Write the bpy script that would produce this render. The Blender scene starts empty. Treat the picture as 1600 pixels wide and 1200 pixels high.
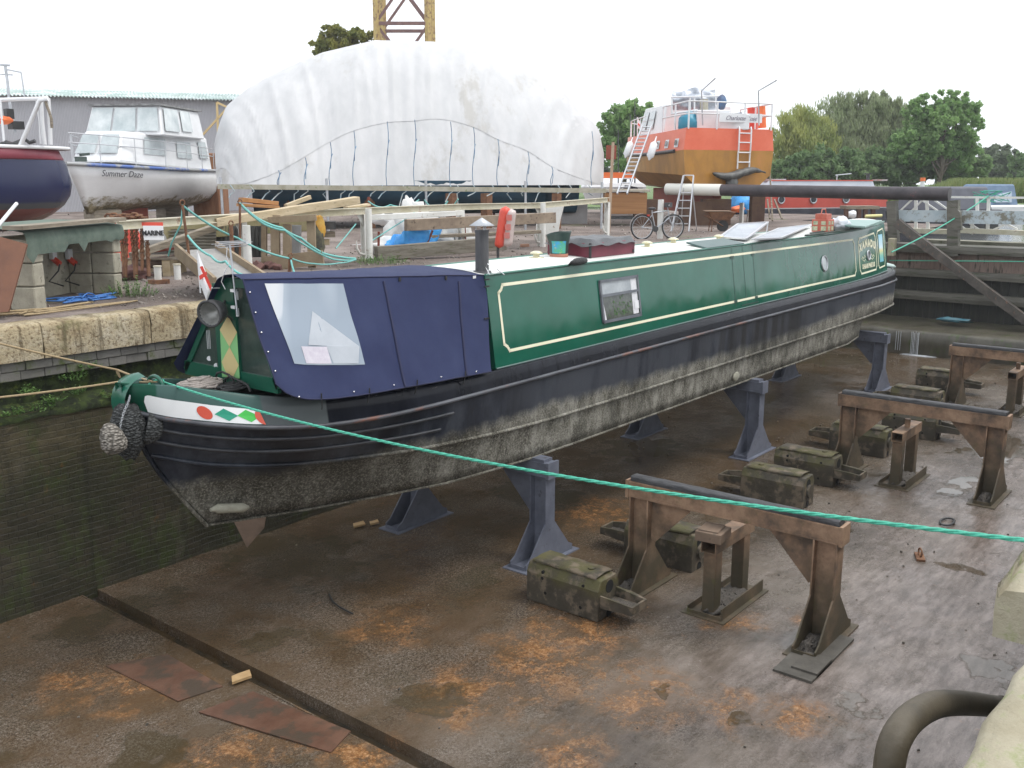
import bpy, bmesh, math, random
import numpy as np
from mathutils import Vector, Matrix, noise
R = math.radians
random.seed(7); RNG = np.random.default_rng(7)
C = bpy.context.scene.collection
# ------------------------------------------------------------------ camera
F_PX, HY, EYE = 1513.0, 280.0, 5.4
TH = math.atan((600 - HY) / F_PX)
AX = R(38.7236)
cam = bpy.data.cameras.new('camera'); camo = bpy.data.objects.new('camera', cam); C.objects.link(camo)
camo.location = (0, 0, EYE); camo.rotation_euler = (math.pi / 2 - TH, 0, AX - math.pi / 2)
cam.sensor_width = 36; cam.lens = F_PX / 1600 * 36; cam.clip_end = 3000; cam.clip_start = .05
bpy.context.scene.camera = camo
# ------------------------------------------------------------------ sky, sun, exposure
w = bpy.data.worlds.new('World'); bpy.context.scene.world = w; w.use_nodes = True
nt = w.node_tree; nt.nodes.clear()
SUN_EL, SUN_AZ = R(60), R(-55)           # azimuth of the sun counted from +X towards +Y: high over the near right-hand quay
sky = nt.nodes.new('ShaderNodeTexSky'); sky.sky_type = 'NISHITA'; sky.sun_disc = False
sky.sun_elevation = SUN_EL; sky.sun_rotation = math.pi / 2 - SUN_AZ; sky.dust_density = 6; sky.air_density = 1.4
hs = nt.nodes.new('ShaderNodeHueSaturation'); hs.inputs['Saturation'].default_value = .22
mx = nt.nodes.new('ShaderNodeMix'); mx.data_type = 'RGBA'; mx.inputs[0].default_value = .82
mx.inputs[7].default_value = (10.0, 10.4, 11.0, 1)            # an even layer of cloud over the sky
bg = nt.nodes.new('ShaderNodeBackground'); bg.inputs[1].default_value = .105
ow = nt.nodes.new('ShaderNodeOutputWorld')
nt.links.new(sky.outputs[0], hs.inputs['Color']); nt.links.new(hs.outputs[0], mx.inputs[6])
nt.links.new(mx.outputs[2], bg.inputs[0]); nt.links.new(bg.outputs[0], ow.inputs[0])
sl = bpy.data.lights.new('sun', 'SUN'); sl.energy = 1.0; sl.angle = R(20); sl.color = (1, .96, .9)
so = bpy.data.objects.new('sun', sl); C.objects.link(so)
sd = Vector((math.cos(SUN_EL) * math.cos(SUN_AZ), math.cos(SUN_EL) * math.sin(SUN_AZ), math.sin(SUN_EL)))
so.rotation_euler = sd.to_track_quat('Z', 'Y').to_euler(); so.location = (0, 0, 60)
vs = bpy.context.scene.view_settings; vs.view_transform = 'Standard'; vs.look = 'None'; vs.gamma = 1; vs.exposure = 0.6
cy = bpy.context.scene.cycles
cy.max_bounces = 6; cy.diffuse_bounces = 3; cy.glossy_bounces = 3; cy.transmission_bounces = 4; cy.use_denoising = True

# ------------------------------------------------------------------ sight lines of the photo, cut with real planes
def _ray(u, v):
    x, y = u - 800., -(v - 600.)
    Fw = F_PX * math.cos(TH) + y * math.sin(TH); U = -F_PX * math.sin(TH) + y * math.cos(TH)
    return Vector((Fw * math.cos(AX) + x * math.sin(AX), Fw * math.sin(AX) - x * math.cos(AX), U)), Fw
E0 = Vector((0, 0, EYE))
def gz(u, v, z): d, _ = _ray(u, v); return E0 + d * ((z - EYE) / d.z)
def gx(u, v, x): d, _ = _ray(u, v); return E0 + d * (x / d.x)
def gy(u, v, y): d, _ = _ray(u, v); return E0 + d * (y / d.y)
def q(u, v, D): d, f = _ray(u, v); return E0 + d * (D / f)
def gp(u, v, p0, n): d, _ = _ray(u, v); return E0 + d * ((p0 - E0).dot(n) / d.dot(n))
def lerp(a, b, t): return a + (b - a) * t
def interp(x, tab):
    if x <= tab[0][0]: return tab[0][1]
    for (x0, y0), (x1, y1) in zip(tab, tab[1:]):
        if x <= x1: return y0 + (y1 - y0) * (x - x0) / (x1 - x0)
    return tab[-1][1]
def smooth(x, tab):                      # monotone-ish smooth table
    n = len(tab)
    if x <= tab[0][0]: return tab[0][1]
    if x >= tab[-1][0]: return tab[-1][1]
    for i in range(n - 1):
        if x <= tab[i + 1][0]: break
    p = [tab[max(0, i - 1)], tab[i], tab[i + 1], tab[min(n - 1, i + 2)]]
    h = p[2][0] - p[1][0]; t = (x - p[1][0]) / h
    m1 = (p[2][1] - p[0][1]) / max(1e-6, p[2][0] - p[0][0]) * h; m2 = (p[3][1] - p[1][1]) / max(1e-6, p[3][0] - p[1][0]) * h
    return (2*t**3-3*t*t+1)*p[1][1] + (t**3-2*t*t+t)*m1 + (-2*t**3+3*t*t)*p[2][1] + (t**3-t*t)*m2

# ------------------------------------------------------------------ mesh building
class B:
    def __init__(s): s.v = []; s.f = []; s.sm = []
    def add(s, vs, fs, smooth=False):
        o = len(s.v); s.v += [Vector(p) for p in vs]
        s.f += [tuple(i + o for i in f) for f in fs]; s.sm += [smooth] * len(fs); return s
    def box(s, x0, x1, y0, y1, z0, z1):
        return s.add([(x0,y0,z0),(x1,y0,z0),(x1,y1,z0),(x0,y1,z0),(x0,y0,z1),(x1,y0,z1),(x1,y1,z1),(x0,y1,z1)],
                     [(0,3,2,1),(4,5,6,7),(0,1,5,4),(1,2,6,5),(2,3,7,6),(3,0,4,7)])
    def obox(s, c, size, rot=(0, 0, 0)):
        from mathutils import Euler
        m = Euler(rot).to_matrix(); c = Vector(c); a, b, d = [k / 2 for k in size]
        return s.add([c + m @ Vector((i*a, j*b, k*d)) for k in (-1, 1) for i, j in ((-1,-1),(1,-1),(1,1),(-1,1))],
                     [(0,3,2,1),(4,5,6,7),(0,1,5,4),(1,2,6,5),(2,3,7,6),(3,0,4,7)])
    def beam(s, p0, p1, w, h, up=(0, 0, 1)):
        p0, p1, up = Vector(p0), Vector(p1), Vector(up); d = (p1 - p0).normalized()
        r = d.cross(up)
        if r.length < 1e-4: r = d.cross(Vector((1, 0, 0)))
        r.normalize(); u = r.cross(d); r = r * w / 2; u = u * h / 2
        return s.add([p + a for p in (p0, p1) for a in (-r - u, r - u, r + u, -r + u)],
                     [(0,1,2,3),(7,6,5,4),(0,4,5,1),(1,5,6,2),(2,6,7,3),(3,7,4,0)])
    def cyl(s, p0, p1, r0, r1=None, seg=12, caps=True):
        if r1 is None: r1 = r0
        p0, p1 = Vector(p0), Vector(p1); d = (p1 - p0).normalized()
        a = d.orthogonal().normalized(); b = d.cross(a)
        vs = [p + (a * math.cos(2*math.pi*i/seg) + b * math.sin(2*math.pi*i/seg)) * r for p, r in ((p0, r0), (p1, r1)) for i in range(seg)]
        s.add(vs, [(i, (i+1) % seg, seg + (i+1) % seg, seg + i) for i in range(seg)], True)
        if caps: s.add(vs[:seg], [tuple(range(seg))[::-1]]); s.add(vs[seg:], [tuple(range(seg))])
        return s
    def tube(s, pts, r, seg=6, closed=False):
        pts = [Vector(p) for p in pts]; n = len(pts); rs = r if isinstance(r, (list, tuple)) else [r] * n
        vs = []; a = None
        for i, p in enumerate(pts):
            if closed: d = pts[(i+1) % n] - pts[i-1]
            else: d = pts[min(n-1, i+1)] - pts[max(0, i-1)]
            d.normalize()
            a = d.orthogonal() if a is None else a - d * a.dot(d)
            if a.length < 1e-5: a = d.orthogonal()
            a.normalize(); b = d.cross(a)
            vs += [p + (a * math.cos(2*math.pi*k/seg) + b * math.sin(2*math.pi*k/seg)) * rs[i] for k in range(seg)]
        m = n if closed else n - 1
        s.add(vs, [(i*seg+k, i*seg+(k+1) % seg, ((i+1) % n)*seg+(k+1) % seg, ((i+1) % n)*seg+k) for i in range(m) for k in range(seg)], True)
        if not closed: s.add(vs[:seg], [tuple(range(seg))[::-1]]); s.add(vs[-seg:], [tuple(range(seg))])
        return s
    def prism(s, pts, vec):
        pts = [Vector(p) for p in pts]; vec = Vector(vec); n = len(pts)
        return s.add(pts + [p + vec for p in pts], [tuple(range(n))[::-1], tuple(range(n, 2*n))] + [(i, (i+1) % n, n + (i+1) % n, n + i) for i in range(n)])
    def grid(s, rows, smooth=True, wrap=False):
        n = len(rows[0]); vs = [p for r in rows for p in r]; m = n if wrap else n - 1
        return s.add(vs, [(i*n+k, i*n+(k+1) % n, (i+1)*n+(k+1) % n, (i+1)*n+k) for i in range(len(rows)-1) for k in range(m)], smooth)
    def lathe(s, prof, c, axis=(0, 0, 1), seg=20):
        c = Vector(c); d = Vector(axis).normalized(); a = d.orthogonal().normalized(); b = d.cross(a)
        rows = [[c + d*h + (a*math.cos(2*math.pi*k/seg) + b*math.sin(2*math.pi*k/seg))*max(r, 1e-4) for k in range(seg)] for r, h in prof]
        return s.grid(rows, True, True)
    def blob(s, c, rad, amp=.15, fr=2., seg=14, rings=9, seed=0, mat=None, flat=None):
        c = Vector(c); rows = []
        for i in range(rings + 1):
            ph = math.pi * i / rings; row = []
            for k in range(seg):
                t = 2 * math.pi * k / seg
                n = Vector((math.sin(ph)*math.cos(t), math.sin(ph)*math.sin(t), math.cos(ph)))
                d = 1 + amp * noise.noise(n * fr + Vector((seed*3.1, seed*1.7, 0))) * 2
                p = Vector((n.x*rad[0], n.y*rad[1], n.z*rad[2])) * d
                if mat: p = mat @ p
                p = c + p
                if flat is not None: p.z = max(p.z, flat)
                row.append(p)
            rows.append(row)
        return s.grid(rows, True, True)
    def text(s, txt, size, o, rt, up, ext=.004, shear=0, bold=0, align='CENTER'):
        cu = bpy.data.curves.new('t', 'FONT'); cu.body = txt; cu.size = size; cu.extrude = ext; cu.shear = shear; cu.offset = bold; cu.align_x = align; cu.resolution_u = 3
        ob = bpy.data.objects.new('t', cu); C.objects.link(ob)
        me = ob.evaluated_get(bpy.context.evaluated_depsgraph_get()).to_mesh()
        rt, up = Vector(rt).normalized(), Vector(up).normalized(); n = rt.cross(up); o = Vector(o)
        s.add([o + rt*p.co.x + up*p.co.y + n*p.co.z for p in me.vertices], [tuple(f.vertices) for f in me.polygons])
        bpy.data.objects.remove(ob); bpy.data.curves.remove(cu); return s
    def jitter(s, a, fr=3.):
        for p in s.v:
            k = noise.noise_vector(p * fr); p += k * a
        return s

ORG = {}
def link_mesh(name, b, mat, parent, org, bevel=0, double=False):
    me = bpy.data.meshes.new(name)
    me.from_pydata([tuple(p - org) for p in b.v], [], b.f)
    me.polygons.foreach_set('use_smooth', b.sm)
    if mat: me.materials.append(mat)
    me.update()
    bm = bmesh.new(); bm.from_mesh(me); bmesh.ops.remove_doubles(bm, verts=bm.verts, dist=1e-5) if double else None
    bmesh.ops.recalc_face_normals(bm, faces=bm.faces); bm.to_mesh(me); bm.free()
    o = bpy.data.objects.new(name, me); C.objects.link(o)
    if parent: o.parent = parent
    if bevel:
        m = o.modifiers.new('bevel', 'BEVEL'); m.width = bevel; m.segments = 1; m.limit_method = 'ANGLE'
    return o
def tag(o, label, cat, group=None, kind=None):
    if label: o['label'] = label
    if cat: o['category'] = cat
    if group: o['group'] = group
    if kind: o['kind'] = kind
    return o
def thing(name, label, cat, loc=(0, 0, 0), group=None):
    o = bpy.data.objects.new(name, None); C.objects.link(o); o.location = loc; o.empty_display_size = .2
    ORG[o] = Vector(loc); return tag(o, label, cat, group)
def islands(b):
    n = len(b.v); par = list(range(n))
    def find(i):
        while par[i] != i: par[i] = par[par[i]]; i = par[i]
        return i
    for f in b.f:
        r = find(f[0])
        for i in f[1:]: par[find(i)] = r
    gr = {}
    for k, f in enumerate(b.f): gr.setdefault(find(f[0]), []).append(k)
    out = []
    for ks in gr.values():
        mp = {}; nb_ = B()
        for k in ks:
            for i in b.f[k]:
                if i not in mp: mp[i] = len(nb_.v); nb_.v.append(b.v[i])
            nb_.f.append(tuple(mp[i] for i in b.f[k])); nb_.sm.append(b.sm[k])
        out.append(nb_)
    return out
def parts(parent, name, b, mat, n=1, **kw):      # every n connected pieces of b become a part of their own
    il = islands(b)
    for i in range(0, len(il), n):
        o = B()
        for x in il[i:i+n]: o.add(x.v, x.f); o.sm[-len(x.f):] = x.sm
        part(parent, name, o, mat, **kw)
def part(parent, name, b, mat, label=None, bevel=0, double=False):
    o = link_mesh(name, b, mat, parent, ORG[parent], bevel, double); ORG[o] = ORG[parent]
    if label: o['label'] = label
    return o
def solo(name, label, cat, b, mat, loc=None, group=None, bevel=0, double=False):
    if loc is None:
        loc = Vector((sum(p.x for p in b.v)/len(b.v), sum(p.y for p in b.v)/len(b.v), min(p.z for p in b.v)))
    loc = Vector(loc); o = link_mesh(name, b, mat, None, loc, bevel, double); o.location = loc; ORG[o] = loc
    return tag(o, label, cat, group)
def struct(name, b, mat, bevel=0, kind='structure', label=None):
    o = link_mesh(name, b, mat, None, Vector((0, 0, 0)), bevel); o['kind'] = kind
    if label: o['label'] = label
    ORG[o] = Vector((0, 0, 0)); return o
def dup(root, loc, label, rz=0, scale=None, group=None):
    r = root.copy(); C.objects.link(r); r.location = loc; r.rotation_euler = (0, 0, rz); r['label'] = label
    if scale: r.scale = scale
    if group: r['group'] = group
    for ch in list(root.children):
        c = ch.copy(); C.objects.link(c); c.parent = r
        for g in ch.children:
            d = g.copy(); C.objects.link(d); d.parent = c
    return r

# ------------------------------------------------------------------ materials
MATS = {}
def ramp(nt, fac, stops):
    r = nt.nodes.new('ShaderNodeValToRGB'); nt.links.new(fac, r.inputs[0]); e = r.color_ramp.elements
    while len(e) < len(stops): e.new(.5)
    for k, (p, c) in zip(e, stops): k.position = p; k.color = (*c, 1) if len(c) == 3 else c
    return r.outputs[0]
def nz(nt, vec, scale, detail=5, rough=.6, dist=0):
    n = nt.nodes.new('ShaderNodeTexNoise'); n.inputs['Scale'].default_value = scale; n.inputs['Detail'].default_value = detail
    n.inputs['Roughness'].default_value = rough; n.inputs['Distortion'].default_value = dist
    nt.links.new(vec, n.inputs['Vector']); return n.outputs['Fac']
def mixc(nt, fac, a, b, mode='MIX'):
    m = nt.nodes.new('ShaderNodeMix'); m.data_type = 'RGBA'; m.blend_type = mode
    for i, k in ((0, fac), (6, a), (7, b)):
        if isinstance(k, (int, float)): m.inputs[i].default_value = k
        elif isinstance(k, tuple): m.inputs[i].default_value = (*k, 1)
        else: nt.links.new(k, m.inputs[i])
    return m.outputs[2]
def mth(nt, op, a, b=None, clamp=False):
    m = nt.nodes.new('ShaderNodeMath'); m.operation = op; m.use_clamp = clamp
    for i, k in enumerate((a, b)):
        if k is None: continue
        if isinstance(k, (int, float)): m.inputs[i].default_value = k
        else: nt.links.new(k, m.inputs[i])
    return m.outputs[0]
def rng(nt, v, a, b, c=0., d=1.):
    m = nt.nodes.new('ShaderNodeMapRange'); nt.links.new(v, m.inputs[0])
    for i, k in enumerate((a, b, c, d)): m.inputs[1 + i].default_value = k
    return m.outputs[0]
def newmat(name):
    m = bpy.data.materials.new(name); m.use_nodes = True; nt = m.node_tree; b = nt.nodes['Principled BSDF']
    tc = nt.nodes.new('ShaderNodeTexCoord'); oi = nt.nodes.new('ShaderNodeObjectInfo')
    sc = nt.nodes.new('ShaderNodeVectorMath'); sc.operation = 'SCALE'; sc.inputs[0].default_value = (13, 7, 5); nt.links.new(oi.outputs['Random'], sc.inputs['Scale'])
    ad = nt.nodes.new('ShaderNodeVectorMath'); ad.operation = 'ADD'; nt.links.new(tc.outputs['Object'], ad.inputs[0]); nt.links.new(sc.outputs[0], ad.inputs[1])
    return m, nt, b, tc.outputs['Object'], ad.outputs[0]
def scaled(nt, vec, s):
    m = nt.nodes.new('ShaderNodeVectorMath'); m.operation = 'MULTIPLY'; nt.links.new(vec, m.inputs[0]); m.inputs[1].default_value = s; return m.outputs[0]
def bump(nt, b, h, strength, dist=.01, normal=None):
    n = nt.nodes.new('ShaderNodeBump'); n.inputs['Strength'].default_value = strength; n.inputs['Distance'].default_value = dist
    nt.links.new(h, n.inputs['Height'])
    if normal is not None: nt.links.new(normal, n.inputs['Normal'])
    nt.links.new(n.outputs[0], b.inputs['Normal']); return n.outputs[0]
def mat(name, col, col2=None, sc=3., rough=.6, metal=0., bmp=0., bsc=30., stretch=(1, 1, 1), col3=None, t3=.62, sc3=None, spec=.5, rough2=None, lo=.35, hi=.65, emit=None):
    if name in MATS: return MATS[name]
    m, nt, b, ob, vec = newmat(name)
    v = scaled(nt, vec, stretch); c = None
    if col2 is not None:
        n = nz(nt, v, sc, 8, .65); c = ramp(nt, n, [(lo, col), (hi, col2)])
        if rough2 is not None: nt.links.new(rng(nt, n, lo, hi, rough, rough2), b.inputs['Roughness'])
    if col3 is not None:
        n3 = nz(nt, v, sc3 or sc * 2.3, 10, .7); c = mixc(nt, rng(nt, n3, t3 - .04, t3 + .04), c if c is not None else col, col3)
    if c is None: b.inputs['Base Color'].default_value = (*col, 1)
    else: nt.links.new(c, b.inputs['Base Color'])
    if rough2 is None: b.inputs['Roughness'].default_value = rough
    b.inputs['Metallic'].default_value = metal; b.inputs['Specular IOR Level'].default_value = spec
    if bmp: bump(nt, b, nz(nt, v, bsc, 6, .7), bmp, .01)
    MATS[name] = m; return m
M = mat
wood = M('weathered wood', (.16,.13,.095), (.3,.26,.2), 6, .85, bmp=.6, bsc=20, stretch=(.4,.4,3), col3=(.09,.075,.055))
woodpale = M('pale timber', (.42,.33,.2), (.56,.46,.31), 5, .8, bmp=.4, stretch=(.5,.5,2), col3=(.25,.2,.13))
woodorange = M('orange varnished boards', (.36,.17,.06), (.47,.24,.09), 5, .6, bmp=.3)
woodgrey = M('grey old beam', (.13,.115,.09), (.24,.22,.18), 5, .85, bmp=.7, bsc=25, stretch=(.4,.4,2.5), col3=(.07,.08,.03), t3=.6)
blacktimber = M('black tarred timber', (.02,.02,.022), (.08,.08,.085), 9, .6, bmp=.9, bsc=14, stretch=(3,.5,3), col3=(.2,.19,.18), t3=.66, sc3=8)
whitepaint = M('chipped white paint', (.66,.65,.6), (.74,.74,.71), 4, .5, bmp=.2, col3=(.3,.21,.13), t3=.64, sc3=6)
whiteclean = M('white gloss paint', (.78,.79,.8), (.7,.71,.72), 3, .35)
galv = M('galvanised metal', (.42,.44,.46), (.55,.57,.6), 5, .4, .7)
alu = M('aluminium', (.6,.61,.63), None, rough=.35, metal=.8)
rust = M('rusty steel', (.13,.06,.035), (.24,.12,.06), 7, .85, bmp=.6, col3=(.05,.03,.025))
rustred = M('red oxide paint', (.3,.07,.04), (.22,.06,.04), 4, .7, bmp=.2)
black = M('black rubber', (.015,.015,.017), (.03,.03,.03), 6, .55, bmp=.2)
darksteel = M('dark steel', (.04,.042,.045), (.09,.09,.09), 6, .5, .3, bmp=.2)
tealrope = M('teal polypropylene rope', (.13,.42,.4), (.22,.55,.5), 40, .5, bmp=.6, bsc=200)
greenrope = M('green polypropylene rope', (.04,.36,.24), (.1,.5,.36), 60, .45, bmp=.4, bsc=200)
tanrope = M('tan hemp rope', (.33,.24,.13), (.45,.35,.21), 50, .85, bmp=.8, bsc=200)
greyrope = M('grey mooring rope', (.32,.28,.25), (.45,.4,.37), 40, .9, bmp=.8, bsc=150)
blackrope = M('black mooring rope', (.02,.02,.022), (.05,.05,.05), 40, .8, bmp=.8, bsc=150)
bluehose = M('blue hose', (.03,.13,.42), (.06,.2,.5), 20, .4)
bluetarp = M('bright blue tarpaulin', (.03,.28,.72), (.06,.4,.85), 5, .45, bmp=.5, bsc=12)
whitetarp = M('grey white sacking', (.55,.55,.53), (.68,.68,.66), 4, .7, bmp=.5, bsc=9, col3=(.35,.32,.28), t3=.66)
glassdark = M('dark window glass', (.03,.035,.04), (.07,.08,.085), 2, .08, spec=.8)
glasspale = M('pale window glass', (.34,.39,.4), (.5,.55,.56), 2, .1, spec=.7)
red = M('bright red paint', (.62,.05,.03), (.7,.1,.06), 3, .4)
orange = M('orange plastic', (.8,.18,.05), None, rough=.5)
concrete = M('concrete block', (.3,.28,.22), (.42,.39,.31), 5, .95, bmp=.8, bsc=40, col3=(.14,.13,.1), t3=.63)
gravel = M('gritty debris', (.035,.03,.025), (.12,.105,.09), 45, .8, bmp=1., bsc=90, col3=(.22,.19,.16), t3=.66, sc3=70)
leaf = M('weed leaves', (.05,.12,.02), (.12,.22,.05), 9, .6)
# ================================================================== SETTING
QZ = 3.65; WY = 11.95; RY = .62; XE = 31.3; XG = 34.0
def spots(nt, vec, lst, soft=.5):
    out = None
    for (x, y, r, ax) in lst:
        s = nt.nodes.new('ShaderNodeVectorMath'); s.operation = 'MULTIPLY_ADD'; nt.links.new(vec, s.inputs[0]); s.inputs[1].default_value = (1/r, 1/(r*ax), 0); s.inputs[2].default_value = (-x/r, -y/(r*ax), 0)
        l = nt.nodes.new('ShaderNodeVectorMath'); l.operation = 'LENGTH'; nt.links.new(s.outputs[0], l.inputs[0])
        k = rng(nt, l.outputs['Value'], 1.25, 1.25 - soft * 2)
        out = k if out is None else mth(nt, 'MAXIMUM', out, k)
    return out
def floor_mat():
    m, nt, b, ob, _ = newmat('wet silty dock floor')
    dn = nt.nodes.new('ShaderNodeTexNoise'); dn.inputs['Scale'].default_value = 2.2; dn.inputs['Detail'].default_value = 6; nt.links.new(ob, dn.inputs['Vector'])
    w1 = nt.nodes.new('ShaderNodeVectorMath'); w1.operation = 'MULTIPLY_ADD'; nt.links.new(dn.outputs['Color'], w1.inputs[0]); w1.inputs[1].default_value = (.9, .9, 0); nt.links.new(ob, w1.inputs[2])
    wv = w1.outputs[0]                                   # warped position (+.45)
    a = nz(nt, ob, .55, 9, .62); c = ramp(nt, a, [(.38, (.038,.026,.015)), (.5, (.1,.076,.052)), (.62, (.18,.147,.115))])
    sx = nt.nodes.new('ShaderNodeSeparateXYZ'); nt.links.new(ob, sx.inputs[0])
    f = nz(nt, ob, 30, 6, .85); fk = nz(nt, ob, 95, 3, .8)
    # brown silt that lies towards the far wall, sky sheen painted as pinkish grey on the open side
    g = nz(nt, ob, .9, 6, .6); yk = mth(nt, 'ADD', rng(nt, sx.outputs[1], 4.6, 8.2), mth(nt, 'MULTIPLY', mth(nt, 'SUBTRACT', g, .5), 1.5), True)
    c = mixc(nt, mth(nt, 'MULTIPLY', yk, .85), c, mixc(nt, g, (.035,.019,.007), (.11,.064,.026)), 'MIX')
    pk = mth(nt, 'ADD', mth(nt, 'MULTIPLY', rng(nt, sx.outputs[1], 6.2, 2.8), rng(nt, sx.outputs[0], 6, 9)), mth(nt, 'MULTIPLY', mth(nt, 'SUBTRACT', g, .5), 1.2), True)
    st = nz(nt, scaled(nt, ob, (1.4, 5, 1)), 1.6, 8, .7)
    c = mixc(nt, mth(nt, 'MULTIPLY', pk, .75), c, ramp(nt, st, [(.38, (.09,.07,.06)), (.5, (.185,.15,.135)), (.62, (.3,.25,.23))]))
    gm = mth(nt, 'ADD', .2, mth(nt, 'MULTIPLY', mth(nt, 'MULTIPLY', rng(nt, nz(nt, ob, .75, 7, .7), .44, .58), .8), mth(nt, 'SUBTRACT', 1., mth(nt, 'MULTIPLY', pk, .75))))
    c = mixc(nt, mth(nt, 'MULTIPLY', gm, rng(nt, f, .5, .62, 0, .6)), c, (.28,.255,.225)); c = mixc(nt, mth(nt, 'MULTIPLY', gm, rng(nt, f, .49, .4, 0, .65)), c, (.03,.023,.015)); c = mixc(nt, mth(nt, 'MULTIPLY', gm, rng(nt, fk, .54, .62, 0, .5)), c, (.36,.335,.3))
    # orange rust stains
    rs = [gz(u, v, 0) for u, v in ((905,985),(850,1035),(745,1085),(1000,1085),(1150,1110),(890,1175),(1250,1120),(430,1150),(230,1075),(120,1070),(1140,970),(930,800),(600,980),(1280,975),(560,1180),(340,1190))]
    rr = [.6,.7,.6,.6,.35,.4,.35,.4,.5,.4,.35,.7,.5,.3,.3,.4]
    sm = spots(nt, wv, [(p.x + .45, p.y + .45, r * 1.15, 1.) for p, r in zip(rs, rr)], .6)
    rn = nz(nt, ob, 2.6, 12, .78, .3); rb = nz(nt, ob, 17, 10, .85)
    rq = mth(nt, 'ADD', mth(nt, 'MULTIPLY', mth(nt, 'SUBTRACT', nz(nt, ob, 42, 6, .8), .5), .35), rn); rm = mth(nt, 'MULTIPLY', mth(nt, 'MULTIPLY', sm, 1.25), rng(nt, rq, .485, .55), True)
    wide = mth(nt, 'MULTIPLY', rng(nt, rn, .6, .7), .45); rm = mth(nt, 'MAXIMUM', rm, wide); c = mixc(nt, mth(nt, 'MULTIPLY', sm, .6), c, (.13,.07,.03))
    rcol = ramp(nt, rb, [(.38, (.08,.035,.012)), (.5, (.27,.125,.045)), (.62, (.52,.32,.17))])
    c = mixc(nt, mth(nt, 'MULTIPLY', rm, .9), c, rcol)
    # puddles
    ps = [((180,960),1.0,.5),((665,1090),.38,1.),((240,1180),.45,1.),((1500,888),.28,1.),((1035,1080),.16,1),((1160,1130),.2,1),((1560,1050),.35,1.),((1560,700),1.6,.4),((1500,760),.9,.3),((840,770),.8,1.2),((1290,560),1.6,1.0),((1000,700),1.2,.8),((740,900),.5,.6),((420,1000),.5,.5),((1330,1100),.22,1),((470,870),1.0,1.3),((1300,820),.3,1.)]
    pm = spots(nt, wv, [(gz(*p, 0).x + .45, gz(*p, 0).y + .45, r, ax) for p, r, ax in ps], .35)
    pn = nz(nt, ob, 1.7, 9, .65); p2 = rng(nt, mth(nt, 'ADD', mth(nt, 'MULTIPLY', pm, .3), pn), .64, .72)
    p3 = rng(nt, nz(nt, ob, .8, 10, .68), .57, .63); pud = mth(nt, 'MAXIMUM', p2, mth(nt, 'MULTIPLY', p3, .6))
    c = mixc(nt, mth(nt, 'MULTIPLY', pud, .55), c, (.05,.041,.022))
    nt.links.new(c, b.inputs['Base Color'])
    base_r = rng(nt, nz(nt, ob, .7, 8, .7), .4, .6, .14, .36); pr = mth(nt, 'MULTIPLY', pk, .03)
    rgh = mth(nt, 'SUBTRACT', base_r, pr); rgh = mth(nt, 'MULTIPLY', rgh, mth(nt, 'SUBTRACT', 1., mth(nt, 'MULTIPLY', yk, .45))); nt.links.new(mth(nt, 'ADD', mth(nt, 'MULTIPLY', rgh, mth(nt, 'SUBTRACT', 1., pud)), mth(nt, 'MULTIPLY', pud, .05)), b.inputs['Roughness'])
    h = mth(nt, 'ADD', mth(nt, 'MULTIPLY', nz(nt, ob, 60, 5, .8), .9), mth(nt, 'ADD', mth(nt, 'MULTIPLY', nz(nt, ob, 6, 8, .7), 1.6), mth(nt, 'MULTIPLY', f, .6)))
    h = mth(nt, 'MULTIPLY', h, mth(nt, 'MULTIPLY', gm, mth(nt, 'SUBTRACT', 1., mth(nt, 'MULTIPLY', yk, .5)))); h = mth(nt, 'ADD', h, mth(nt, 'MULTIPLY', nz(nt, ob, 2.2, 5, .6), 1.)); h = mth(nt, 'MULTIPLY', h, mth(nt, 'SUBTRACT', 1., mth(nt, 'MULTIPLY', pud, .97)))
    bump(nt, b, h, .6, .012)
    return m
FLOOR = floor_mat()
def bumpy(x0, x1, y0, y1, z, n, m, amp, b=None, fr=.8):
    b = b or B(); b.grid([[Vector((lerp(x0,x1,i/n), lerp(y0,y1,j/m), z + amp * noise.noise(Vector((lerp(x0,x1,i/n)*fr, lerp(y0,y1,j/m)*fr, 0))))) for j in range(m+1)] for i in range(n+1)]); return b
b = bumpy(6.02, XE, RY - .1, WY + .1, 0, 120, 60, .012); bumpy(-7, 5.78, RY - .1, WY + .1, .0, 60, 60, .012, b)
b.box(5.77, 5.79, RY, WY+.1, -.16, 0.004); b.box(6.0, 6.03, RY, WY+.1, -.16, .012)
struct('dock_floor', b, FLOOR)
b = B(); b.grid([[Vector((x, lerp(RY, WY + .3, j/20), z)) for j in range(21)] for x, z in ((5.78, -.13), (5.9, -.15), (6.02, -.12))]); struct('floor_drain', b, M('dark silt in the drain', (.03,.026,.018), (.07,.045,.02), 3, .2, bmp=.4))
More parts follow.
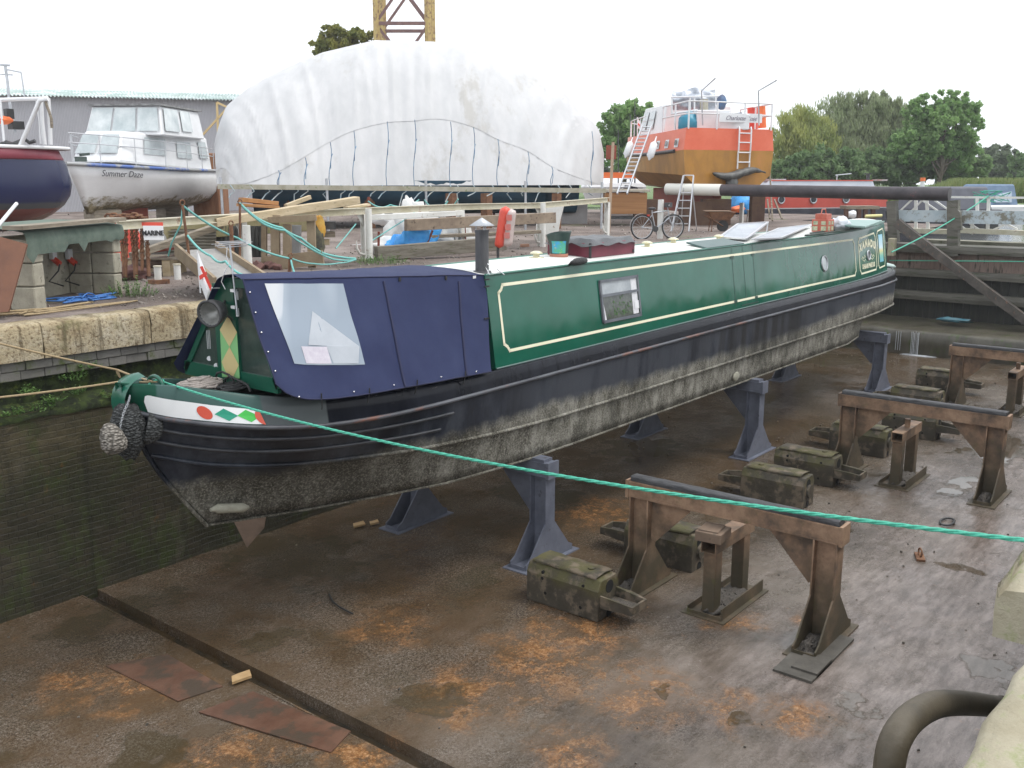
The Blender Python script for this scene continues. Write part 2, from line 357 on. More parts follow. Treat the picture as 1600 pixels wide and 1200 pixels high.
# step at the dock's far end
b = B(); rows = []
for i, (x, z) in enumerate([(XE,-.02),(XE,.3),(XE+.02,.68),(XE+.15,.75),(XE+1,.78),(XE+2,.8),(XG+.4,.85)]):
    rows.append([Vector((x + .04*noise.noise(Vector((j*.6,i*.9,0))), lerp(RY, WY, j/40), z + .05*noise.noise(Vector((j*.4,i*.7,3))))) for j in range(41)])
b.grid(rows); solo('sill_wall', 'low dark sill step across the far end of the dock floor with water trickling over it', 'dock sill', b, M('slimy stone', (.045,.04,.028), (.11,.1,.075), 1.6, .35, bmp=.8, bsc=12, stretch=(1,1,.35), col3=(.05,.075,.015), t3=.6))
b = B(); rr = random.Random(3)
for k in range(9):
    p = gx(1425 + k * 2.2 if k < 6 else 1380 + k * 3.5, 520, XE - .03); wd = rr.uniform(.004, .016)
    b.box(XE-.045, XE-.03, p.y-wd, p.y+wd, 0, .72 + rr.uniform(-.03,.03)) if k < 6 else b.box(XE-.045, XE-.035, p.y-.008, p.y+.008, .1, .7)
p = gx(1436, 545, XE); b.blob((XE-.12, p.y, 0.0), (.14,.5,.03), .3, 5, 20, 6)
struct('trickling_water', b, M('white running water', (.6,.62,.64), (.4,.42,.44), 30, .25, bmp=.6))
# yard ground around the pit
YG = M('trodden yard ground', (.155,.125,.112), (.25,.2,.185), 1.1, .9, bmp=.8, bsc=22, col3=(.13,.12,.09), t3=.58, sc3=2.4)
def ground_mat(name, cols, gr, t=.56):
    m, nt, b, ob, _ = newmat(name); a = nz(nt, ob, .5, 10, .65); c = ramp(nt, a, cols)
    f = nz(nt, ob, 25, 5, .8); c = mixc(nt, rng(nt, f, .45, .7, 0, .6), c, (.34,.3,.28)); n = nz(nt, ob, .35, 9, .7); c = mixc(nt, rng(nt, n, t, t + .08, 0, .9), c, gr)
    nt.links.new(c, b.inputs['Base Color']); b.inputs['Roughness'].default_value = .9; bump(nt, b, mth(nt, 'ADD', f, nz(nt, ob, 4, 5)), .9, .02); return m
YARD = ground_mat('pinkish trodden yard surface', [(.38,(.075,.055,.042)), (.5,(.14,.105,.088)), (.62,(.24,.195,.17))], (.09,.12,.04), .6)
b = bumpy(-30, 34.6, WY + .28, 20, QZ + .005, 200, 30, .02, fr=.9); bumpy(-30, 34.6, 20, 75, QZ + .005, 120, 100, .03, b, fr=.5); bumpy(34.6, 41.5, 10.7, 75, QZ - .01, 12, 100, .03, b, fr=.5)
bumpy(41.5, 49, 17, 75, QZ - .01, 12, 60, .03, b, fr=.5)
struct('yard_ground', b, YARD)
b = bumpy(-30, 40, -30, RY - .42, QZ - .01, 60, 30, .02); struct('near_quay_ground', b, YARD)
GRASS = ground_mat('rough meadow grass', [(.3,(.05,.11,.02)), (.5,(.085,.17,.03)), (.7,(.13,.2,.05))], (.12,.14,.05), .6)
def mdw(x0, y0, s, t): return Vector((x0 + s, y0 + t, QZ))
b = B(); b.grid([[Vector((x, y, QZ + (.15 if x > 66 else -.4) + .2*noise.noise(Vector((x*.05,y*.05,0))))) for y in range(-120, 251, 10)] for x in [64, 66, 70, 90, 130, 200, 318]])
b.grid([[Vector((x, y, QZ - .03)) for y in (75, 120, 250)] for x in (-30, 0, 30, 64)])
struct('meadow', b, GRASS)
b = B(); b.grid([[Vector((x, y, 3.22)) for y in range(-120, 100, 10)] for x in (34.3, 42, 50, 58, 66.5)])
m, nt, bb, ob, _ = newmat('canal water'); bb.inputs['Base Color'].default_value = (.045,.05,.035,1); bb.inputs['Roughness'].default_value = .08; bump(nt, bb, nz(nt, ob, 5, 4), .25, .02)
struct('canal_water', b, m)
# dock walls
def wall_mat():
    m, nt, b, ob, _ = newmat('damp mossy brickwork')
    sx = nt.nodes.new('ShaderNodeSeparateXYZ'); nt.links.new(ob, sx.inputs[0]); cb = nt.nodes.new('ShaderNodeCombineXYZ')
    nt.links.new(sx.outputs[0], cb.inputs[0]); nt.links.new(sx.outputs[2], cb.inputs[1])
    wob = nt.nodes.new('ShaderNodeTexNoise'); wob.inputs['Scale'].default_value = 1.3; nt.links.new(ob, wob.inputs['Vector'])
    w1 = nt.nodes.new('ShaderNodeVectorMath'); w1.operation = 'MULTIPLY_ADD'; nt.links.new(wob.outputs['Color'], w1.inputs[0]); w1.inputs[1].default_value = (.05,.05,0); nt.links.new(cb.outputs[0], w1.inputs[2])
    br = nt.nodes.new('ShaderNodeTexBrick'); nt.links.new(w1.outputs[0], br.inputs['Vector']); br.inputs['Scale'].default_value = 1; br.inputs['Brick Width'].default_value = .235; br.inputs['Row Height'].default_value = .083
    br.inputs['Mortar Size'].default_value = .007; br.inputs['Mortar Smooth'].default_value = .6; br.inputs['Color1'].default_value = (.065,.055,.035,1); br.inputs['Color2'].default_value = (.042,.036,.024,1); br.inputs['Mortar'].default_value = (.026,.022,.015,1)
    a = nz(nt, ob, .9, 9, .7); c = mixc(nt, rng(nt, a, .4, .6, 0, .9), br.outputs['Color'], (.03,.031,.016), 'MIX'); zz = mth(nt, 'ADD', sx.outputs[2], mth(nt, 'MULTIPLY', nz(nt, ob, .7, 8, .7), 1.2)); c = mixc(nt, mth(nt, 'MULTIPLY', rng(nt, zz, 2.2, 2.7), rng(nt, nz(nt, scaled(nt, ob, (1,1,3)), 3, 9, .75), .4, .6, .2, .85)), c, (.11,.09,.05))
    g = nz(nt, scaled(nt, ob, (1,1,.55)), 1.9, 10, .78); c = mixc(nt, rng(nt, g, .5, .62, 0, .8), c, (.05,.07,.018)); c = mixc(nt, rng(nt, nz(nt, scaled(nt, ob, (2.5,1,.12)), 1.5, 7, .7), .55, .68, 0, .7), c, (.012,.012,.008))
    o2 = nz(nt, scaled(nt, ob, (1, 1, .6)), 3.3, 8, .7); c = mixc(nt, rng(nt, o2, .64, .7, 0, .5), c, (.16,.075,.02)); c = mixc(nt, rng(nt, nz(nt, scaled(nt, ob, (1,1,.4)), 2, 8), .6, .75, 0, .5), c, (.16,.14,.11))
    nt.links.new(c, b.inputs['Base Color']); b.inputs['Roughness'].default_value = .42
    h = mth(nt, 'ADD', mth(nt, 'MULTIPLY', br.outputs['Fac'], -.35), mth(nt, 'MULTIPLY', nz(nt, ob, 5, 9, .7), 1.6)); bump(nt, b, h, .9, .02); return m
BRICK = wall_mat()
def wavy_face(x0, x1, y0, y1, z0, z1, n, m, amp, b, fr=1.5):
    return b.grid([[Vector((lerp(x0,x1,i/n), lerp(y0,y1,j/m) + amp*noise.noise(Vector((lerp(x0,x1,i/n)*fr, 0, lerp(z0,z1,j/m)*fr))), lerp(z0,z1,j/m))) for j in range(m+1)] for i in range(n+1)])
dw = thing('dock_wall', 'tall mossy brick wall of the dry dock under golden coping stones', 'dock wall', (12, WY, 0))
b = B(); wavy_face(-7, XG+.6, WY, WY - .1, -.1, 2.6, 160, 12, .05, b); part(dw, 'brick_face', b, BRICK)
MOSS = M('dark green moss', (.012,.018,.006), (.04,.06,.012), 7, .95, bmp=1., bsc=22, col3=(.085,.11,.02), t3=.6, sc3=9, lo=.42, hi=.6)
b = B(); b.grid([[Vector((x*.2, y + .05*noise.noise(Vector((x*.3, j, 0))), z + .035*noise.noise(Vector((x*.35, 5, j))))) for j, (y, z) in enumerate([(WY-.12,2.5),(WY-.13,2.58),(WY-.02,2.64),(WY+.1,2.7),(WY+.16,2.85),(WY+.14,3.02)])] for x in range(-35, 174)])
part(dw, 'mossy_ledge', b, MOSS)
GB = M('grey blue engineering brick', (.13,.125,.11), (.22,.21,.19), 3, .85, bmp=.7, bsc=30, col3=(.08,.1,.03), t3=.57, sc3=1.5)
rr = random.Random(5); b = B()
for row in range(2):
    x = -7 + row * .13
    while x < XG:
        l = rr.uniform(.24, .34); dy = rr.uniform(-.012, .012); b.box(x+.004, x+l-.004, WY - .03 - row*.02 + dy, WY + .3, 3.0 + row*.118, 3.0 + row*.118 + .112); x += l
part(dw, 'brick_course', b, GB, bevel=.006)
def coping_mat():
    m, nt, b, ob, vec = newmat('golden pitted coping stone'); a = nz(nt, vec, 1.6, 9, .7); c = ramp(nt, a, [(.35, (.33,.25,.14)), (.5, (.48,.4,.26)), (.65, (.56,.5,.38))])
    v2 = nz(nt, scaled(nt, vec, (4, .3, .45)), 1.5, 7, .7); c = mixc(nt, rng(nt, v2, .5, .62, 0, .85), c, (.1,.075,.04)); p = nz(nt, vec, 22, 5, .75)
    c = mixc(nt, rng(nt, p, .49, .38, 0, .85), c, (.15,.1,.05)); g = nz(nt, vec, 2.3, 8, .7); c = mixc(nt, rng(nt, g, .58, .68, 0, .7), c, (.2,.19,.09))
    nt.links.new(c, b.inputs['Base Color']); b.inputs['Roughness'].default_value = .93; bump(nt, b, mth(nt, 'ADD', p, nz(nt, vec, 7, 6)), 1., .03); return m
COP = coping_mat()
def stone(x0, x1, y0, y1, z0, z1, amp=.018, n=14):
    b = B(); r = .05; prof = [(y0, z0), (y0-.005, z0+.12), (y0, z0+.24), (y0+.005, z1-r), (y0+.03, z1-.01), (y0+.1, z1), (lerp(y0,y1,.5), z1), (y1, z1), (y1, z0)]
    b.grid([[Vector((lerp(x0,x1,i/n), y, z)) + noise.noise_vector(Vector((lerp(x0,x1,i/n)*4+x0, y*4, z*6))) * (amp if 0 < j < 8 else 0) for j, (y, z) in enumerate(prof)] for i in range(n+1)])
    for x in (x0, x1): b.add([(x, y, z) for y, z in prof], [tuple(range(len(prof)))])
    return b
x = -7.0; cuts = [-7]
while x < 5: x += 1.52; cuts.append(x)
cuts[-1] = 5.56; cuts += [7.02, 8.45, 9.9, 11.4, 12.9]
while cuts[-1] < XG: cuts.append(cuts[-1] + 1.5)
for a, c_ in zip(cuts, cuts[1:]): part(dw, 'coping_stone', stone(a+.008, c_-.008, WY - .1 + rr.uniform(-.015,.015), WY + .3, 3.24, QZ + .03 + rr.uniform(-.01,.01)), COP)
b = B(); b.box(-7, XG, WY + .1, WY + .9, 2.6, 3.3); part(dw, 'wall_core', b, MOSS)
dn_ = thing('dock_wall', 'near dock wall with pale lichened coping at the right edge of the picture', 'dock wall', (6, RY, 0))
b = B(); wavy_face(-7, XE + 3.4, RY - .2, RY, -.1, 3.3, 120, 12, .04, b); part(dn_, 'brick_face', b, BRICK)
COP2 = M('pale lichened stone', (.3,.265,.18), (.46,.42,.32), 3, .95, bmp=1., bsc=35, col3=(.3,.31,.17), t3=.56, sc3=6)
for a, c_, y1 in [(-7,-5,.6),(-5,-3,.6),(-3,-1,.6),(-1,.7,.6),(.7,2.3,.57),(2.3,3.95,.585),(4.3,6.1,.80),(6.1,7.6,.62),(7.6,9.2,.55)] + [(9.2+1.6*i, 10.8+1.6*i, .5) for i in range(15)]:
    b = stone(a+.01, c_-.01, 0, y1 + .75, 3.47 if a == 4.3 else 3.2, QZ + .05, .012 if a == 4.3 else .025, 20)
    for p in b.v: p.y = y1 - p.y
    part(dn_, 'coping_stone', b, COP2)
b = B(); b.box(-7, XG, -.5, RY - .06, 2.9, 3.3); part(dn_, 'wall_core', b, MOSS)
# discharge pipe
yb_ = .95; pts = [gy(1600, 1108, yb_), gy(1560, 1104, yb_), gy(1510, 1099, yb_), gy(1466, 1100, yb_), gy(1428, 1118, yb_), gy(1402, 1150, yb_), gy(1390, 1192, yb_), gy(1387, 1260, yb_), gy(1390, 1400, yb_)]
P0 = pts[2]; w_pts = [Vector((pts[0].x + .5, .45, pts[0].z + .02))] + pts
pip = thing('discharge_pipe', 'thick brown pipe bending down over the near dock edge, bottom right', 'pipe', (P0.x, P0.y, 0))
PIPEM = M('brown scaled pipe', (.06,.048,.03), (.1,.082,.055), 5, .6, bmp=.35, bsc=40, col3=(.06,.05,.035))
sp = []
for i in range(len(w_pts)-1):
    for t in (0, .25, .5, .75):
        k = [w_pts[max(0,i-1)], w_pts[i], w_pts[i+1], w_pts[min(len(w_pts)-1,i+2)]]
        sp.append(.5*((2*k[1]) + (k[2]-k[0])*t + (2*k[0]-5*k[1]+4*k[2]-k[3])*t*t + (3*k[1]-3*k[2]+k[3]-k[0])*t**3))
b = B(); b.tube(sp, .058, 24); part(pip, 'pipe_bend', b, PIPEM)
b = B(); b.cyl(pts[1] + Vector((.0,-.02,0)), pts[0] + Vector((.03,-.04,0)), .066, seg=24); part(pip, 'collar', b, PIPEM)

# ------------------------------------------------------------------ floor furniture
BLUE = M('blue grey painted steel', (.1,.11,.145), (.155,.168,.21), 4, .5, bmp=.25, col3=(.06,.06,.07), t3=.64)
def rusty_steel():
    m, nt, b, ob, vec = newmat('rusty painted steel'); a = nz(nt, vec, 2.2, 9, .68)
    c = ramp(nt, a, [(.36, (.1,.07,.05)), (.5, (.25,.155,.098)), (.62, (.37,.24,.155))]); s = nt.nodes.new('ShaderNodeSeparateXYZ'); nt.links.new(ob, s.inputs[0])
    k = mth(nt, 'ADD', rng(nt, s.outputs[2], 1.15, .35), mth(nt, 'MULTIPLY', mth(nt, 'SUBTRACT', nz(nt, vec, 3, 8), .5), 1.6), True)
    c = mixc(nt, mth(nt, 'MULTIPLY', k, .9), c, (.055,.048,.027)); g = nz(nt, vec, 3.1, 9, .7); c = mixc(nt, rng(nt, g, .6, .7, 0, .7), c, (.1,.1,.03))
    nt.links.new(c, b.inputs['Base Color']); b.inputs['Roughness'].default_value = .6; bump(nt, b, nz(nt, vec, 30, 7, .75), .5, .008); return m
RSTEEL = rusty_steel()
def debris(cx, cy_, rx, ry, z, h, seed):
    b = B(); b.blob((cx, cy_, z), (rx, ry, h), .25, 3, 18, 9, seed, flat=z - .01); rr = random.Random(seed)
    for k in range(90):
        x, y = rr.uniform(-rx, rx), rr.uniform(-ry, ry)
        if (x/rx)**2 + (y/ry)**2 < .95: s = rr.uniform(.008, .022); b.obox((cx+x, cy_+y, z + h*math.sqrt(max(0,1-(x/rx)**2-(y/ry)**2))*.9), (s*1.6, s, s*.7), (rr.random()*3, rr.random()*3, rr.random()*3))
    return b
def trestle(label, loc, M1, grp, fill, top=True):
    t = thing('dock_trestle', label, 'trestle', loc, grp); L = Vector(loc)
    def W(b):
        for p in b.v: p += L
        return b
    for s in (-1, 1):
        cy_ = s * 1.26; b = B()
        for k in (-.135, .135):
            y = cy_ + k; b.prism([(-.11,y-.01,1.27),(-.11,y-.01,.58),(-.46,y-.01,.15),(-.56,y-.01,.1),(-.56,y-.01,.02),(.56,y-.01,.02),(.56,y-.01,.1),(.46,y-.01,.15),(.11,y-.01,.58),(.11,y-.01,1.27)], (0,.02,0))
        b.box(-.012,.012,cy_-.125,cy_+.125,.02,1.27)
        part(t, 'leg', W(b), M1)
        b = B(); b.box(-.64,.64,cy_-.22,cy_+.22,.0,.018); b.box(-.57,-.555,cy_-.125,cy_+.125,.018,.07); b.box(.555,.57,cy_-.125,cy_+.125,.018,.07); part(t, 'base_plate', W(b), M1)
        b = B(); a = cy_ - s*.145; b.prism([(-.01,a,1.272),(-.01,a,.72),(-.01,a - s*.06,.68),(-.01,a - s*.62,1.272)], (.02,0,0)); part(t, 'gusset', W(b), M1)
        if fill: part(t, 'debris', W(debris(-.3, cy_, .24, .12, .03, .12, int(s*5+7+loc[0]))), gravel)
    b = B(); b.box(-.11,.11,-1.45,1.45,1.27,1.29); b.box(-.11,.11,-1.45,1.45,1.46,1.48); b.box(-.012,.012,-1.44,1.44,1.29,1.46)
    for y in (-1.44, 1.44): b.box(-.125,.125,y-.02,y+.02,1.255,1.495)
    b.box(-.105,-.09,-1.42,1.42,1.292,1.458); part(t, 'cross_beam', W(b), M1)
    if top: b = B(); b.grid([[Vector((x + .006*noise.noise(Vector((j*.3,x*9,1))), -1.4 + j*.07, z + .008*noise.noise(Vector((j*.4,x*20,z*9)))))  for x, z in ((-.085,1.482),(-.09,1.54),(-.05,1.555),(.05,1.553),(.09,1.54),(.085,1.482))] for j in range(41)]); b.obox((0,-1.4,1.517),(.17,.012,.066)); b.obox((0,1.4,1.517),(.17,.012,.066)); part(t, 'timber_pad', W(b), blacktimber)
    return t
g1 = 'blue grey trestles under the narrowboat'; g2 = 'rusty trestles standing empty beside the boat'
tb = trestle('blue grey trestle nearest the camera, carrying the front of the green boat', (10.62, 9.22, 0), BLUE, g1, False, False)
b = B(); b.box(10.52, 10.72, 7.86, 10.58, 1.482, 1.525); part(tb, 'timber_pad', b, BLUE)
dup(tb, (17.72, 9.25, 0), 'blue grey steel trestle under the middle of the green boat', group=g1)
dup(tb, (25.3, 9.3, 0), 'blue grey steel trestle farthest away, under the stern of the green boat', group=g1)
tr_ = trestle('rusty empty trestle nearest the camera, the green rope passing over its black top', (10.68, 5.07, 0), RSTEEL, g2, True)
dup(tr_, (17.68, 4.82, 0), 'orange brown empty trestle in the middle of its row', group=g2)
dup(tr_, (24.6, 4.7, 0), 'rusty empty trestle farthest away, cut by the right edge of the picture', group=g2)
b = B(); b.box(9.6, 10.9, 3.5, 3.95, -.03, .03); b.box(9.75, 10.2, 3.5, 3.8, -.03, .055)
# packing slab under the nearest trestle's outer foot
solo('packing_slab', 'flat dark slab under the outer foot of the nearest rusty trestle', 'slab', b, M('dark slab', (.06,.055,.045), (.11,.1,.085), 4, .6, bmp=.5), (10.2, 3.7, -.03))
def stand(label, loc, cap):
    t = thing('centre_stand', label, 'steel stand', loc, 'low twin post stands between the trestles'); L = Vector(loc)
    def W(b):
        for p in b.v: p += L
        return b
    for x in (-.42, .38): b = B(); b.box(x-.09, x+.09, -.085, .085, .03, .84); part(t, 'post', W(b), RSTEEL, bevel=.006)
    b = B()
    b.box(-.56,.56,-.1,.1,.84,.852); b.box(-.56,.56,-.1,.1,1.0,1.012); b.box(-.56,.56,-.1,-.088,.852,1.0); b.box(-.56,.56,.088,.1,.852,1.0); part(t, 'top_bar', W(b), RSTEEL)
    b = B(); b.box(-.66,.66,-.3,.3,0,.015); b.box(-.6,.6,-.24,-.225,.015,.17); b.box(-.6,.6,.225,.24,.015,.1); b.box(-.61,-.595,-.24,.24,.015,.06); part(t, 'base_channel', W(b), RSTEEL)
    b = debris(0, 0, .56, .215, .02, .1, 3); part(t, 'debris', W(b), gravel)
    if cap: b = B(); b.obox((-.45,0,1.07),(.36,.34,.13),(0,0,.1)); b.obox((-.45,.02,1.145),(.3,.26,.02),(0,0,.15)); part(t, 'wood_block', W(b), M('brown block', (.17,.12,.085), (.24,.17,.12), 4, .8, bmp=.5, col3=(.08,.07,.05)), bevel=.008)
    return t
s1 = stand('rusty twin post stand under the nearest empty trestle, capped by a brown block', (10.95, 5.2, 0), True)
s1.location.z = 0
s2 = stand('rusty stand with an open ended top tube under the middle empty trestle', (17.75, 5.05, 0), False)
b = B(); b.cyl((17.75,5.05,1.012), (17.75,5.05,1.16), .05, seg=10); part(s2, 'stub', b, RSTEEL)
dup(s2, (25.0, 4.72, 0), 'rusty twin post stand at the right edge beneath the farthest empty trestle')
KB = None
def kb_mat():
    m, nt, b, ob, vec = newmat('muddy mossy keel block'); a = nz(nt, vec, 2.5, 9, .7); c = ramp(nt, a, [(.35,(.04,.034,.024)), (.6,(.085,.072,.052))])
    s = nt.nodes.new('ShaderNodeSeparateXYZ'); nt.links.new(ob, s.inputs[0]); k = mth(nt, 'MULTIPLY', rng(nt, s.outputs[2], .26, .42), rng(nt, nz(nt, vec, 3.4, 7), .42, .58))
    c = mixc(nt, mth(nt, 'MULTIPLY', k, .8), c, (.1,.092,.03)); c = mixc(nt, rng(nt, nz(nt, vec, 5, 8), .52, .62, 0, .75), c, (.2,.155,.11))
    nt.links.new(c, b.inputs['Base Color']); b.inputs['Roughness'].default_value = .6; bump(nt, b, nz(nt, vec, 22, 7, .7), .8, .012); return m
KBM = kb_mat(); HOLE = M('black hole', (.008,.008,.008), None, rough=.9)
def keel_block():
    t = thing('keel_block', 'x', 'keel block', (0, 0, 0), 'muddy keel blocks between the trestles'); b = B()
    # body along Y, profile in XZ with chamfered shoulders
    prof = [(-.24,0),(-.24,.4),(-.17,.53),(.17,.53),(.24,.4),(.24,0)]
    b.prism([(x, -.56, z) for x, z in prof], (0, 1.12, 0)); part(t, 'body', b, KBM, bevel=.012)
    b = B(); b.grid([[Vector((x + .01*noise.noise(Vector((x*8,j,0))), -.5 + j*.09, z + .012*noise.noise(Vector((x*12,j*.6,2))))) for x, z in ((-.19,.532),(-.19,.56),(0,.575),(.19,.56),(.19,.532))] for j in range(12)]); b.cyl((0,-.3,.56),(0,-.3,.59),.05,seg=10); part(t, 'top_slab', b, KBM)
    b = B(); b.prism([(-.2,-.56,.34),(-.2,-.56,.18),(-.17,-1.02,.2),(-.17,-1.02,.3),(-.2,-.8,.33)], (.03,0,0)); b.prism([(.17,-.56,.34),(.17,-.56,.18),(.14,-1.02,.2),(.14,-1.02,.3),(.17,-.8,.33)], (.03,0,0)); b.box(-.17,.15,-1.02,-.99,.2,.305); b.box(-.17,.15,-1.0,-.55,.19,.22)
    part(t, 'tongue', b, KBM)
    b = B(); b.grid([[Vector((-.16+i*.045, -.98+j*.045, .225 + .025*noise.noise(Vector((i*.7,j*.7,0))))) for j in range(10)] for i in range(7)]); part(t, 'debris', b, gravel)
    b = B()
    for y, z in ((-.33,.42),(.3,.36),(.25,.17),(-.3,.13),(.3,.44)): b.cyl((-.2, y, z), (-.243 if z < .4 else -.236, y, z), .022, seg=10)
    for y in (-.562, .562): b.cyl((0.02, y*.99, .40), (0.02, y*1.003, .40), .085, seg=16); b.cyl((.02, y*.99, .05), (.02, y*1.003, .05), .06, seg=12)
    parts(t, 'hole', b, HOLE, 3)
    b = B(); b.cyl((.0,.5,.27),(.0,.6,.27),.12,.11,16); part(t, 'boss', b, KBM)
    return t
k0 = keel_block(); k0.location = (9.62, 6.72, 0); k0['label'] = 'green stained keel block nearest the camera, its tongue pointing right'
KBL = [((11.72,6.55,0), math.pi, 'dark keel block seen between the legs of the nearest rusty trestle, tongue to the left'),
 ((15.25,6.4,0), math.pi, 'green topped keel block behind the nearest rusty trestle, crossed by the green rope'),
 ((16.72,6.45,0), 0, 'keel block just behind the rope-crossed one, its tongue pointing right'),
 ((19.2,6.35,0), math.pi, 'keel block behind the left leg of the middle rusty trestle, tongue to the left'),
 ((21.2,5.95,0), 0, 'keel block seen through the middle rusty trestle above its low stand'),
 ((23.6,6.55,0), math.pi, 'keel block half hidden behind the beam of the middle rusty trestle'),
 ((26.3,6.75,0), 0, 'farthest keel block, left of the last rusty trestle')]
for loc, rz, lab in KBL: dup(k0, loc, lab, rz)
# iron plates and litter on the floor
PL = M('wet rusted plate', (.095,.045,.028), (.15,.08,.052), 3, .4, bmp=.5, bsc=18, col3=(.07,.05,.035), t3=.53, sc3=2.5)
for pts, lab in ((((165,1040),(262,1022),(348,1072),(278,1095)), 'red rusted plate lying left of the floor drain'), (((310,1112),(395,1080),(548,1142),(517,1175)), 'long rusted plate lying along the floor drain, nearest the camera')):
    P = [gz(u, v, .016) for u, v in pts]; b = B(); b.prism(P, (0, 0, -.012)); solo('steel_plate', lab, 'steel plate', b, PL, group='rusted plates on the dock floor')
WC = M('split wood', (.36,.23,.1), (.46,.31,.16), 8, .7)
for k, (u, v, s, lab) in enumerate(((560,821,.13,'pale split wood chip left of the first blue trestle foot'),(584,818,.1,'pale wood chip touching the foot of the first blue trestle'),(376,1060,.14,'pale wood wedge lying in the floor drain'))):
    p = gz(u, v, .03); b = B(); b.prism([p+Vector((-s,-s*.3,0)), p+Vector((s*.6,-s*.6,0)), p+Vector((s,s*.2,.01)), p+Vector((.1*s,s*.5,0)), p+Vector((-s*.6,s*.3,.02))], (0,0,.03)); solo('wood_chip', lab, 'wood chip', b, WC, group='wood scraps on the dock floor')
b = B(); b.tube([gz(u, v, .03) for u, v in ((514,928),(520,940),(530,948),(541,954),(551,959))], .012, 6); solo('cable_offcut', 'short black curved offcut lying on the brown floor left of the first trestle', 'offcut', b, black)
b = B(); p = gz(1480, 815, .03); b.tube([p + Vector((.2*math.cos(t*.5236), .1*math.sin(t*.5236), 0)) for t in range(12)], .018, 6, True); solo('iron_ring', 'flat oval iron ring lying on the wet floor at right', 'ring', b, darksteel)
p = gz(1437, 872, 0); t = thing('ring_bolt', 'small rusty ring bolt standing up from the floor below the green rope', 'ring bolt', p); b = B(); b.obox(p+Vector((0,0,.02)), (.3,.12,.03), (0,0,.4)); part(t, 'plate', b, rust)
b = B(); b.tube([p + Vector((.06*math.cos(k*.628), .04*math.cos(k*.628), .09+.06*math.sin(k*.628))) for k in range(10)], .014, 6, True); part(t, 'ring', b, rust)
b = B(); p = gx(1490, 500, XG - 1.0); b.blob(p, (.2,.45,.06), .5, 3, 16, 8, 4); solo('rag', 'blue rag lying on the muddy ledge at the foot of the dock gate', 'rag', b, M('faded blue cloth', (.05,.22,.3), (.2,.3,.32), 4, .8, bmp=.6))
# scattered stones and grit on the floor
rr = random.Random(11); b = B()
for k in range(900):
    y = rr.uniform(.8, 11.8); x = rr.uniform(3.5, 30); s = rr.choice((.005,.007,.009,.016)) * rr.uniform(.7,1.2) * (1 + .04 * x)
    b.obox((x, y, s*.2), (s*1.3, s, s*.6), (rr.random()*3, rr.random()*3, rr.random()*3))
struct('grit', b, M('grit stones', (.05,.045,.035), (.17,.15,.125), 2, .8), kind='stuff')
# ================================================================== THE GREEN NARROWBOAT
YC = 9.1
nb = thing('narrowboat', 'long green narrowboat with a blue canvas front cover standing on blue grey trestles', 'narrowboat', (17, YC, 1.53))
HT = {  # level lines: x of stem, x of stern, half breadth(x), z(x)
 'bot': (5.9, 26.3, [(5.9,0),(6.4,.06),(7.26,.3),(8.1,.6),(8.95,.85),(10.5,1.0),(11.5,1.02),(23,1.0),(24.3,.8),(25.5,.4),(26.3,0)], [(5.9,1.62),(6.4,1.57),(7.26,1.53),(26.3,1.53)]),
 'swim': (5.52, 26.6, [(5.52,0),(6.1,.13),(6.9,.42),(8.2,.82),(9.6,.99),(11,1.03),(23.2,1.03),(24.5,.85),(25.8,.4),(26.6,0)], [(5.52,2.12),(6.1,2.04),(6.9,1.98),(8.2,1.93),(11,1.9),(23,1.98),(26.6,2.08)]),
 'chine': (5.24, 27.55, [(5.24,0),(5.4,.09),(5.83,.27),(6.62,.57),(7.4,.78),(8.2,.93),(9.6,1.03),(11,1.05),(25,1.05),(26.5,.93),(27.2,.62),(27.55,0)], [(5.24,2.57),(5.83,2.38),(6.62,2.25),(7.4,2.19),(8.2,2.13),(9.6,2.06),(11,2.02),(13.4,2.01),(20,2.04),(24,2.07),(27.6,2.16)]),
 'strake': (5.08, 27.75, [(5.08,0),(5.16,.12),(5.34,.29),(5.58,.47),(5.82,.64),(6.12,.8),(6.76,.97),(7.65,1.06),(8.7,1.09),(25,1.07),(26.5,.95),(27.35,.62),(27.75,0)], [(5.08,3.08),(5.34,2.98),(5.58,2.92),(5.82,2.87),(6.12,2.82),(6.76,2.74),(7.65,2.69),(8.7,2.68),(18,2.73),(27.75,2.78)]),
 'top': (4.98, 27.72, [(4.98,0),(5.08,.15),(5.34,.3),(5.7,.5),(6.2,.74),(6.8,.93),(7.65,1.02),(8.7,1.04),(25,1.03),(26.5,.92),(27.3,.6),(27.72,0)], [(4.98,3.38),(5.4,3.32),(5.7,3.25),(6.25,3.12),(7,3.02),(8,2.94),(9.6,2.9),(18,2.96),(23,2.98),(27.7,3.04)]),
}
def stations():
    return [('b', (i/34)**1.5) for i in range(34)] + [('m', i/24) for i in range(24)] + [('s', i/24) for i in range(25)]
ST = stations()
def sx(line, st):
    x0, x1, _, _ = HT[line]; k, t = st
    return lerp(x0, 11, t) if k == 'b' else lerp(11, 23, t) if k == 'm' else lerp(23, x1, math.sin(t*math.pi/2))
def HP(line, st, side=-1, off=0.):
    x = sx(line, st); _, _, hb, hz = HT[line]
    h = interp(x, hb) if st[0] != 'b' else (interp(x, hb) * .5 + smooth(x, hb) * .5)
    return Vector((x, YC + side * (max(0, h) + off), smooth(x, hz) if st[0] == 'b' else interp(x, hz)))
def hull_rows(levels, sub=3):
    rows = []
    for st in ST:
        row = []
        for side in (-1, 1):
            pts = [HP(l, st, side) for l in levels]; r = [pts[0]]
            for a, c_ in zip(pts, pts[1:]): r += [a.lerp(c_, k/sub) for k in range(1, sub+1)]
            row += r if side < 0 else r[::-1]
        rows.append(row)
    return rows
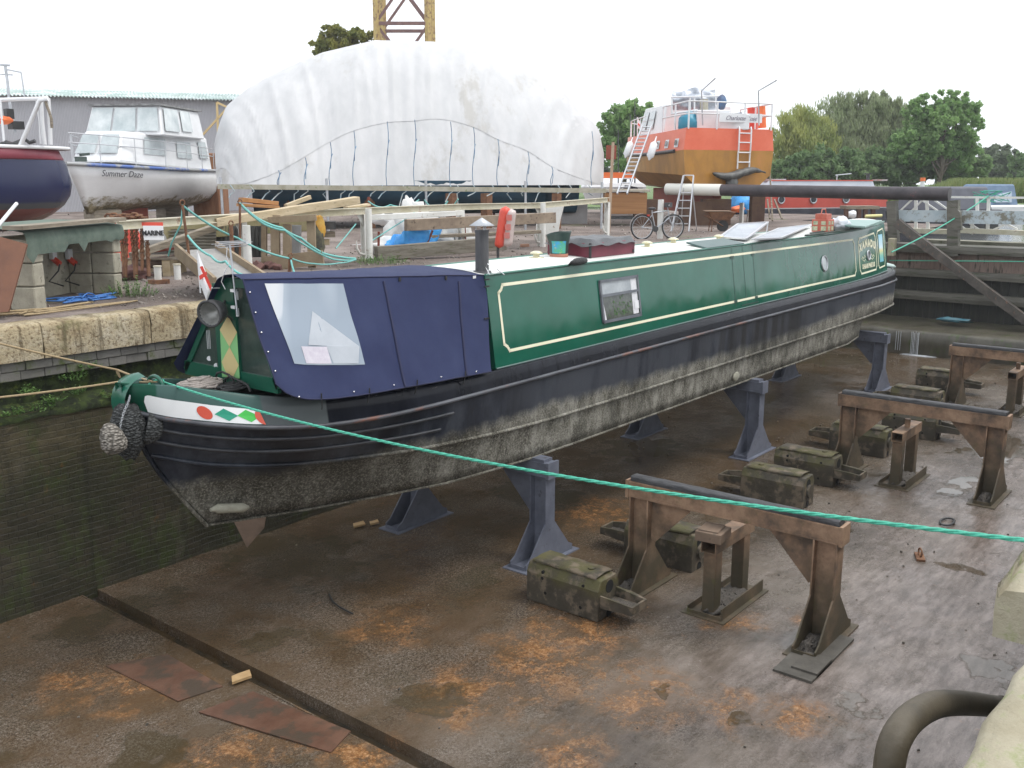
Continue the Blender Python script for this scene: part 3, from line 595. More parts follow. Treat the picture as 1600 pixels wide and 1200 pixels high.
def hull_mat():
    m, nt, b, ob, _ = newmat('weathered black hull'); s = nt.nodes.new('ShaderNodeSeparateXYZ'); nt.links.new(ob, s.inputs[0]); z, x = s.outputs[2], s.outputs[0]
    pa = nz(nt, scaled(nt, ob, (1, 1, .45)), 1.6, 9, .7); pa = ramp(nt, pa, [(.38,(.006,.0075,.012)), (.5,(.016,.02,.03)), (.62,(.045,.052,.066))])
    pa = mixc(nt, mth(nt, 'MULTIPLY', rng(nt, x, -8.5, -6), rng(nt, nz(nt, scaled(nt, ob, (1.3,1.3,.12)), 1.3, 8, .7), .36, .52, .25, .9)), pa, (.062,.068,.082))
    st = nz(nt, scaled(nt, ob, (3.2, 3.2, .32)), 1.2, 8, .75)
    pa = mixc(nt, rng(nt, st, .6, .72, 0, .55), pa, (.085,.088,.09))
    gr = nz(nt, scaled(nt, ob, (1, 1, .5)), 5.5, 12, .8); g2 = nz(nt, ob, 38, 4, .7); g0 = nz(nt, scaled(nt, ob, (1, 1, .6)), 1.1, 6, .6)
    wc = ramp(nt, gr, [(.36,(.05,.045,.036)), (.48,(.15,.142,.118)), (.6,(.29,.28,.245))]); wc = mixc(nt, rng(nt, g2, .53, .62, 0, .7), wc, (.36,.345,.29)); wc = mixc(nt, rng(nt, g2, .45, .36, 0, .6), wc, (.025,.022,.015))
    wc = mixc(nt, rng(nt, g0, .54, .66, 0, .7), wc, mixc(nt, rng(nt, g2, .5, .62), (.03,.028,.02), (.1,.095,.075)))
    wc = mixc(nt, mth(nt, 'MULTIPLY', rng(nt, x, -6.5, -9.5), rng(nt, nz(nt, ob, 2.2, 9, .75), .4, .56, .25, .85)), wc, mixc(nt, rng(nt, g2, .5, .6), (.035,.031,.022), (.15,.14,.11)))
    wc = mixc(nt, rng(nt, nz(nt, ob, 1.8, 8, .7), .62, .72, 0, .35), wc, (.11,.1,.04))
    # growth line: about .6 above the bottom plate amidships, streaky
    lim = mth(nt, 'ADD', .7, mth(nt, 'MULTIPLY', mth(nt, 'SUBTRACT', nz(nt, scaled(nt, ob, (1.2, 1.2, .15)), 1.3, 9, .7), .5), .34))
    lim = mth(nt, 'ADD', lim, mth(nt, 'MULTIPLY', nz(nt, ob, 9, 6), .12)); lim = mth(nt, 'ADD', lim, mth(nt, 'ADD', mth(nt, 'MULTIPLY', rng(nt, x, -8, -12), -.06), mth(nt, 'MULTIPLY', rng(nt, x, 2, 8), .22)))
    k = mth(nt, 'MULTIPLY', mth(nt, 'SUBTRACT', lim, z), 7, True)
    c = mixc(nt, k, pa, wc)
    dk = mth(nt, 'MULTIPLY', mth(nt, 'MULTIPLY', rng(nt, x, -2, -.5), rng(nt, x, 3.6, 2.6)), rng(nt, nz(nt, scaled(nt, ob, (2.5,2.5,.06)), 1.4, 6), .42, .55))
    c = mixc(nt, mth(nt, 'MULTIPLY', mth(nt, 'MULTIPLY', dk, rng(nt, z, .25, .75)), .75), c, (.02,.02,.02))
    nt.links.new(c, b.inputs['Base Color']); b.inputs['Specular IOR Level'].default_value = .3; nt.links.new(rng(nt, k, 0, 1, .32, .9), b.inputs['Roughness']); bump(nt, b, mth(nt, 'ADD', mth(nt, 'MULTIPLY', mth(nt, 'MULTIPLY', g2, k), .8), nz(nt, ob, 3, 6)), .35, .012); return m
HULLM = hull_mat()
b = B(); b.grid(hull_rows(['strake', 'chine', 'swim', 'bot'])); part(nb, 'hull', b, HULLM, double=True)
b = B(); b.grid([[HP('bot', st, s_, .03) + Vector((0,0,dz)) for s_, dz in ((-1,.0),(-1,-.018),(0,-.018),(1,-.018),(1,0),(0,0),(-1,0))] for st in ST], False); part(nb, 'base_plate', b, HULLM)
def gun_mat():
    m, nt, b, ob, _ = newmat('gunwale paint'); s = nt.nodes.new('ShaderNodeSeparateXYZ'); nt.links.new(ob, s.inputs[0]); x = s.outputs[0]
    n = nz(nt, scaled(nt, ob, (2,2,.3)), 1.8, 8); c = ramp(nt, n, [(.4,(.004,.005,.009)),(.68,(.013,.015,.022))]); c = mixc(nt, rng(nt, nz(nt, scaled(nt, ob, (1,1,6)), 2.5, 8, .7), .66, .7, 0, .5), c, (.35,.3,.28))
    c = mixc(nt, rng(nt, x, -10.12, -10.14), c, (.085,.098,.1)); c = mixc(nt, rng(nt, x, -10.83, -10.85), c, (.05,.1,.09)); c = mixc(nt, rng(nt, x, -11.74, -11.76), c, (.005,.06,.035))
    nt.links.new(c, b.inputs['Base Color']); b.inputs['Roughness'].default_value = .22; b.inputs['Specular IOR Level'].default_value = .16; return m
b = B()
for side in (-1, 1):
    b.grid([[HP('strake', st, side), HP('strake', st, side).lerp(HP('top', st, side), .5), HP('top', st, side), HP('top', st, side, -.02) + Vector((0,0,.012)), HP('top', st, side, -.06), HP('top', st, side, -.06) - Vector((0,0,.09))] for st in ST])
part(nb, 'gunwale', b, gun_mat(), double=True)
BKP = M('dark bow deck paint', (.03,.035,.035), (.06,.07,.065), 3, .5)
b = B(); b.grid([[Vector((HP('top', st, -1).x, YC + s_*max(0,abs(HP('top', st, -1, -.05).y - YC)), HP('top', st).z - (.07 if st[0] == 'b' else .02))) for s_ in (-1,-.5,0,.5,1)] for st in ST]); part(nb, 'deck', b, BKP)
# stem bar and stem head
stem = [(5.9,1.6),(5.7,1.86),(5.52,2.12),(5.37,2.33),(5.24,2.57),(5.13,2.84),(5.07,3.06),(4.99,3.2),(4.98,3.33),(5.03,3.42),(5.13,3.45)]
b = B(); b.tube([(x-.01, YC, z) for x, z in stem[:8]], .022, 6); part(nb, 'stem_bar', b, HULLM)
GRN = M('bottle green gloss paint', (.008,.085,.055), (.014,.11,.07), 1.5, .25)
b = B(); rows = []
for i in range(9):
    a = i/8*math.pi*.75 - .25; rows.append([(5.2 - .2*math.cos(a) - .02, YC + s_*.11, 3.2 + .24*math.sin(a)) for s_ in (-1,-.5,0,.5,1)])
b.grid([[Vector((5.2 - (.24)*math.cos(a) , YC + math.sin(p)*.13, 3.2 + .26*math.sin(a) - .0)) - Vector((0, 0, .03*abs(math.sin(p)))) for p in [(-1+k*.25)*math.pi/2 for k in range(9)]] for a in [-.9+i*.28 for i in range(10)]]); part(nb, 'stem_head', b, GRN)
STRK = M('rubbed strake', (.03,.032,.04), (.11,.115,.13), 3, .35, col3=(.16,.07,.05), t3=.6, sc3=5, bmp=.3, stretch=(.3,1,1))
b = B(); 
for side in (-1, 1): b.tube([HP('strake', st, side, .012) for st in ST if not (st[0]=='b' and st[1]<.002)], .027, 8)
part(nb, 'rubbing_strake', b, STRK)
b = B()
for side in (-1, 1): b.tube([HP('chine', st, side, .008) for st in ST if not (st[0]=='b' and st[1]<.003)], .024, 8)
part(nb, 'rubbing_strake', b, HULLM)
b = B()
for fr in (.3, .62):
    for side in (-1, 1):
        pts = [HP('strake', st, side, .01).lerp(HP('chine', st, side, .01), fr) for st in ST[2:28]]; pts = [p for p in pts if p.x < 8.9 - fr*.1]
        b.tube(pts, .02, 8)
part(nb, 'rubbing_strake', b, M('black strake paint', (.02,.021,.026), (.05,.053,.06), 3, .4))
# fender/anode lumps on the hull
ANO = M('zinc anode', (.25,.24,.19), (.36,.35,.28), 9, .8, bmp=.6)
b = B(); pa_, pb_ = gy(335, 795, 9.0), gy(385, 793, 8.93); b.tube([pa_ - Vector((.05,0,0)), pa_, pa_+(pb_-pa_)*.1, pa_+(pb_-pa_)*.9, pb_, pb_+Vector((.03,0,0))], [.02,.035,.055,.055,.035,.02], 10); part(nb, 'anode', b, ANO)
p = gy(1150, 588, 8.04); b = B(); b.blob(p, (.13,.03,.09), .1); part(nb, 'anode', b, ANO)
# --- bulwark decoration: white field, discs and diamonds
arc = [(0, 0)]; xs_ = [5.08 + i*.02 for i in range(100)]; acc = 0; tab = []
def WPx(x, f, off=.004):
    st = ('b', (x - 5.08)/(11 - 5.08)); a = HP('strake', st); c_ = HP('top', st); p = a.lerp(c_, f)
    n = Vector((-.6, -1, 0)).normalized() if x < 6.1 else Vector((-.2,-1,0)).normalized(); return p + n*off
for x in xs_:
    if tab: acc += (WPx(x, .4) - tab[-1][2]).length
    tab.append((acc, x, WPx(x, .4)))
def A2X(a): return interp(a, [(t[0], t[1]) for t in tab])
def X2A(x): return interp(x, [(t[1], t[0]) for t in tab])
def Wp(a, h, off): x = A2X(a); H_ = smooth(x, HT['top'][3]) - smooth(x, HT['strake'][3]); return WPx(x, h/H_, off)
b = B(); a0, a1 = X2A(5.2), X2A(6.165); rows = []
for i in range(41):
    t = i/40; a = lerp(a0, a1, t); hh = .235 - .05*t; top_ = hh if (a-a0) > .09 else hh - .09 + math.sqrt(max(0, .09**2 - (.09-(a-a0))**2))
    rows.append([Wp(a, lerp(.035, top_, k/4), .007) for k in range(5)])
b.grid(rows, False); WHB = M('white bow panel paint', (.78,.79,.79), None, rough=.4); part(nb, 'bow_panel', b, WHB)
def onbow(b, pts, off): return b.add([Wp(a, h, off) for a, h in pts], [tuple(range(len(pts)))])
def pxA(u):
    best = min(tab, key=lambda t: abs(_proj(t[2])[0] - u)); return best[0]
def _proj(p):
    d = p - E0; Fw = d.x*math.cos(AX) + d.y*math.sin(AX); x = d.x*math.sin(AX) - d.y*math.cos(AX); z = Fw*math.cos(TH) - d.z*math.sin(TH); y = Fw*math.sin(TH) + d.z*math.cos(TH)
    return 800 + F_PX*x/z, 600 - F_PX*y/z
RD = M('orange red disc paint', (.62,.09,.05), None, rough=.4); DG = M('teal green diamond paint', (.02,.3,.19), None, rough=.4); LG = M('bright green diamond paint', (.06,.5,.08), None, rough=.4)
c1 = pxA(318); b = B(); onbow(b, [(c1+.075*math.cos(k*.314), .12+.068*math.sin(k*.314)) for k in range(20)], .011)
c2 = a1; onbow(b, [(c2+.075*math.cos(math.pi/2+k*.314), .105+.075*math.sin(math.pi/2+k*.314)) for k in range(11)], .011); parts(nb, 'bow_disc', b, RD)
for u_, mm in ((352, DG), (387, LG)):
    c1 = pxA(u_); b = B(); onbow(b, [(c1-.12,.115),(c1,.055),(c1+.12,.115),(c1,.18)], .011); part(nb, 'bow_diamond', b, mm)
# T stud and hoop on the bow deck
hp = gy(243, 598, YC); b = B(); b.tube([hp + Vector((-.0, .13*math.cos(k*math.pi/8), -.02+.09*math.sin(k*math.pi/8))) for k in range(9)], .022, 8); part(nb, 'mooring_hoop', b, GRN)
# --- cabin
def cb(x): return interp(x, [(9.8,.95),(23.3,.95),(24.6,.91),(25.6,.85),(26.4,.76)])
def cz(x): return interp(x, [(9.8,4.14),(22,4.15),(24,4.18),(25.4,4.24),(26.4,4.3)])
ZB = 2.9
def zb(x): return smooth(x, HT['top'][3]) - .005
def CS(x, z, off=0., side=-1): return Vector((x, YC + side*(cb(x) - .18*(z-ZB)/1.24 + off), z))
def cabin_mat():
    m, nt, b, ob, _ = newmat('dark green coach paint'); n = nz(nt, ob, .9, 4); c = ramp(nt, n, [(.35,(.006,.085,.052)),(.65,(.012,.115,.075))])
    nt.links.new(c, b.inputs['Base Color']); n2 = nz(nt, ob, 2.5, 7); nt.links.new(rng(nt, n2, .3, .7, .06, .16), b.inputs['Roughness']); b.inputs['Specular IOR Level'].default_value = .5
    bump(nt, b, nz(nt, scaled(nt, ob, (1,1,.6)), 1.1, 2), .55, .03); return m
CAB = cabin_mat(); xs_ = [9.82 + i*(26.35-9.82)/60 for i in range(61)]
b = B()
for s_ in (-1, 1): b.grid([[CS(x, lerp(zb(x), cz(x), k/6), 0, s_) for k in range(7)] for x in xs_])
for x in (9.82, 26.35): b.add([CS(x, zb(x)), CS(x, cz(x)), (x, YC, cz(x)+.07), CS(x, cz(x), 0, 1), CS(x, zb(x), 0, 1)], [(0,1,2,3,4)])
part(nb, 'cabin', b, CAB)
ROOF = M('off white roof paint', (.66,.67,.63), (.74,.75,.72), 1.5, .55, col3=(.45,.45,.4), t3=.68, sc3=3, bmp=.1)
b = B(); b.grid([[Vector((x, YC + t*(cb(x)-.18*(cz(x)-ZB)/1.24+.005), cz(x) + .004 + .07*(1-t*t))) for t in [k/6-1 for k in range(13)]] for x in xs_]); part(nb, 'roof', b, ROOF)
b = B()
for s_ in (-1, 1): b.tube([CS(x, cz(x)+.012, .0, s_) for x in xs_], .02, 6)
part(nb, 'roof_rail', b, M('faded green rail paint', (.04,.15,.11), (.08,.2,.16), 3, .35))
b = B(); 
for s_ in (-1,): b.tube([CS(x, zb(x)+.015, .012, s_) for x in xs_], .013, 6)
part(nb, 'lower_moulding', b, M('grey green moulding', (.12,.17,.16), None, rough=.4))
CREAM = M('cream lining paint', (.78,.75,.54), (.82,.79,.6), 4, .45)
def strip(b, pts, wd, off=.005, closed=True):
    n = len(pts)
    for i in range(n if closed else n-1):
        (x0, z0), (x1, z1) = pts[i], pts[(i+1) % n]; L = math.hypot(x1-x0, z1-z0); nx, nz_ = -(z1-z0)/L*wd/2, (x1-x0)/L*wd/2; ex, ez = (x1-x0)/L*wd*.4, (z1-z0)/L*wd*.4; k = max(1, int(L/.5)); 
        b.grid([[CS(lerp(x0-ex,x1+ex,j/k)+s_*nx, lerp(z0-ez,z1+ez,j/k)+s_*nz_, off) for s_ in (-1,1)] for j in range(k+1)], False)
def cab_xz(u, v): 
    p = gp(u, v, CS(15, 3.5), Vector((0, -1.24, -.18)).normalized() * -1); return p.x, p.z
def notched(x0, x1, zl0, zh0, zl1, zh1, r=.1):
    return [(x0+r, zl0),(x1-r, zl1),(x1-r*.6, zl1+r*.6),(x1, zl1+r),(x1, zh1-r),(x1-r*.6, zh1-r*.6),(x1-r, zh1),(x0+r, zh0),(x0+r*.6, zh0-r*.6),(x0, zh0-r),(x0, zl0+r),(x0+r*.6, zl0+r*.6)]
b = B(); strip(b, notched(10.05, 23.55, 3.11, 4.0, 3.13, 3.98), .042); strip(b, notched(23.85, 25.25, 3.13, 3.98, 3.15, 4.06, .09), .042); strip(b, notched(25.42, 26.15, 3.16, 4.09, 3.18, 4.14, .07), .036); part(nb, 'lining', b, CREAM)
def place_letters(b, txt, xc, zc, wd, hgt, arch, bold):
    n = len(txt)
    for i, ch in enumerate(txt):
        t = (i - (n-1)/2)/((n-1)/2); x = xc + t*wd/2*(1-.5/n); z = zc - arch*t*t; sl = -2*arch*t/(wd/2)*.45
        o = CS(x, z, .006); rt = (CS(x+.05, z+.05*sl, .006) - o); up = (CS(x, z+.05, .006) - o).normalized(); up = (up - rt.normalized()*sl*.5).normalized()
        b.text(ch, hgt, o, rt, up, .003, 0, bold)
b = B(); place_letters(b, 'XANADU', 24.55, 3.76, 1.22, .25, .08, .014); place_letters(b, 'SHARPNESS', 24.55, 3.24, 1.0, .15, 0, .008)
for s_ in (-1, 1):
    strip(b, [(24.55+s_*.2,3.5),(24.55+s_*.28,3.56),(24.55+s_*.36,3.48),(24.55+s_*.44,3.53),(24.55+s_*.52,3.48)], .018, closed=False); strip(b, [(24.55+s_*.22,3.46),(24.55+s_*.34,3.42),(24.55+s_*.46,3.46)], .015, closed=False)
part(nb, 'boat_name', b, CREAM)
b = B(); b.grid([[CS(lerp(25.55,25.98,i), z, .006) for i in (0,.5,1)] for z in (3.3,3.45,3.6,3.8,4.0)], False)
m, nt, bb, ob, _ = newmat('pale landscape panel'); s = nt.nodes.new('ShaderNodeSeparateXYZ'); nt.links.new(ob, s.inputs[0]); nt.links.new(ramp(nt, mth(nt,'ADD',rng(nt, s.outputs[2], 1.7, 2.5), mth(nt,'MULTIPLY',nz(nt, ob, 8, 4),.1)), [(.1,(.1,.4,.55)),(.35,(.2,.5,.4)),(.5,(.7,.65,.3)),(.6,(.6,.75,.8)),(1,(.3,.6,.75))]), bb.inputs['Base Color']); part(nb, 'painted_panel', b, m)
# portholes
for x_, z_ in ((21.55, 3.54), (24.55, 3.54)):
    o = CS(x_, z_, .012); rt = Vector((1,0,0)); up = (CS(x_, z_+1, .012)-o).normalized(); b = B(); rr_ = .165 if x_ < 22 else .115
    b.tube([o + rt*math.cos(k*.314)*rr_ + up*math.sin(k*.314)*rr_ for k in range(20)], .022, 6, True); ph = part(nb, 'porthole', b, galv)
    b = B(); b.add([o + rt*math.cos(k*.314)*rr_ + up*math.sin(k*.314)*rr_ for k in range(20)], [tuple(range(20))]); part(ph, 'pane', b, glasspale if x_ < 22 else glassdark)
# window
WC_ = [cab_xz(*p) for p in ((936,440),(995,431),(1000,495),(944,504))]
x0, x1 = (WC_[0][0]+WC_[3][0])/2, (WC_[1][0]+WC_[2][0])/2; z0, z1 = 3.24, 3.86
b = B(); strip(b, [(x0,z0),(x1,z0),(x1,z1),(x0,z1)], .045, .03); strip(b, [(x0-.02,z0),(x1+.02,z0),(x1+.02,z1),(x0-.02,z1)], .03, .015); strip(b, [(x0,lerp(z0,z1,.64)),(x1,lerp(z0,z1,.64))], .04, .034, False)
WF = M('grey window frame', (.09,.1,.12), (.14,.15,.17), 5, .4); win = part(nb, 'window', b, WF)
def quadcs(b, xa, xb, za, zb_, off): b.grid([[CS(x, z, off) for z in (za, zb_)] for x in (xa, xb)], False)
b = B(); quadcs(b, x0, x1, z0, lerp(z0,z1,.63), .006); part(win, 'lower_pane', b, M('dim window glass', (.035,.042,.035), (.1,.115,.1), 9, .1, spec=.6))
b = B(); quadcs(b, x0, x1, lerp(z0,z1,.65), z1, .006); part(win, 'upper_pane', b, M('bright window glass', (.28,.31,.33), (.42,.45,.47), 3, .1, spec=.6))
b = B()
for k in range(5): xa = lerp(x0, x1, .82 + .03*k); b.add([CS(xa, z0+.03, .009+.003*(k%2)), CS(xa+.035, z0+.03, .011), CS(xa+.03, z1-.03, .011), CS(xa-.005, z1-.03, .009+.003*(k%2))], [(0,1,2,3)])
b.add([CS(x0+.03, z0+.02, .01), CS(x0+.1, z0+.02, .01), CS(x0+.03, z0+.38, .01)], [(0,1,2)]); parts(win, 'curtain', b, M('white curtain', (.62,.62,.64), (.75,.75,.77), 20, .9))
b = B(); rr = random.Random(2)
for k in range(110):
    t = rr.gauss(.48,.15); x_ = lerp(x0,x1,min(.78,max(.15,t))); z_ = z0+.04+abs(rr.gauss(0,.14)); z_ = min(z_, z0+.36); o = CS(x_, z_, .009); b.add([o, o+Vector((.035*rr.uniform(-1,1),0,.03)), o+Vector((.01,-.002,.045*rr.random())),], [(0,1,2)])
part(win, 'pot_plant', b, M('house plant', (.05,.14,.03), (.12,.25,.08), 20, .6))
b = B(); quadcs(b, lerp(x0,x1,.86), lerp(x0,x1,.98), lerp(z0,z1,.17), lerp(z0,z1,.38), .02); part(win, 'white_bottle', b, whiteclean)
# side doors seam and hatch
b = B()
for u_ in (1146.5, 1163, 1178):
    xa, _ = cab_xz(u_, 440); strip(b, [(xa, zb(xa)+.08), (xa, cz(xa)-.02)], .012, .004, False)
xa = cab_xz(1150, 470)[0]; xb_ = cab_xz(1175, 470)[0]; strip(b, [(xa, 3.02),(xb_, 3.02)], .02, .008, False)
for z_ in (3.12, 3.95): strip(b, [(cab_xz(1146,440)[0]-.04, z_),(cab_xz(1146,440)[0]+.06, z_)], .05, .01, False); strip(b, [(cab_xz(1178,440)[0]-.06, z_),(cab_xz(1178,440)[0]+.04, z_)], .04, .01, False)
parts(nb, 'side_door_seam', b, M('dark green seam', (.004,.04,.025), None, rough=.4))
b = B(); xa = cab_xz(1117, 400)[0]; xb_ = cab_xz(1174, 395)[0]; b.add([(xa, 8.32, 4.15),(xb_, 8.32, 4.16),(xb_, 8.75, 4.24),(xa, 8.75, 4.24),(xa, 8.32, 4.18),(xb_, 8.32, 4.19),(xb_, 8.75, 4.27),(xa, 8.75, 4.27)], [(0,3,2,1),(4,5,6,7),(0,1,5,4),(1,2,6,5),(2,3,7,6),(3,0,4,7)]); part(nb, 'side_hatch', b, M('slate green hatch', (.05,.1,.095), (.07,.12,.115), 4, .4))
# chimney
b = B(); cx_, cy_ = 9.98, 8.52; b.cyl((cx_,cy_,4.16),(cx_,cy_,4.72),.093,.09,20); b.cyl((cx_,cy_,4.16),(cx_,cy_,4.19),.13,.12,20); b.cyl((cx_,cy_,4.7),(cx_,cy_,4.735),.097,.097,20)
ch = part(nb, 'chimney', b, M('sooty grey chimney', (.045,.045,.05), (.1,.1,.105), 3, .6, bmp=.2, stretch=(3,3,.6)))
b = B(); b.lathe([(.165,4.79),(.17,4.795),(.0,4.9)], (cx_,cy_,0)); b.lathe([(.165,4.79),(.0,4.86)], (cx_,cy_,0))
for k in range(3): b.cyl((cx_+.08*math.cos(k*2.1),cy_+.08*math.sin(k*2.1),4.7),(cx_+.08*math.cos(k*2.1),cy_+.08*math.sin(k*2.1),4.82),.008,seg=5)
part(ch, 'cowl', b, galv)
b = B(); b.tube([gz(u,v,z) for u,v,z in ((762,428,4.2),(766,416,4.3),(762,412,4.32),(759,418,4.25),(765,429,4.2),(775,427,4.19),(783,426,4.2),(776,420,4.22),(788,429,4.19))], .006, 5); part(nb, 'cable', b, whiteclean)
# mushroom vents
BR = M('cream brass vent', (.62,.58,.38), (.7,.66,.48), 4, .3, .2)
for u_, v_ in ((838,403),(1011,386),(1052,380),(1123,375)):
    p = gz(u_, v_, 4.21); b = B(); b.lathe([(.0,.0),(.12,.0),(.12,.012),(.05,.014),(.05,.06),(.1,.065),(.095,.085),(.05,.105),(0,.11)], p); part(nb, 'roof_vent', b, BR)
# solar panels on their stands
for bl, brt, tr, tl in (((1124,371),(1166,373),(1200,347),(1153,350)), ((1176,374),(1220,372),(1268,351),(1217,357))):
    P = [gz(*bl, 4.25), gz(*brt, 4.25), gy(*tr, 9.3), gy(*tl, 9.45)]; n = (P[1]-P[0]).cross(P[3]-P[0]).normalized(); b = B(); 
    for i in range(4): b.beam(P[i], P[(i+1)%4], .045, .03, n)
    for a_ in (P[2], P[3]): b.beam(a_, (a_.x - .05, a_.y, 4.2), .02, .02)
    sp_ = part(nb, 'solar_panel', b, alu); b = B(); b.prism([p_ - n*.01 for p_ in P], n*.012); part(sp_, 'panel_face', b, M('pale solar panel face', (.27,.3,.34), (.42,.45,.49), 2, .35))
b = B(); P = [gz(1260,368,4.22), gz(1343,357,4.28)]; b.beam(P[0], P[1], .09, .035); b.beam(P[0]+Vector((.6,.15,.02)), P[1]+Vector((0,.15,.02)), .05, .03); part(nb, 'boat_pole', b, M('dark green plank', (.03,.055,.045), (.07,.09,.08), 4, .5))
b = B(); P = [gz(1312,354,4.34), gz(1352,357,4.34), gz(1378,347,4.34), gz(1322,346,4.34)]; b.prism(P, (0,0,.05)); part(nb, 'stern_hatch', b, M('pale green hatch', (.2,.33,.3), (.26,.38,.35), 3, .4), bevel=.01)
b = B(); pe = HP('top', ('s', 1), -1); b.blob((27.55, 9.0, 3.04), (.2,.5,.1), .05); part(nb, 'stern_fender', b, M('pale green stern pad', (.4,.5,.47), None, rough=.5))
b = B(); p = gz(905, 412, 4.2); b.tube([gz(888,414,4.16), gz(893,411,4.2), gz(900,409,4.21), gz(908,408,4.21), gz(914,407,4.2)], [.01,.03,.055,.055,.045], 8); part(nb, 'roof_fender', b, blackrope)
# --- canvas cover
Tn = [Vector((6.17,8.585,4.37)), Vector((9.9,8.35,4.15))]; Tf = [Vector((6.17,9.02,4.35)), Vector((9.9,9.84,4.2))]
bpts = [gy(430,600,8.16), gy(447,615,8.1), gy(485,625,8.035), gy(560,619,8.0), gy(640,605,7.985), gy(700,594,7.99), gy(768,581,8.0)]
bx = [(p.x, p) for p in bpts]
def Bn(x): return Vector((x, interp(x, [(p.x, p.y) for p in bpts]), smooth(x, [(p.x, p.z) for p in bpts])))
def CV(s, t, off=0.):
    a = Tn[0].lerp(Tn[1], s); c_ = Bn(lerp(bpts[0].x, bpts[-1].x, s)); p = a.lerp(c_, t); n = Vector((0,-1.2,.6)).normalized()
    wr = .02*noise.noise(Vector((s*7, t*3, 1))) + .011*noise.noise(Vector((s*25, t*5, 4)))*(.3+t) - .025*math.sin(math.pi*t)*(1-abs(math.sin(s*math.pi*3))*.5)
    return p + n*(off + wr)
CANV = M('navy blue canvas', (.02,.027,.078), (.03,.04,.1), 1.2, .75, bmp=.25, bsc=160, spec=.25)
cv = None; b = B(); b.grid([[CV(i/60, j/24) for j in range(25)] for i in range(61)])
b.grid([[ (lambda a, c_: a.lerp(c_, j/10) + Vector((0,0,.05*math.sin(math.pi*j/10)*(1-.3*i/40) + .01*noise.noise(Vector((i*.2,j*.4,0))))))(Tn[0].lerp(Tn[1], i/40), Tf[0].lerp(Tf[1], i/40)) for j in range(11)] for i in range(41)])
b.grid([[ (lambda a, c_: a.lerp(Vector((c_.x, 2*YC+.0-c_.y, c_.z)), j/10) + Vector((0,.015*noise.noise(Vector((i*.3,j*.3,9))),0)))(Tf[0].lerp(Tf[1], i/40), Bn(lerp(bpts[0].x, bpts[-1].x, i/40))) for j in range(11)] for i in range(41)])
b.grid([[CV(1, j/12) + Vector((k*.0, 0, 0)) + Vector((.0, .02*k, 0)) for k in (0,1)] for j in range(13)])
cov = part(nb, 'canvas_cover', b, CANV)
def st_of(u, v):
    P0 = Tn[0].lerp(Tn[1], .5); a = Tn[1]-Tn[0]; c_ = Bn(8) - P0; p = gp(u, v, P0 + (Vector((0,-1.2,.6)).normalized()*-.01), a.cross(c_).normalized())
    s = (p.x - 6.17)/(9.88-6.17); A = Tn[0].lerp(Tn[1], s); D_ = Bn(lerp(bpts[0].x, bpts[-1].x, s)); return s, (A.z - p.z)/(A.z - D_.z)
cor = [st_of(*p) for p in ((412,443),(535,443),(577,567),(457,567))]
def bil(i, j, off): s0 = [lerp(cor[0][k], cor[1][k], i) for k in (0,1)]; s1_ = [lerp(cor[3][k], cor[2][k], i) for k in (0,1)]; return CV(lerp(s0[0],s1_[0],j), lerp(s0[1],s1_[1],j), off)
m, nt, bb, ob, _ = newmat('cloudy plastic window'); n = nz(nt, scaled(nt, ob, (1,1,.5)), 1.3, 1, .4); nt.links.new(ramp(nt, n, [(.42,(.26,.31,.37)),(.5,(.34,.39,.45)),(.515,(.5,.53,.57)),(.6,(.58,.6,.62))]), bb.inputs['Base Color']); bb.inputs['Roughness'].default_value = .12; bump(nt, bb, nz(nt, ob, 2.0, 2), .3, .02)
b = B(); b.grid([[bil(i/16, j/16, .008) for j in range(17)] for i in range(17)]); pw = part(cov, 'clear_window', b, m)
b = B(); b.grid([[bil(lerp(.16,.5,i/4), lerp(.78,.985,j/4), .013) for j in range(5)] for i in range(5)]); part(pw, 'paper_notice', b, M('pinkish paper behind the window', (.5,.46,.53), (.58,.55,.6), 20, .4))
b = B(); b.add([bil(*p, .012) for p in ((.47,.34),(.98,.78),(.9,.985),(.53,.985),(.5,.77),(.26,.76))], [(0,1,2,3,4,5)]); part(pw, 'pale_sheet', b, M('pale sheet behind the window', (.38,.41,.45), (.45,.48,.52), 3, .3))
SEAM = M('dark blue seam', (.015,.018,.06), None, rough=.7)
b = B()
for top_, bot_ in (((598,440),(647,603)), ((716,440),(757,583))):
    A = st_of(*top_); D_ = st_of(*bot_); b.tube([CV(lerp(A[0],D_[0],k/20), lerp(max(.01,A[1]),min(.99,D_[1]),k/20), .006) for k in range(21)], .017, 6)
b.tube([CV(i/40, .995, .004) for i in range(41)], .008, 5); b.tube([CV(0.002, i/20, .004) for i in range(21)], .009, 5); b.tube([CV(i/40, .0, .004) for i in range(41)], .008, 5); parts(cov, 'seam', b, SEAM, 3)
b = B()
for s_, t_ in ((.004,.12),(.004,.3),(.004,.48),(.004,.66),(.004,.84),(.28,.96),(.46,.96),(.7,.96),(.9,.97),(.06,.99)):
    p = CV(s_+.008, t_, .01); b.blob(p, (.012,.012,.012), 0, seg=8, rings=5)
parts(cov, 'stud', b, M('chrome stud', (.7,.7,.72), None, rough=.2, metal=.9))
b = B()
for s_ in (.15,.35,.58,.84): p = CV(s_, .985, .012); b.tube([p+Vector((0,0,.05)), p, Vector((p.x, 8.02, p.z-.1)), Vector((p.x, 8.03, p.z-.13))], .008, 5)
for u_, v_ in ((623,440),(695,440)): s_, t_ = st_of(u_, v_); b.obox(CV(s_, .03, .012), (.03,.015,.05))
for v_ in (437,448,498,556): p = gp(755, v_, Vector((9.86,8.2,3.5)), Vector((0,1,-.15)).normalized()); b.beam(p + Vector((0,-.02,0)), p + Vector((.1,-.02,0)), .012, .02)
parts(cov, 'strap', b, black)
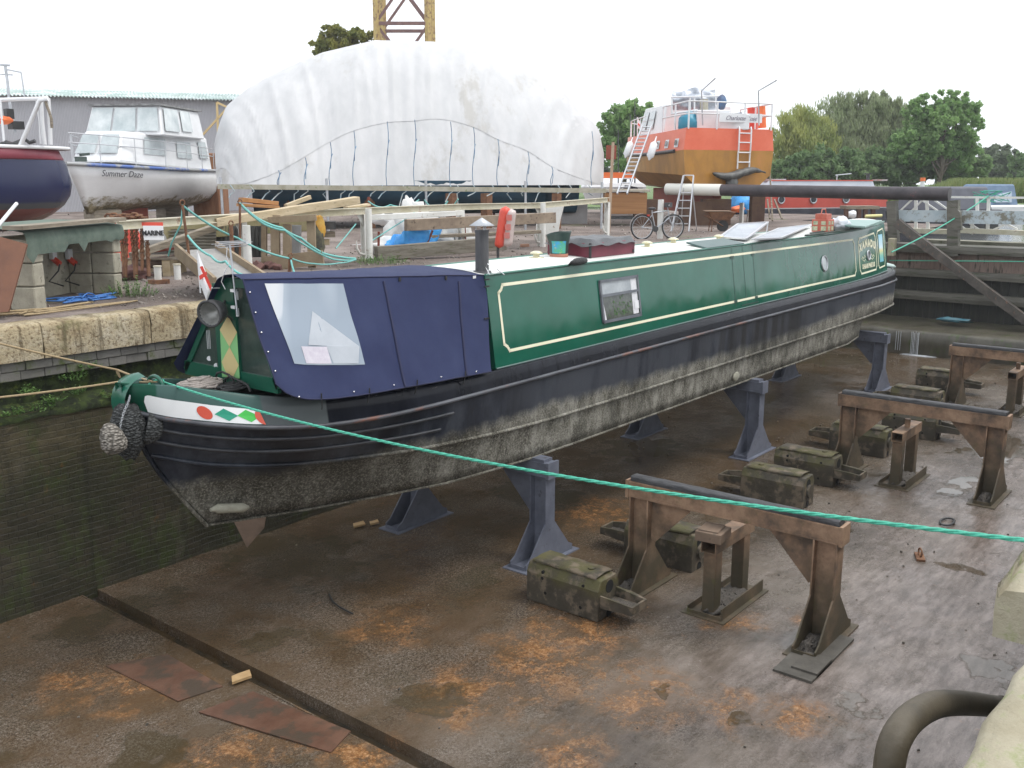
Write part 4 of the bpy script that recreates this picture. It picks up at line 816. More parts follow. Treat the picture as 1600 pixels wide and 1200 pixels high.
b = B(); s_, t_ = st_of(741, 438); b.obox(CV(s_, .02, .012), (.06,.004,.035)); part(cov, 'label', b, whiteclean)
# --- front board (cratch) with diamonds
XC = 6.3
def fb(u, v, dx=0.): return gx(u, v, XC + dx)
cr = B(); zb_ = 3.22; A_ = [Vector((XC, 8.22, zb_)), Vector((XC, 9.93, zb_)), Vector((XC, 9.08, 4.32)), Vector((XC, 8.66, 4.33))]
cen = [fb(335,442), fb(367,442), fb(380,590), fb(347,594)]
GR2 = M('deep green joinery', (.006,.075,.045), (.01,.09,.055), 2, .3)
cr.beam(A_[0]+Vector((0,0,.03)), A_[1]+Vector((0,0,.03)), .05, .16); cr.beam(A_[1], A_[2], .05, .07); cr.beam(A_[0], A_[3], .05, .07); cr.beam(A_[2]-Vector((0,0,.02)), A_[3]-Vector((0,0,.02)), .05, .1); cr.prism([p + Vector((-.035,0,0)) for p in cen], (.05,0,0))
crt = part(nb, 'front_board', cr, GR2)
b = B(); b.add(A_, [(0,1,2,3)]); part(crt, 'pane', b, M('greenish dark glass', (.02,.035,.03), (.05,.075,.065), 2, .12, spec=.6))
def cpt(pts, dx=-.039): b = B(); b.add([fb(u, v, dx) for u, v in pts], [tuple(range(len(pts)))]); return b
def cq(x, y): return (130 + x*.25, 400 + y*.25)
part(crt, 'light_green_panel', cpt([cq(855,465),cq(961,478),cq(978,766),cq(868,755)]), M('pale green diamond paint', (.22,.5,.2), None, rough=.5))
b = B(); b.add([fb(*cq(x,y), -.043) for x, y in ((905,372),(961,476),(914,568),(853,462))], [(0,1,2,3)]); b.add([fb(*cq(x,y), -.043) for x, y in ((914,568),(972,682),(935,762),(905,760),(865,662))], [(0,1,2,3,4)]); part(crt, 'diamond', b, M('buff diamond paint', (.62,.5,.24), None, rough=.5))
b = B()
for k in range(3): b.beam(fb(323+k*2.2, 516, -.004), fb(324.5+k*2.2, 545, -.004), .006, .004)
for u_, v_ in ((327,560),(338,571)): b.cyl(fb(u_,v_,-.002), fb(u_,v_,-.008), .028, seg=12)
part(crt, 'sticker', b, whiteclean)
# head lamp
hl = fb(338, 486, -.18); d = Vector((-.86,-.3,-.12)).normalized(); b = B(); b.lathe([(.0,.12),(.06,.11),(.1,.06),(.135,-.02),(.15,-.1),(.155,-.13),(.13,-.135),(.125,-.11)], hl, -d, 24)
lamp = part(nb, 'head_lamp', b, M('scuffed black lamp casing', (.03,.03,.032), (.07,.07,.072), 6, .5, bmp=.3)); b = B(); b.lathe([(.128,-.12),(.11,-.06),(.06,-.0),(0,.02)], hl, -d, 20)
for p in lamp.data.vertices: pass
part(lamp, 'reflector', b, M('lamp reflector', (.2,.2,.19), (.42,.42,.4), 6, .3, .3)); b = B(); b.tube([hl + Vector((.1,-.05,-.06)), hl + Vector((.16,-.1,-.12)), fb(352,492,-.03)], .01, 6); b.cyl(hl+Vector((.05,0,.0)), fb(352,470,-.03), .015, seg=6); part(lamp, 'bracket', b, darksteel)
# flag on its staff
st0 = fb(314, 452, -.25); b = B(); P_ = [gx(308,392,XC-.28), gx(313,452,XC-.27)]; b.cyl(P_[1]-Vector((0,0,.04)), P_[0], .008, seg=6); b.beam(P_[1]+Vector((0,0,.02)), fb(345,450,-.02), .02, .015); fl = part(nb, 'flag_staff', b, whiteclean)
rows = []; Lf = [(308,393),(309,420),(312,440),(318,458),(323,470)]; Rt = [(309,393),(317,413),(324,432),(331,450),(323.5,471)]
for (ua,va),(ub,vb) in zip(Lf, Rt): rows.append([gx(lerp(ua,ub,t), lerp(va,vb,t), XC-.28-.05*math.sin(t*4)) for t in (0,.25,.42,.58,.8,1)])
b = B(); b.grid(rows); part(fl, 'flag', b, M('white flag cloth', (.75,.75,.76), None, rough=.8)); b = B()
cr1 = [((314,398+24),(317,416+6),(331,452),(326,452))]
b.add([gx(u, v, XC-.345) for u, v in ((312,417),(316.5,415.5),(330.5,447),(329,455))], [(0,1,2,3)]); b.add([gx(u, v, XC-.347) for u, v in ((311,431),(322.5,424),(324,429),(312,438))], [(0,1,2,3)]); part(fl, 'red_cross', b, M('red flag cloth', (.7,.06,.04), None, rough=.8))
# aerial
b = B(); b.cyl(gx(371,492,XC-.1), gx(359,382,XC-.1), .011, seg=8); ae = part(nb, 'aerial_mast', b, galv); b = B(); A0 = gx(360,381,XC-.1); b.beam(gx(338,384,XC-.1), gx(387,380,XC-.1), .03, .012); b.beam(gx(338,378,XC-.1), gx(387,376,XC-.1), .012, .008)
for k in range(7): p = gx(343+k*6.5, 381-k*.4, XC-.1); b.beam(p+Vector((-.1,0,.0)), p+Vector((.1,0,.0)), .006, .006)
b.tube([gx(u, v, XC-.1) for u, v in ((340,386),(345,387),(384,384),(387,381),(384,378),(343,380))], .006, 5, True); part(ae, 'aerial', b, alu)
b = B(); b.tube([gx(u,v,XC-.12) for u,v in ((355,385),(354,400),(358,412),(350,428),(346,440),(352,452))], .005, 5); b.obox(gx(365,454,XC-.08),(.04,.07,.03)); b.obox(gx(366,480,XC-.08),(.04,.07,.03)); b.obox(gx(370,462,XC-.05),(.02,.03,.09)); b.obox(gx(371,488,XC-.05),(.02,.03,.09)); part(ae, 'clamp', b, whiteclean)
# --- bow fender of knotted rope
def knit_mat(name, c1, c2):
    m, nt, b, ob, _ = newmat(name); v = nt.nodes.new('ShaderNodeTexVoronoi'); v.inputs['Scale'].default_value = 26; nt.links.new(scaled(nt, ob, (1,1,1.7)), v.inputs['Vector'])
    nt.links.new(mixc(nt, rng(nt, v.outputs['Distance'], .2, .65), c2, c1), b.inputs['Base Color']); b.inputs['Roughness'].default_value = .9; bump(nt, b, mth(nt, 'MULTIPLY', v.outputs['Distance'], -1), 1., .03); return m
KD = knit_mat('dark knotted rope', (.02,.022,.022), (.09,.095,.095)); KP = knit_mat('pale frayed rope', (.1,.09,.075), (.36,.33,.29))
fc = gy(207, 668, YC-.05); ft = thing('bow_fender', 'lumpy dark knotted rope fender with a pale frayed end hanging from the bow', 'fender', fc)
b = B(); b.blob(fc + Vector((-.05,0,-.02)), (.17,.17,.3), .1, 3, 22, 14, 1); part(ft, 'knot', b, KD)
b = B(); p0, p1 = gy(228,668,YC-.12), gy(254,672,YC-.2); b.tube([p0.lerp(p1, t) for t in (0,.3,.6,.85,1)], [.17,.17,.14,.11,.05], 16); part(ft, 'side_knot', b, KD)
b = B(); p0, p1 = gy(167,662,YC-.2), gy(184,708,YC-.25); b.tube([p0.lerp(p1, t) for t in (0,.12,.35,.7,.92,1)], [.03,.075,.11,.13,.1,.03], 14); part(ft, 'frayed_end', b, KP)
cp = [gy(203,620,YC-.2), gy(200,630,YC-.2), gy(193,645,YC-.24), gy(188,665,YC-.26), gy(188,690,YC-.27)]; b = B()
for i in range(22):
    t = i/21*4; k = min(3, int(t)); p = cp[k].lerp(cp[k+1], t-k); e1 = Vector((0,0,1)); e2 = Vector((1,0,0)) if i % 2 else Vector((0,1,0)); b.tube([p + e1*.018*math.cos(a*1.047) + e2*.009*math.sin(a*1.047) for a in range(6)], .0035, 4, True)
part(ft, 'chain', b, galv)
# --- ropes on the bow deck
def coil(seed, c_, rx, ry, z, n, r, h=.03):
    rr = random.Random(seed); pts = []
    for k in range(n*14): a = k/14*6.283; e = rr.uniform(.7,1.15); f_ = 1 - .6*(k/14/n); pts.append(Vector((c_[0] + rx*f_*e*math.cos(a), c_[1] + ry*f_*e*math.sin(a), z + h*k/14/n + .012*rr.random())))
    b = B(); b.tube(pts, r, 6); return b
def relax(b): return b
p = gz(305, 601, 3.24); b = coil(1, (p.x+.05, p.y), .36, .17, 3.2, 6, .016, .1); solo('rope_coil', 'pale grey mooring rope coiled on the bow deck', 'rope', b, greyrope)
p = gz(365, 606, 3.18); b = coil(2, (p.x+.0, p.y), .26, .15, 3.17, 3, .016, .05); b.tube([gx(u, v, XC-.12) for u, v in ((344,600),(337,590),(339,583),(347,581),(358,586),(366,596),(352,599),(352,592),(360,588),(378,597),(387,602),(391,612))], .013, 6); solo('rope_coil', 'black mooring rope heaped in loops beneath the diamond board', 'rope', b, blackrope)
def rope(name, label, pts, r, m_, seg=6, sag=0, n=24, cat='rope', group=None, flutter=0):
    P = []; 
    for a, c_ in zip(pts, pts[1:]):
        for k in range(n): t = k/n; P.append(Vector(a).lerp(Vector(c_), t) - Vector((0,0,sag*4*t*(1-t))))
    P.append(Vector(pts[-1])); b = B(); b.tube(P, r, seg); return solo(name, label, cat, b, m_, group=group)
# green line from the bow across the dock: three laid strands
A_, Z_ = gy(252, 596, YC), gz(1606, 845, 3.78); d = Z_ - A_; L = d.length; nn = int(L*26); e1 = d.cross(Vector((0,0,1))).normalized(); e2 = e1.cross(d).normalized(); b = B()
for k in range(3):
    b.tube([A_.lerp(Z_, i/nn) - Vector((0,0,.16*4*(i/nn)*(1-i/nn))) + (e1*math.cos(i*.9+k*2.094) + e2*math.sin(i*.9+k*2.094))*.0064 for i in range(nn+1)], .0068, 5)
b.tube([A_ + Vector(v_) for v_ in ((0,0,0),(-.04,.02,.02),(-.1,.06,-.02),(-.16,.02,-.04),(-.12,-.06,-.05),(-.02,-.06,-.03),(.02,0,.01))], .014, 6)
b.tube([Z_, Z_ + Vector((.3,-.5,.0)), Z_ + Vector((.4,-1.6,-.02))], .016, 6)
solo('mooring_line', 'long green mooring line running from the bow across the dock to the near right quay', 'mooring line', b, greenrope)
H1 = gy(238, 596, YC); k1 = gy(184, 578, 10.2)
rope('mooring_line', 'upper tan mooring line sloping down to the bow from the left edge of the picture', [q(-20, 532, (gy(0,538,11.0)-E0).length*.8), k1, H1], .012, tanrope, sag=.01)
rope('mooring_line', 'lower tan mooring line running almost level to the bow from the left edge', [gy(-20, 623, 10.4), gy(197,595,9.6), H1 + Vector((.02,-.05,0))], .012, tanrope, sag=.01)
b = B(); b.tube([k1, k1+Vector((0,0,-.04)), k1 + Vector((.02,0,-.09))], [.025,.016,.01], 6); solo('rope_knot', 'short knot tail hanging from the upper tan mooring line', 'knot', b, tanrope)
# --- things lying on the roof
t = thing('deck_box', 'maroon box with a grey vinyl lid standing on the white boat roof', 'box', (13.3, 9.0, 4.2)); b = B(); b.box(12.66,13.98,8.58,9.42,4.19,4.42); part(t, 'body', b, M('maroon paint', (.12,.02,.035), (.17,.03,.05), 3, .4), bevel=.01)
b = B(); b.grid([[Vector((lerp(12.62,14.02,i/14), lerp(8.54,9.46,j/10), 4.44 + .035*noise.noise(Vector((i*.4,j*.4,0))) + (.03 if 0<i<14 and 0<j<10 else 0) - (.06+.02*math.sin(i*1.5+j) if i in (0,14) or j in (0,10) else 0))) for j in range(11)] for i in range(15)]); part(t, 'lid', b, M('grey vinyl', (.055,.06,.065), (.09,.095,.1), 3, .45, bmp=.4))
b = B(); b.box(12.645,12.665,8.56,8.6,4.19,4.42); b.box(13.9,13.96,8.573,8.58,4.21,4.26); part(t, 'corner', b, black)
for k in range(5): pass
bc = gz(873, 402, 4.2); t = thing('coal_bucket', 'green painted bucket with a flared rim standing beside the maroon box', 'bucket', bc); b = B(); b.lathe([(.0,.01),(.135,.0),(.14,.03),(.15,.2),(.19,.33),(.2,.36),(.18,.35),(.13,.2)], bc, seg=24)
for p_ in b.v: 
    if p_.z > bc.z + .25: p_.z += .05*(p_.y - bc.y)/.2*-1 + .03*abs(p_.x-bc.x)/.2
part(t, 'body', b, M('dark green bucket', (.02,.045,.04), (.04,.07,.06), 4, .4))
b = B(); vw = Vector((-bc.x, -bc.y, 0)).normalized(); a0 = math.atan2(vw.y, vw.x); b.grid([[bc + Vector((math.cos(a0+a)*(r_+.006), math.sin(a0+a)*(r_+.006), z_)) for r_, z_ in ((.143,.07),(.148,.15),(.152,.22),(.165,.26))] for a in [-.75+k*.15 for k in range(11)]]); part(t, 'painted_scene', b, M('painted countryside picture', (.03,.3,.65), (.1,.42,.12), 9, .5, col3=(.75,.5,.12), t3=.6, sc3=12))
b = B(); b.lathe([(.14,.0),(.147,.01),(.149,.055),(.14,.06)], bc, seg=24); part(t, 'base_band', b, M('terracotta band', (.4,.17,.11), None, rough=.6))
pc = gz(1285, 362, 4.24); t = thing('painted_can', 'red patterned painted can standing on the far end of the boat roof', 'painted can', pc)
b = B(); b.box(pc.x-.2,pc.x+.2,pc.y-.18,pc.y+.18,pc.z,pc.z+.28); b.box(pc.x-.15,pc.x+.15,pc.y-.13,pc.y+.13,pc.z+.28,pc.z+.4); b.tube([pc+Vector((-.15,0,.38)), pc+Vector((-.1,0,.5)), pc+Vector((.1,0,.5)), pc+Vector((.15,0,.38))], .015, 6)
part(t, 'body', b, M('red canal ware', (.42,.08,.05), (.5,.16,.1), 6, .45), bevel=.01); b = B(); 
for x_, z_, s_ in ((-.1,.08,.06),(.1,.08,.06),(-.09,.2,.05),(.09,.2,.05)): b.box(pc.x+x_-s_,pc.x+x_+s_,pc.y-.186,pc.y-.181,pc.z+z_-s_*.8,pc.z+z_+s_*.8); b.box(pc.x-.206,pc.x-.201,pc.y+x_-s_,pc.y+x_+s_,pc.z+z_-s_*.8,pc.z+z_+s_*.8)
part(t, 'painted_flowers', b, M('cream flower panel', (.65,.6,.4), (.2,.3,.2), 14, .5, col3=(.6,.15,.06)))
pb = gz(1313, 358, 4.28); b = B(); b.blob(pb+Vector((0,0,.12)), (.36,.2,.17), .25, 2.5, 20, 12, 5, flat=pb.z-.02); solo('plastic_bag', 'bulging white plastic bag beside the red painted can on the roof', 'bag', b, M('white plastic', (.72,.74,.78), (.62,.65,.7), 3, .35, bmp=.4))
# ================================================================== TREES AND MEADOW
def leaf_mat(name, a, b_, c_=None):
    m, nt, b, ob, _ = newmat(name); n = nz(nt, ob, .33, 6, .65); n2 = nz(nt, ob, 2.6, 3, .6)
    col = ramp(nt, n, [(.4, a), (.6, b_)]); col = mixc(nt, rng(nt, n2, .4, .65, 0, .55), col, c_ or tuple(k*1.6 for k in b_))
    nt.links.new(col, b.inputs['Base Color']); b.inputs['Roughness'].default_value = .6; b.inputs['Specular IOR Level'].default_value = .3
    tl = nt.nodes.new('ShaderNodeBsdfTranslucent'); nt.links.new(col, tl.inputs[0]); ms = nt.nodes.new('ShaderNodeMixShader'); ms.inputs[0].default_value = .5
    out = nt.nodes['Material Output']; nt.links.new(b.outputs[0], ms.inputs[1]); nt.links.new(tl.outputs[0], ms.inputs[2]); nt.links.new(ms.outputs[0], out.inputs[0]); return m
BARK = M('bark', (.07,.055,.04), (.13,.11,.085), 6, .9, bmp=.6)
def leaves(clumps, size, dens, seed, droop=0.):
    clumps = [(c_, tuple(k*1.12 for k in r)) for c_, r in clumps]
    rg = np.random.default_rng(seed); V = []
    for c_, r in clumps:
        n = int(dens * 4.6 * r[0] * r[2])
        d = rg.normal(size=(n, 3)); d /= np.linalg.norm(d, axis=1)[:, None]; rad = rg.random(n) ** .45
        # sub clumps: pull the leaves towards random twig tips so gaps open between them
        k = max(6, n // 45); tips = rg.normal(size=(k, 3)); tips /= np.linalg.norm(tips, axis=1)[:, None]; tips *= (rg.random(k) ** .4)[:, None]
        pick = rg.integers(0, k, n); p = tips[pick] + d * (rad * .26)[:, None]
        p *= np.array([r[0], r[1], r[2]]); p[:, 2] -= droop * (rg.random(n) ** 2) * r[2]
        p += np.array(c_)
        a = rg.normal(size=(n, 3)); a /= np.linalg.norm(a, axis=1)[:, None]; b_ = np.cross(a, rg.normal(size=(n, 3))); b_ /= np.linalg.norm(b_, axis=1)[:, None]
        if droop: a = a * .5 + np.array([0, 0, -1.]); a /= np.linalg.norm(a, axis=1)[:, None]; b_ *= .5
        s = .95 * size * (.6 + .8 * rg.random(n))[:, None]
        V.append(np.stack([p - a*s, p + b_*s*.55, p + a*s, p - b_*s*.55], 1))
    V = np.concatenate(V).reshape(-1, 3); return V
def leafmesh(name, V, mat_, parent, org):
    n = len(V); me = bpy.data.meshes.new(name); me.vertices.add(n); me.vertices.foreach_set('co', (V - np.array(org)).astype(np.float32).ravel())
    me.loops.add(n); me.loops.foreach_set('vertex_index', np.arange(n, dtype=np.int32)); me.polygons.add(n//4); me.polygons.foreach_set('loop_start', np.arange(0, n, 4, dtype=np.int32))
    me.update(calc_edges=True); me.materials.append(mat_); o = bpy.data.objects.new(name, me); C.objects.link(o)
    if parent: o.parent = parent
    return o
def tree(label, base_uv, D, cl, mat_, seed, size=.16, dens=260, name='tree', group=None, droop=0., zg=QZ, trunk=.28):
    rg = random.Random(seed); base = q(base_uv, HY, D); base.z = zg; t = thing(name, label, 'tree' if 'tree' in name or 'willow' in name else 'bush', base, group)
    k = D / F_PX; clumps = []
    for (u, v, r, *o) in cl:
        ry = (o[0] if o else .9); c_ = q(u, v, D + rg.uniform(-.6, .6) * r * k * .8); clumps.append((c_, (r*k, r*k*1.0, r*k*ry)))
    leafmesh('crown', leaves(clumps, size, dens, seed, droop), mat_, t, base)
    b = B(); top = sum((c_ for c_, _ in clumps), Vector()) / len(clumps); mid = base.lerp(top, .55) + Vector((rg.uniform(-.3,.3), rg.uniform(-.3,.3), 0)); b.tube([base, base.lerp(mid, .5) + Vector((.1,.1,0)), mid, top], [trunk, trunk*.8, trunk*.6, trunk*.25], 8)
    for c_, r in clumps:
        s = base.lerp(mid, rg.uniform(.5, 1.)); m_ = s.lerp(c_, .5) + Vector((rg.uniform(-.4,.4), rg.uniform(-.4,.4), .3)); b.tube([s, m_, c_], [trunk*.35, trunk*.22, trunk*.08], 5)
        for _ in range(3): b.tube([m_.lerp(c_, .4), c_ + Vector((rg.uniform(-1,1)*r[0]*.7, rg.uniform(-1,1)*r[0]*.7, rg.uniform(-.2,.8)*r[2]))], [trunk*.14, .015], 4)
    part(t, 'trunk', b, BARK); return t
LW1 = leaf_mat('grey willow leaves', (.23,.29,.14), (.34,.39,.22), (.43,.47,.31)); LW2 = leaf_mat('yellowing willow leaves', (.25,.32,.11), (.42,.43,.13), (.42,.46,.2)); LG1 = leaf_mat('mid green leaves', (.15,.29,.09), (.27,.42,.15), (.37,.5,.23))
LG2 = leaf_mat('autumn tinged leaves', (.12,.17,.05), (.3,.27,.06), (.22,.25,.08)); LG3 = leaf_mat('dark hedge leaves', (.13,.22,.09), (.22,.32,.14), (.3,.4,.2)); LG4 = leaf_mat('far pale green leaves', (.12,.16,.1), (.18,.22,.14), (.22,.26,.17))
tree('green and yellowing tree top above the white tarpaulin beside the crane tower', 528, 68, [(505,68,16),(530,60,20,.8),(556,58,18,.8),(548,52,12),(518,52,13),(575,62,14,.7),(535,80,22),(500,76,12),(560,75,20),(530,110,25),(590,66,9)], LG2, 3, .13, 300, name='tree')
tree('round green tree standing between the tarpaulin and the orange boat', 975, 85, [(975,185,26),(1000,180,20),(955,200,20),(985,200,30),(960,225,26),(1000,215,26),(985,245,30),(950,245,18),(1010,240,20),(985,170,14),(1010,262,20)], LG1, 5, .2, 150)
tree('yellowing willow at the left end of the trees behind the red narrowboat', 1232, 88, [(1240,200,30),(1222,222,24),(1262,185,28),(1250,225,34),(1225,250,28),(1215,270,22),(1265,250,34),(1285,215,30),(1290,262,24),(1243,272,26)], LW2, 7, .2, 170, name='willow', droop=.3)
tree('large grey green willow in the middle of the trees behind the red narrowboat', 1335, 92, [(1300,180,28),(1335,170,26),(1365,172,24),(1385,192,28),(1310,205,34),(1350,205,38),(1290,235,32),(1330,245,40),(1375,235,38),(1400,215,28),(1405,250,30),(1350,270,34),(1300,268,28),(1410,180,20),(1425,200,22),(1440,190,16),(1400,165,14),(1382,155,13),(1345,160,14),(1368,160,12),(1320,160,18),(1395,178,20),(1415,200,22),(1430,225,24),(1280,200,22),(1355,152,12)], LW1, 9, .2, 170, name='willow', droop=.35)
tree('tall open green tree at the right end of the trees, its crown against the sky', 1468, 84, [(1475,158,17),(1440,165,16),(1425,178,16),(1500,158,14),(1418,225,26),(1450,222,28),(1460,172,20),(1490,172,20),(1515,170,18),(1525,188,14),(1470,190,24),(1505,195,20),(1445,185,16),(1455,210,24),(1500,222,24),(1520,232,12),(1475,235,28),(1500,250,22),(1440,235,24),(1430,205,14)], LG1, 11, .17, 175)
tree('dark rounded bush under the trees behind the red narrowboat', 1400, 86, [(1440,238,26),(1415,225,22),(1470,255,26),(1530,256,20),(1380,255,28),(1395,262,26),(1425,258,24),(1450,262,24),(1480,266,20),(1370,272,20),(1410,278,20),(1500,270,18),(1520,272,16)], LG3, 12, .2, 170, name='bush', trunk=.15)
tree('shadowy bush beneath the yellowing willow', 1290, 84, [(1250,262,24),(1280,258,26),(1320,258,26),(1222,268,18),(1205,272,16),(1265,272,20),(1295,272,22),(1325,272,22),(1350,276,18),(1240,278,14),(1215,278,12)], LG3, 13, .2, 170, name='bush', trunk=.15)
tree('pale far hedge bush near the right edge of the picture', 1540, 120, [(1500,262,20),(1570,246,16),(1590,268,20),(1550,270,20),(1540,248,20),(1560,258,24),(1520,262,16),(1580,262,16),(1598,258,18),(1555,240,14),(1615,262,18)], LG4, 15, .28, 90, name='bush', trunk=.15)
tree('darker far bush cut by the right edge of the picture', 1600, 105, [(1590,252,14),(1604,246,16),(1620,255,20),(1596,266,18)], LG3, 16, .22, 110, name='bush', trunk=.15)
tree('pale far tree clump seen low between the tarpaulin and the orange boat', 930, 130, [(930,262,16),(950,265,14),(910,265,12),(1225,272,14)][:3], LG4, 17, .3, 90, name='bush', trunk=.15)
# reeds and long grass on the far bank
rg = np.random.default_rng(21); n = 26000
u_ = rg.uniform(1370, 1680, n); D_ = rg.uniform(68, 80, n); hgt = np.where(rg.random(n) < .5, 1.0, 1.9) * rg.uniform(.5, 1, n) * (.45 + .55*np.clip((u_ - 1430)/60, 0, 1))
az = np.arctan2(u_ - 800, F_PX*math.cos(TH) - (HY-600)*-1*0 ); 
px_ = np.array([tuple(q(a, HY, d))[:2] for a, d in zip(u_, D_)])
base = np.column_stack([px_, np.full(n, QZ + .02)]); lean = rg.normal(size=(n, 2)) * .2; wv = rg.normal(size=(n, 2)); wv /= np.linalg.norm(wv, axis=1)[:, None]; wv *= .05
b0 = base.copy(); b0[:, :2] -= wv; b1 = base.copy(); b1[:, :2] += wv; t1 = base.copy(); t1[:, :2] += lean + wv*.4; t1[:, 2] += hgt; t0 = base.copy(); t0[:, :2] += lean - wv*.4; t0[:, 2] += hgt*.97
o = leafmesh('tall_grass', np.stack([b0, b1, t1, t0], 1).reshape(-1, 3), leaf_mat('reed grass', (.14,.22,.06), (.24,.28,.11), (.3,.32,.15)), None, (0,0,0)); o['kind'] = 'stuff'
# weeds
def weed(label, c_, r, h, n, seed, flower=False):
    rr = random.Random(seed); b = B(); s0 = Vector(c_)
    for k in range(n):
        a = rr.random()*6.283; d = rr.random()**.7*r; p = s0 + Vector((d*math.cos(a), d*math.sin(a), 0)); hh = h*rr.uniform(.3,1)*(1-.5*d/r); ln = Vector((math.cos(a), math.sin(a), 0))*rr.uniform(.0,.1); b.cyl(p, p+ln+Vector((0,0,hh)), .003, .001, 3, False)
        for j in range(6):
            t = rr.uniform(.2,1); o_ = p + ln*t + Vector((0,0,hh*t)); dd = Vector((rr.uniform(-1,1), rr.uniform(-1,1), rr.uniform(-.2,.7))).normalized()*rr.uniform(.02,.045); sd_ = dd.cross(Vector((0,0,1))).normalized()*.011
            b.add([o_, o_+dd*.5+sd_, o_+dd, o_+dd*.5-sd_], [(0,1,2,3)])
    return solo('weed', label, 'weed', b, leaf, group='weeds growing on the quay')
weed('leafy weed clump growing beside the right pier of the block shelter', gz(205, 462, QZ), .38, .34, 120, 1)
weed('small weed at the foot of the leaning rusty board', gz(28, 478, QZ), .14, .2, 40, 2)
weed('weeds at the foot of the white post beyond the canvas cover', gz(600, 412, QZ), .55, .22, 120, 3)
weed('low weeds in front of the timber sleeper behind the boat', gz(565, 410, QZ), .3, .2, 50, 4)
for k, (u_, v_, s_) in enumerate(((118,592,.14),(45,615,.09),(85,628,.1),(120,615,.1),(65,640,.12),(20,648,.09),(170,620,.1),(140,575,.08))):
    weed(('ferny weed','tiny weed','pale weed','leafy weed','round leaved weed','creeping weed','bright green weed','upright weed')[k] + ' on the mossy ledge of the dock wall, ' + ('fifth','second','fourth','sixth','third','first','eighth','seventh')[k] + ' from the left', gy(u_, v_, WY-.08), s_*1.2, s_*1.3, 22, 40+k)

# ================================================================== YARD: BIG THINGS
def corr_mat(name, c1, c2, axis, sc, bmpd=.05):
    m, nt, b, ob, vec = newmat(name); w_ = nt.nodes.new('ShaderNodeTexWave'); w_.wave_type = 'BANDS'; w_.bands_direction = axis; w_.inputs['Scale'].default_value = sc; nt.links.new(ob, w_.inputs['Vector'])
    n = nz(nt, vec, .5, 7); c = ramp(nt, n, [(.35, c1), (.65, c2)]); c = mixc(nt, mth(nt, 'MULTIPLY', w_.outputs['Fac'], .22), c, (.1,.1,.1)); nt.links.new(c, b.inputs['Base Color']); b.inputs['Roughness'].default_value = .55; bump(nt, b, w_.outputs['Fac'], .7, bmpd); return m
# shed: a wall plane facing the camera
s0, s1_ = q(-60, HY, 52), q(470, HY, 57); s0.z = s1_.z = QZ; ev = q(100, 148, 53).z; dx = (s1_ - s0).normalized(); bk = Vector((-dx.y, dx.x, 0)); bk = bk if bk.dot(s0) > 0 else -bk
sh = thing('shed', 'long grey corrugated shed with a pale green roof behind the moored yachts', 'shed', s0)
b = B(); a_, c_ = s0, s1_ + dx*4; b.prism([a_, c_, c_+Vector((0,0,ev-QZ)), a_+Vector((0,0,ev-QZ))], bk*14); part(sh, 'wall', b, corr_mat('grey cladding', (.44,.44,.47), (.5,.5,.53), 'X', 5, .03))
b = B(); nn = 240; LL = (c_-a_).length + .6
b.grid([[a_ - dx*.3 + dx*(LL*i/nn) + bk*y + Vector((0,0,ev-QZ+z+.05*math.cos(i*math.pi))) for y, z in ((-.5,-.08),(3,.35),(7,.85),(14.5,.0))] for i in range(nn+1)], False)
m, nt, bb, ob, _ = newmat('mossy roof sheets'); n = nz(nt, scaled(nt, ob, (.8,.8,3)), .9, 5, .6); nt.links.new(ramp(nt, n, [(.42,(.3,.4,.37)),(.5,(.42,.5,.48)),(.54,(.72,.78,.8)),(.6,(.34,.42,.38))]), bb.inputs['Base Color']); bb.inputs['Roughness'].default_value = .6
part(sh, 'roof', b, m)
# crane tower
ct = q(634, HY, 62); ct.z = QZ; cw = 62/F_PX*76/2; t = thing('crane_tower', 'yellow and rusty lattice crane tower rising behind the white tarpaulin', 'crane', ct); rt = Vector((math.sin(AX), -math.cos(AX), 0)); fw = Vector((math.cos(AX), math.sin(AX), 0)); zt_ = 20.5
YEL = M('chipped yellow steel', (.48,.36,.12), (.4,.27,.12), 3, .6, bmp=.3, col3=(.16,.09,.05), t3=.56, sc3=5)
for i in (-1,1):
    for j in (0,1): b = B(); p = ct + rt*i*cw + fw*j*2*cw; b.box(p.x-.15,p.x+.15,p.y-.15,p.y+.15,QZ,zt_); part(t, 'leg', b, YEL)
RU2 = M('purple brown steel', (.16,.09,.09), (.22,.13,.11), 4, .7); b = B()
for j in (0,1):
    o_ = ct + fw*j*2*cw
    for z in (14.65, 18.9, 10.4): b.beam(o_ - rt*cw + Vector((0,0,z-QZ)), o_ + rt*cw + Vector((0,0,z-QZ)), .14, .2)
    for za, zb2 in ((14.75, 18.8),(10.5, 14.55)): b.beam(o_ - rt*cw + Vector((0,0,za-QZ)), o_ + rt*cw + Vector((0,0,zb2-QZ)), .1, .16); b.beam(o_ + rt*cw + Vector((0,0,za-QZ+.0)) + fw*.12, o_ - rt*cw + Vector((0,0,zb2-QZ)) + fw*.12, .1, .16)
part(t, 'bracing', b, RU2)
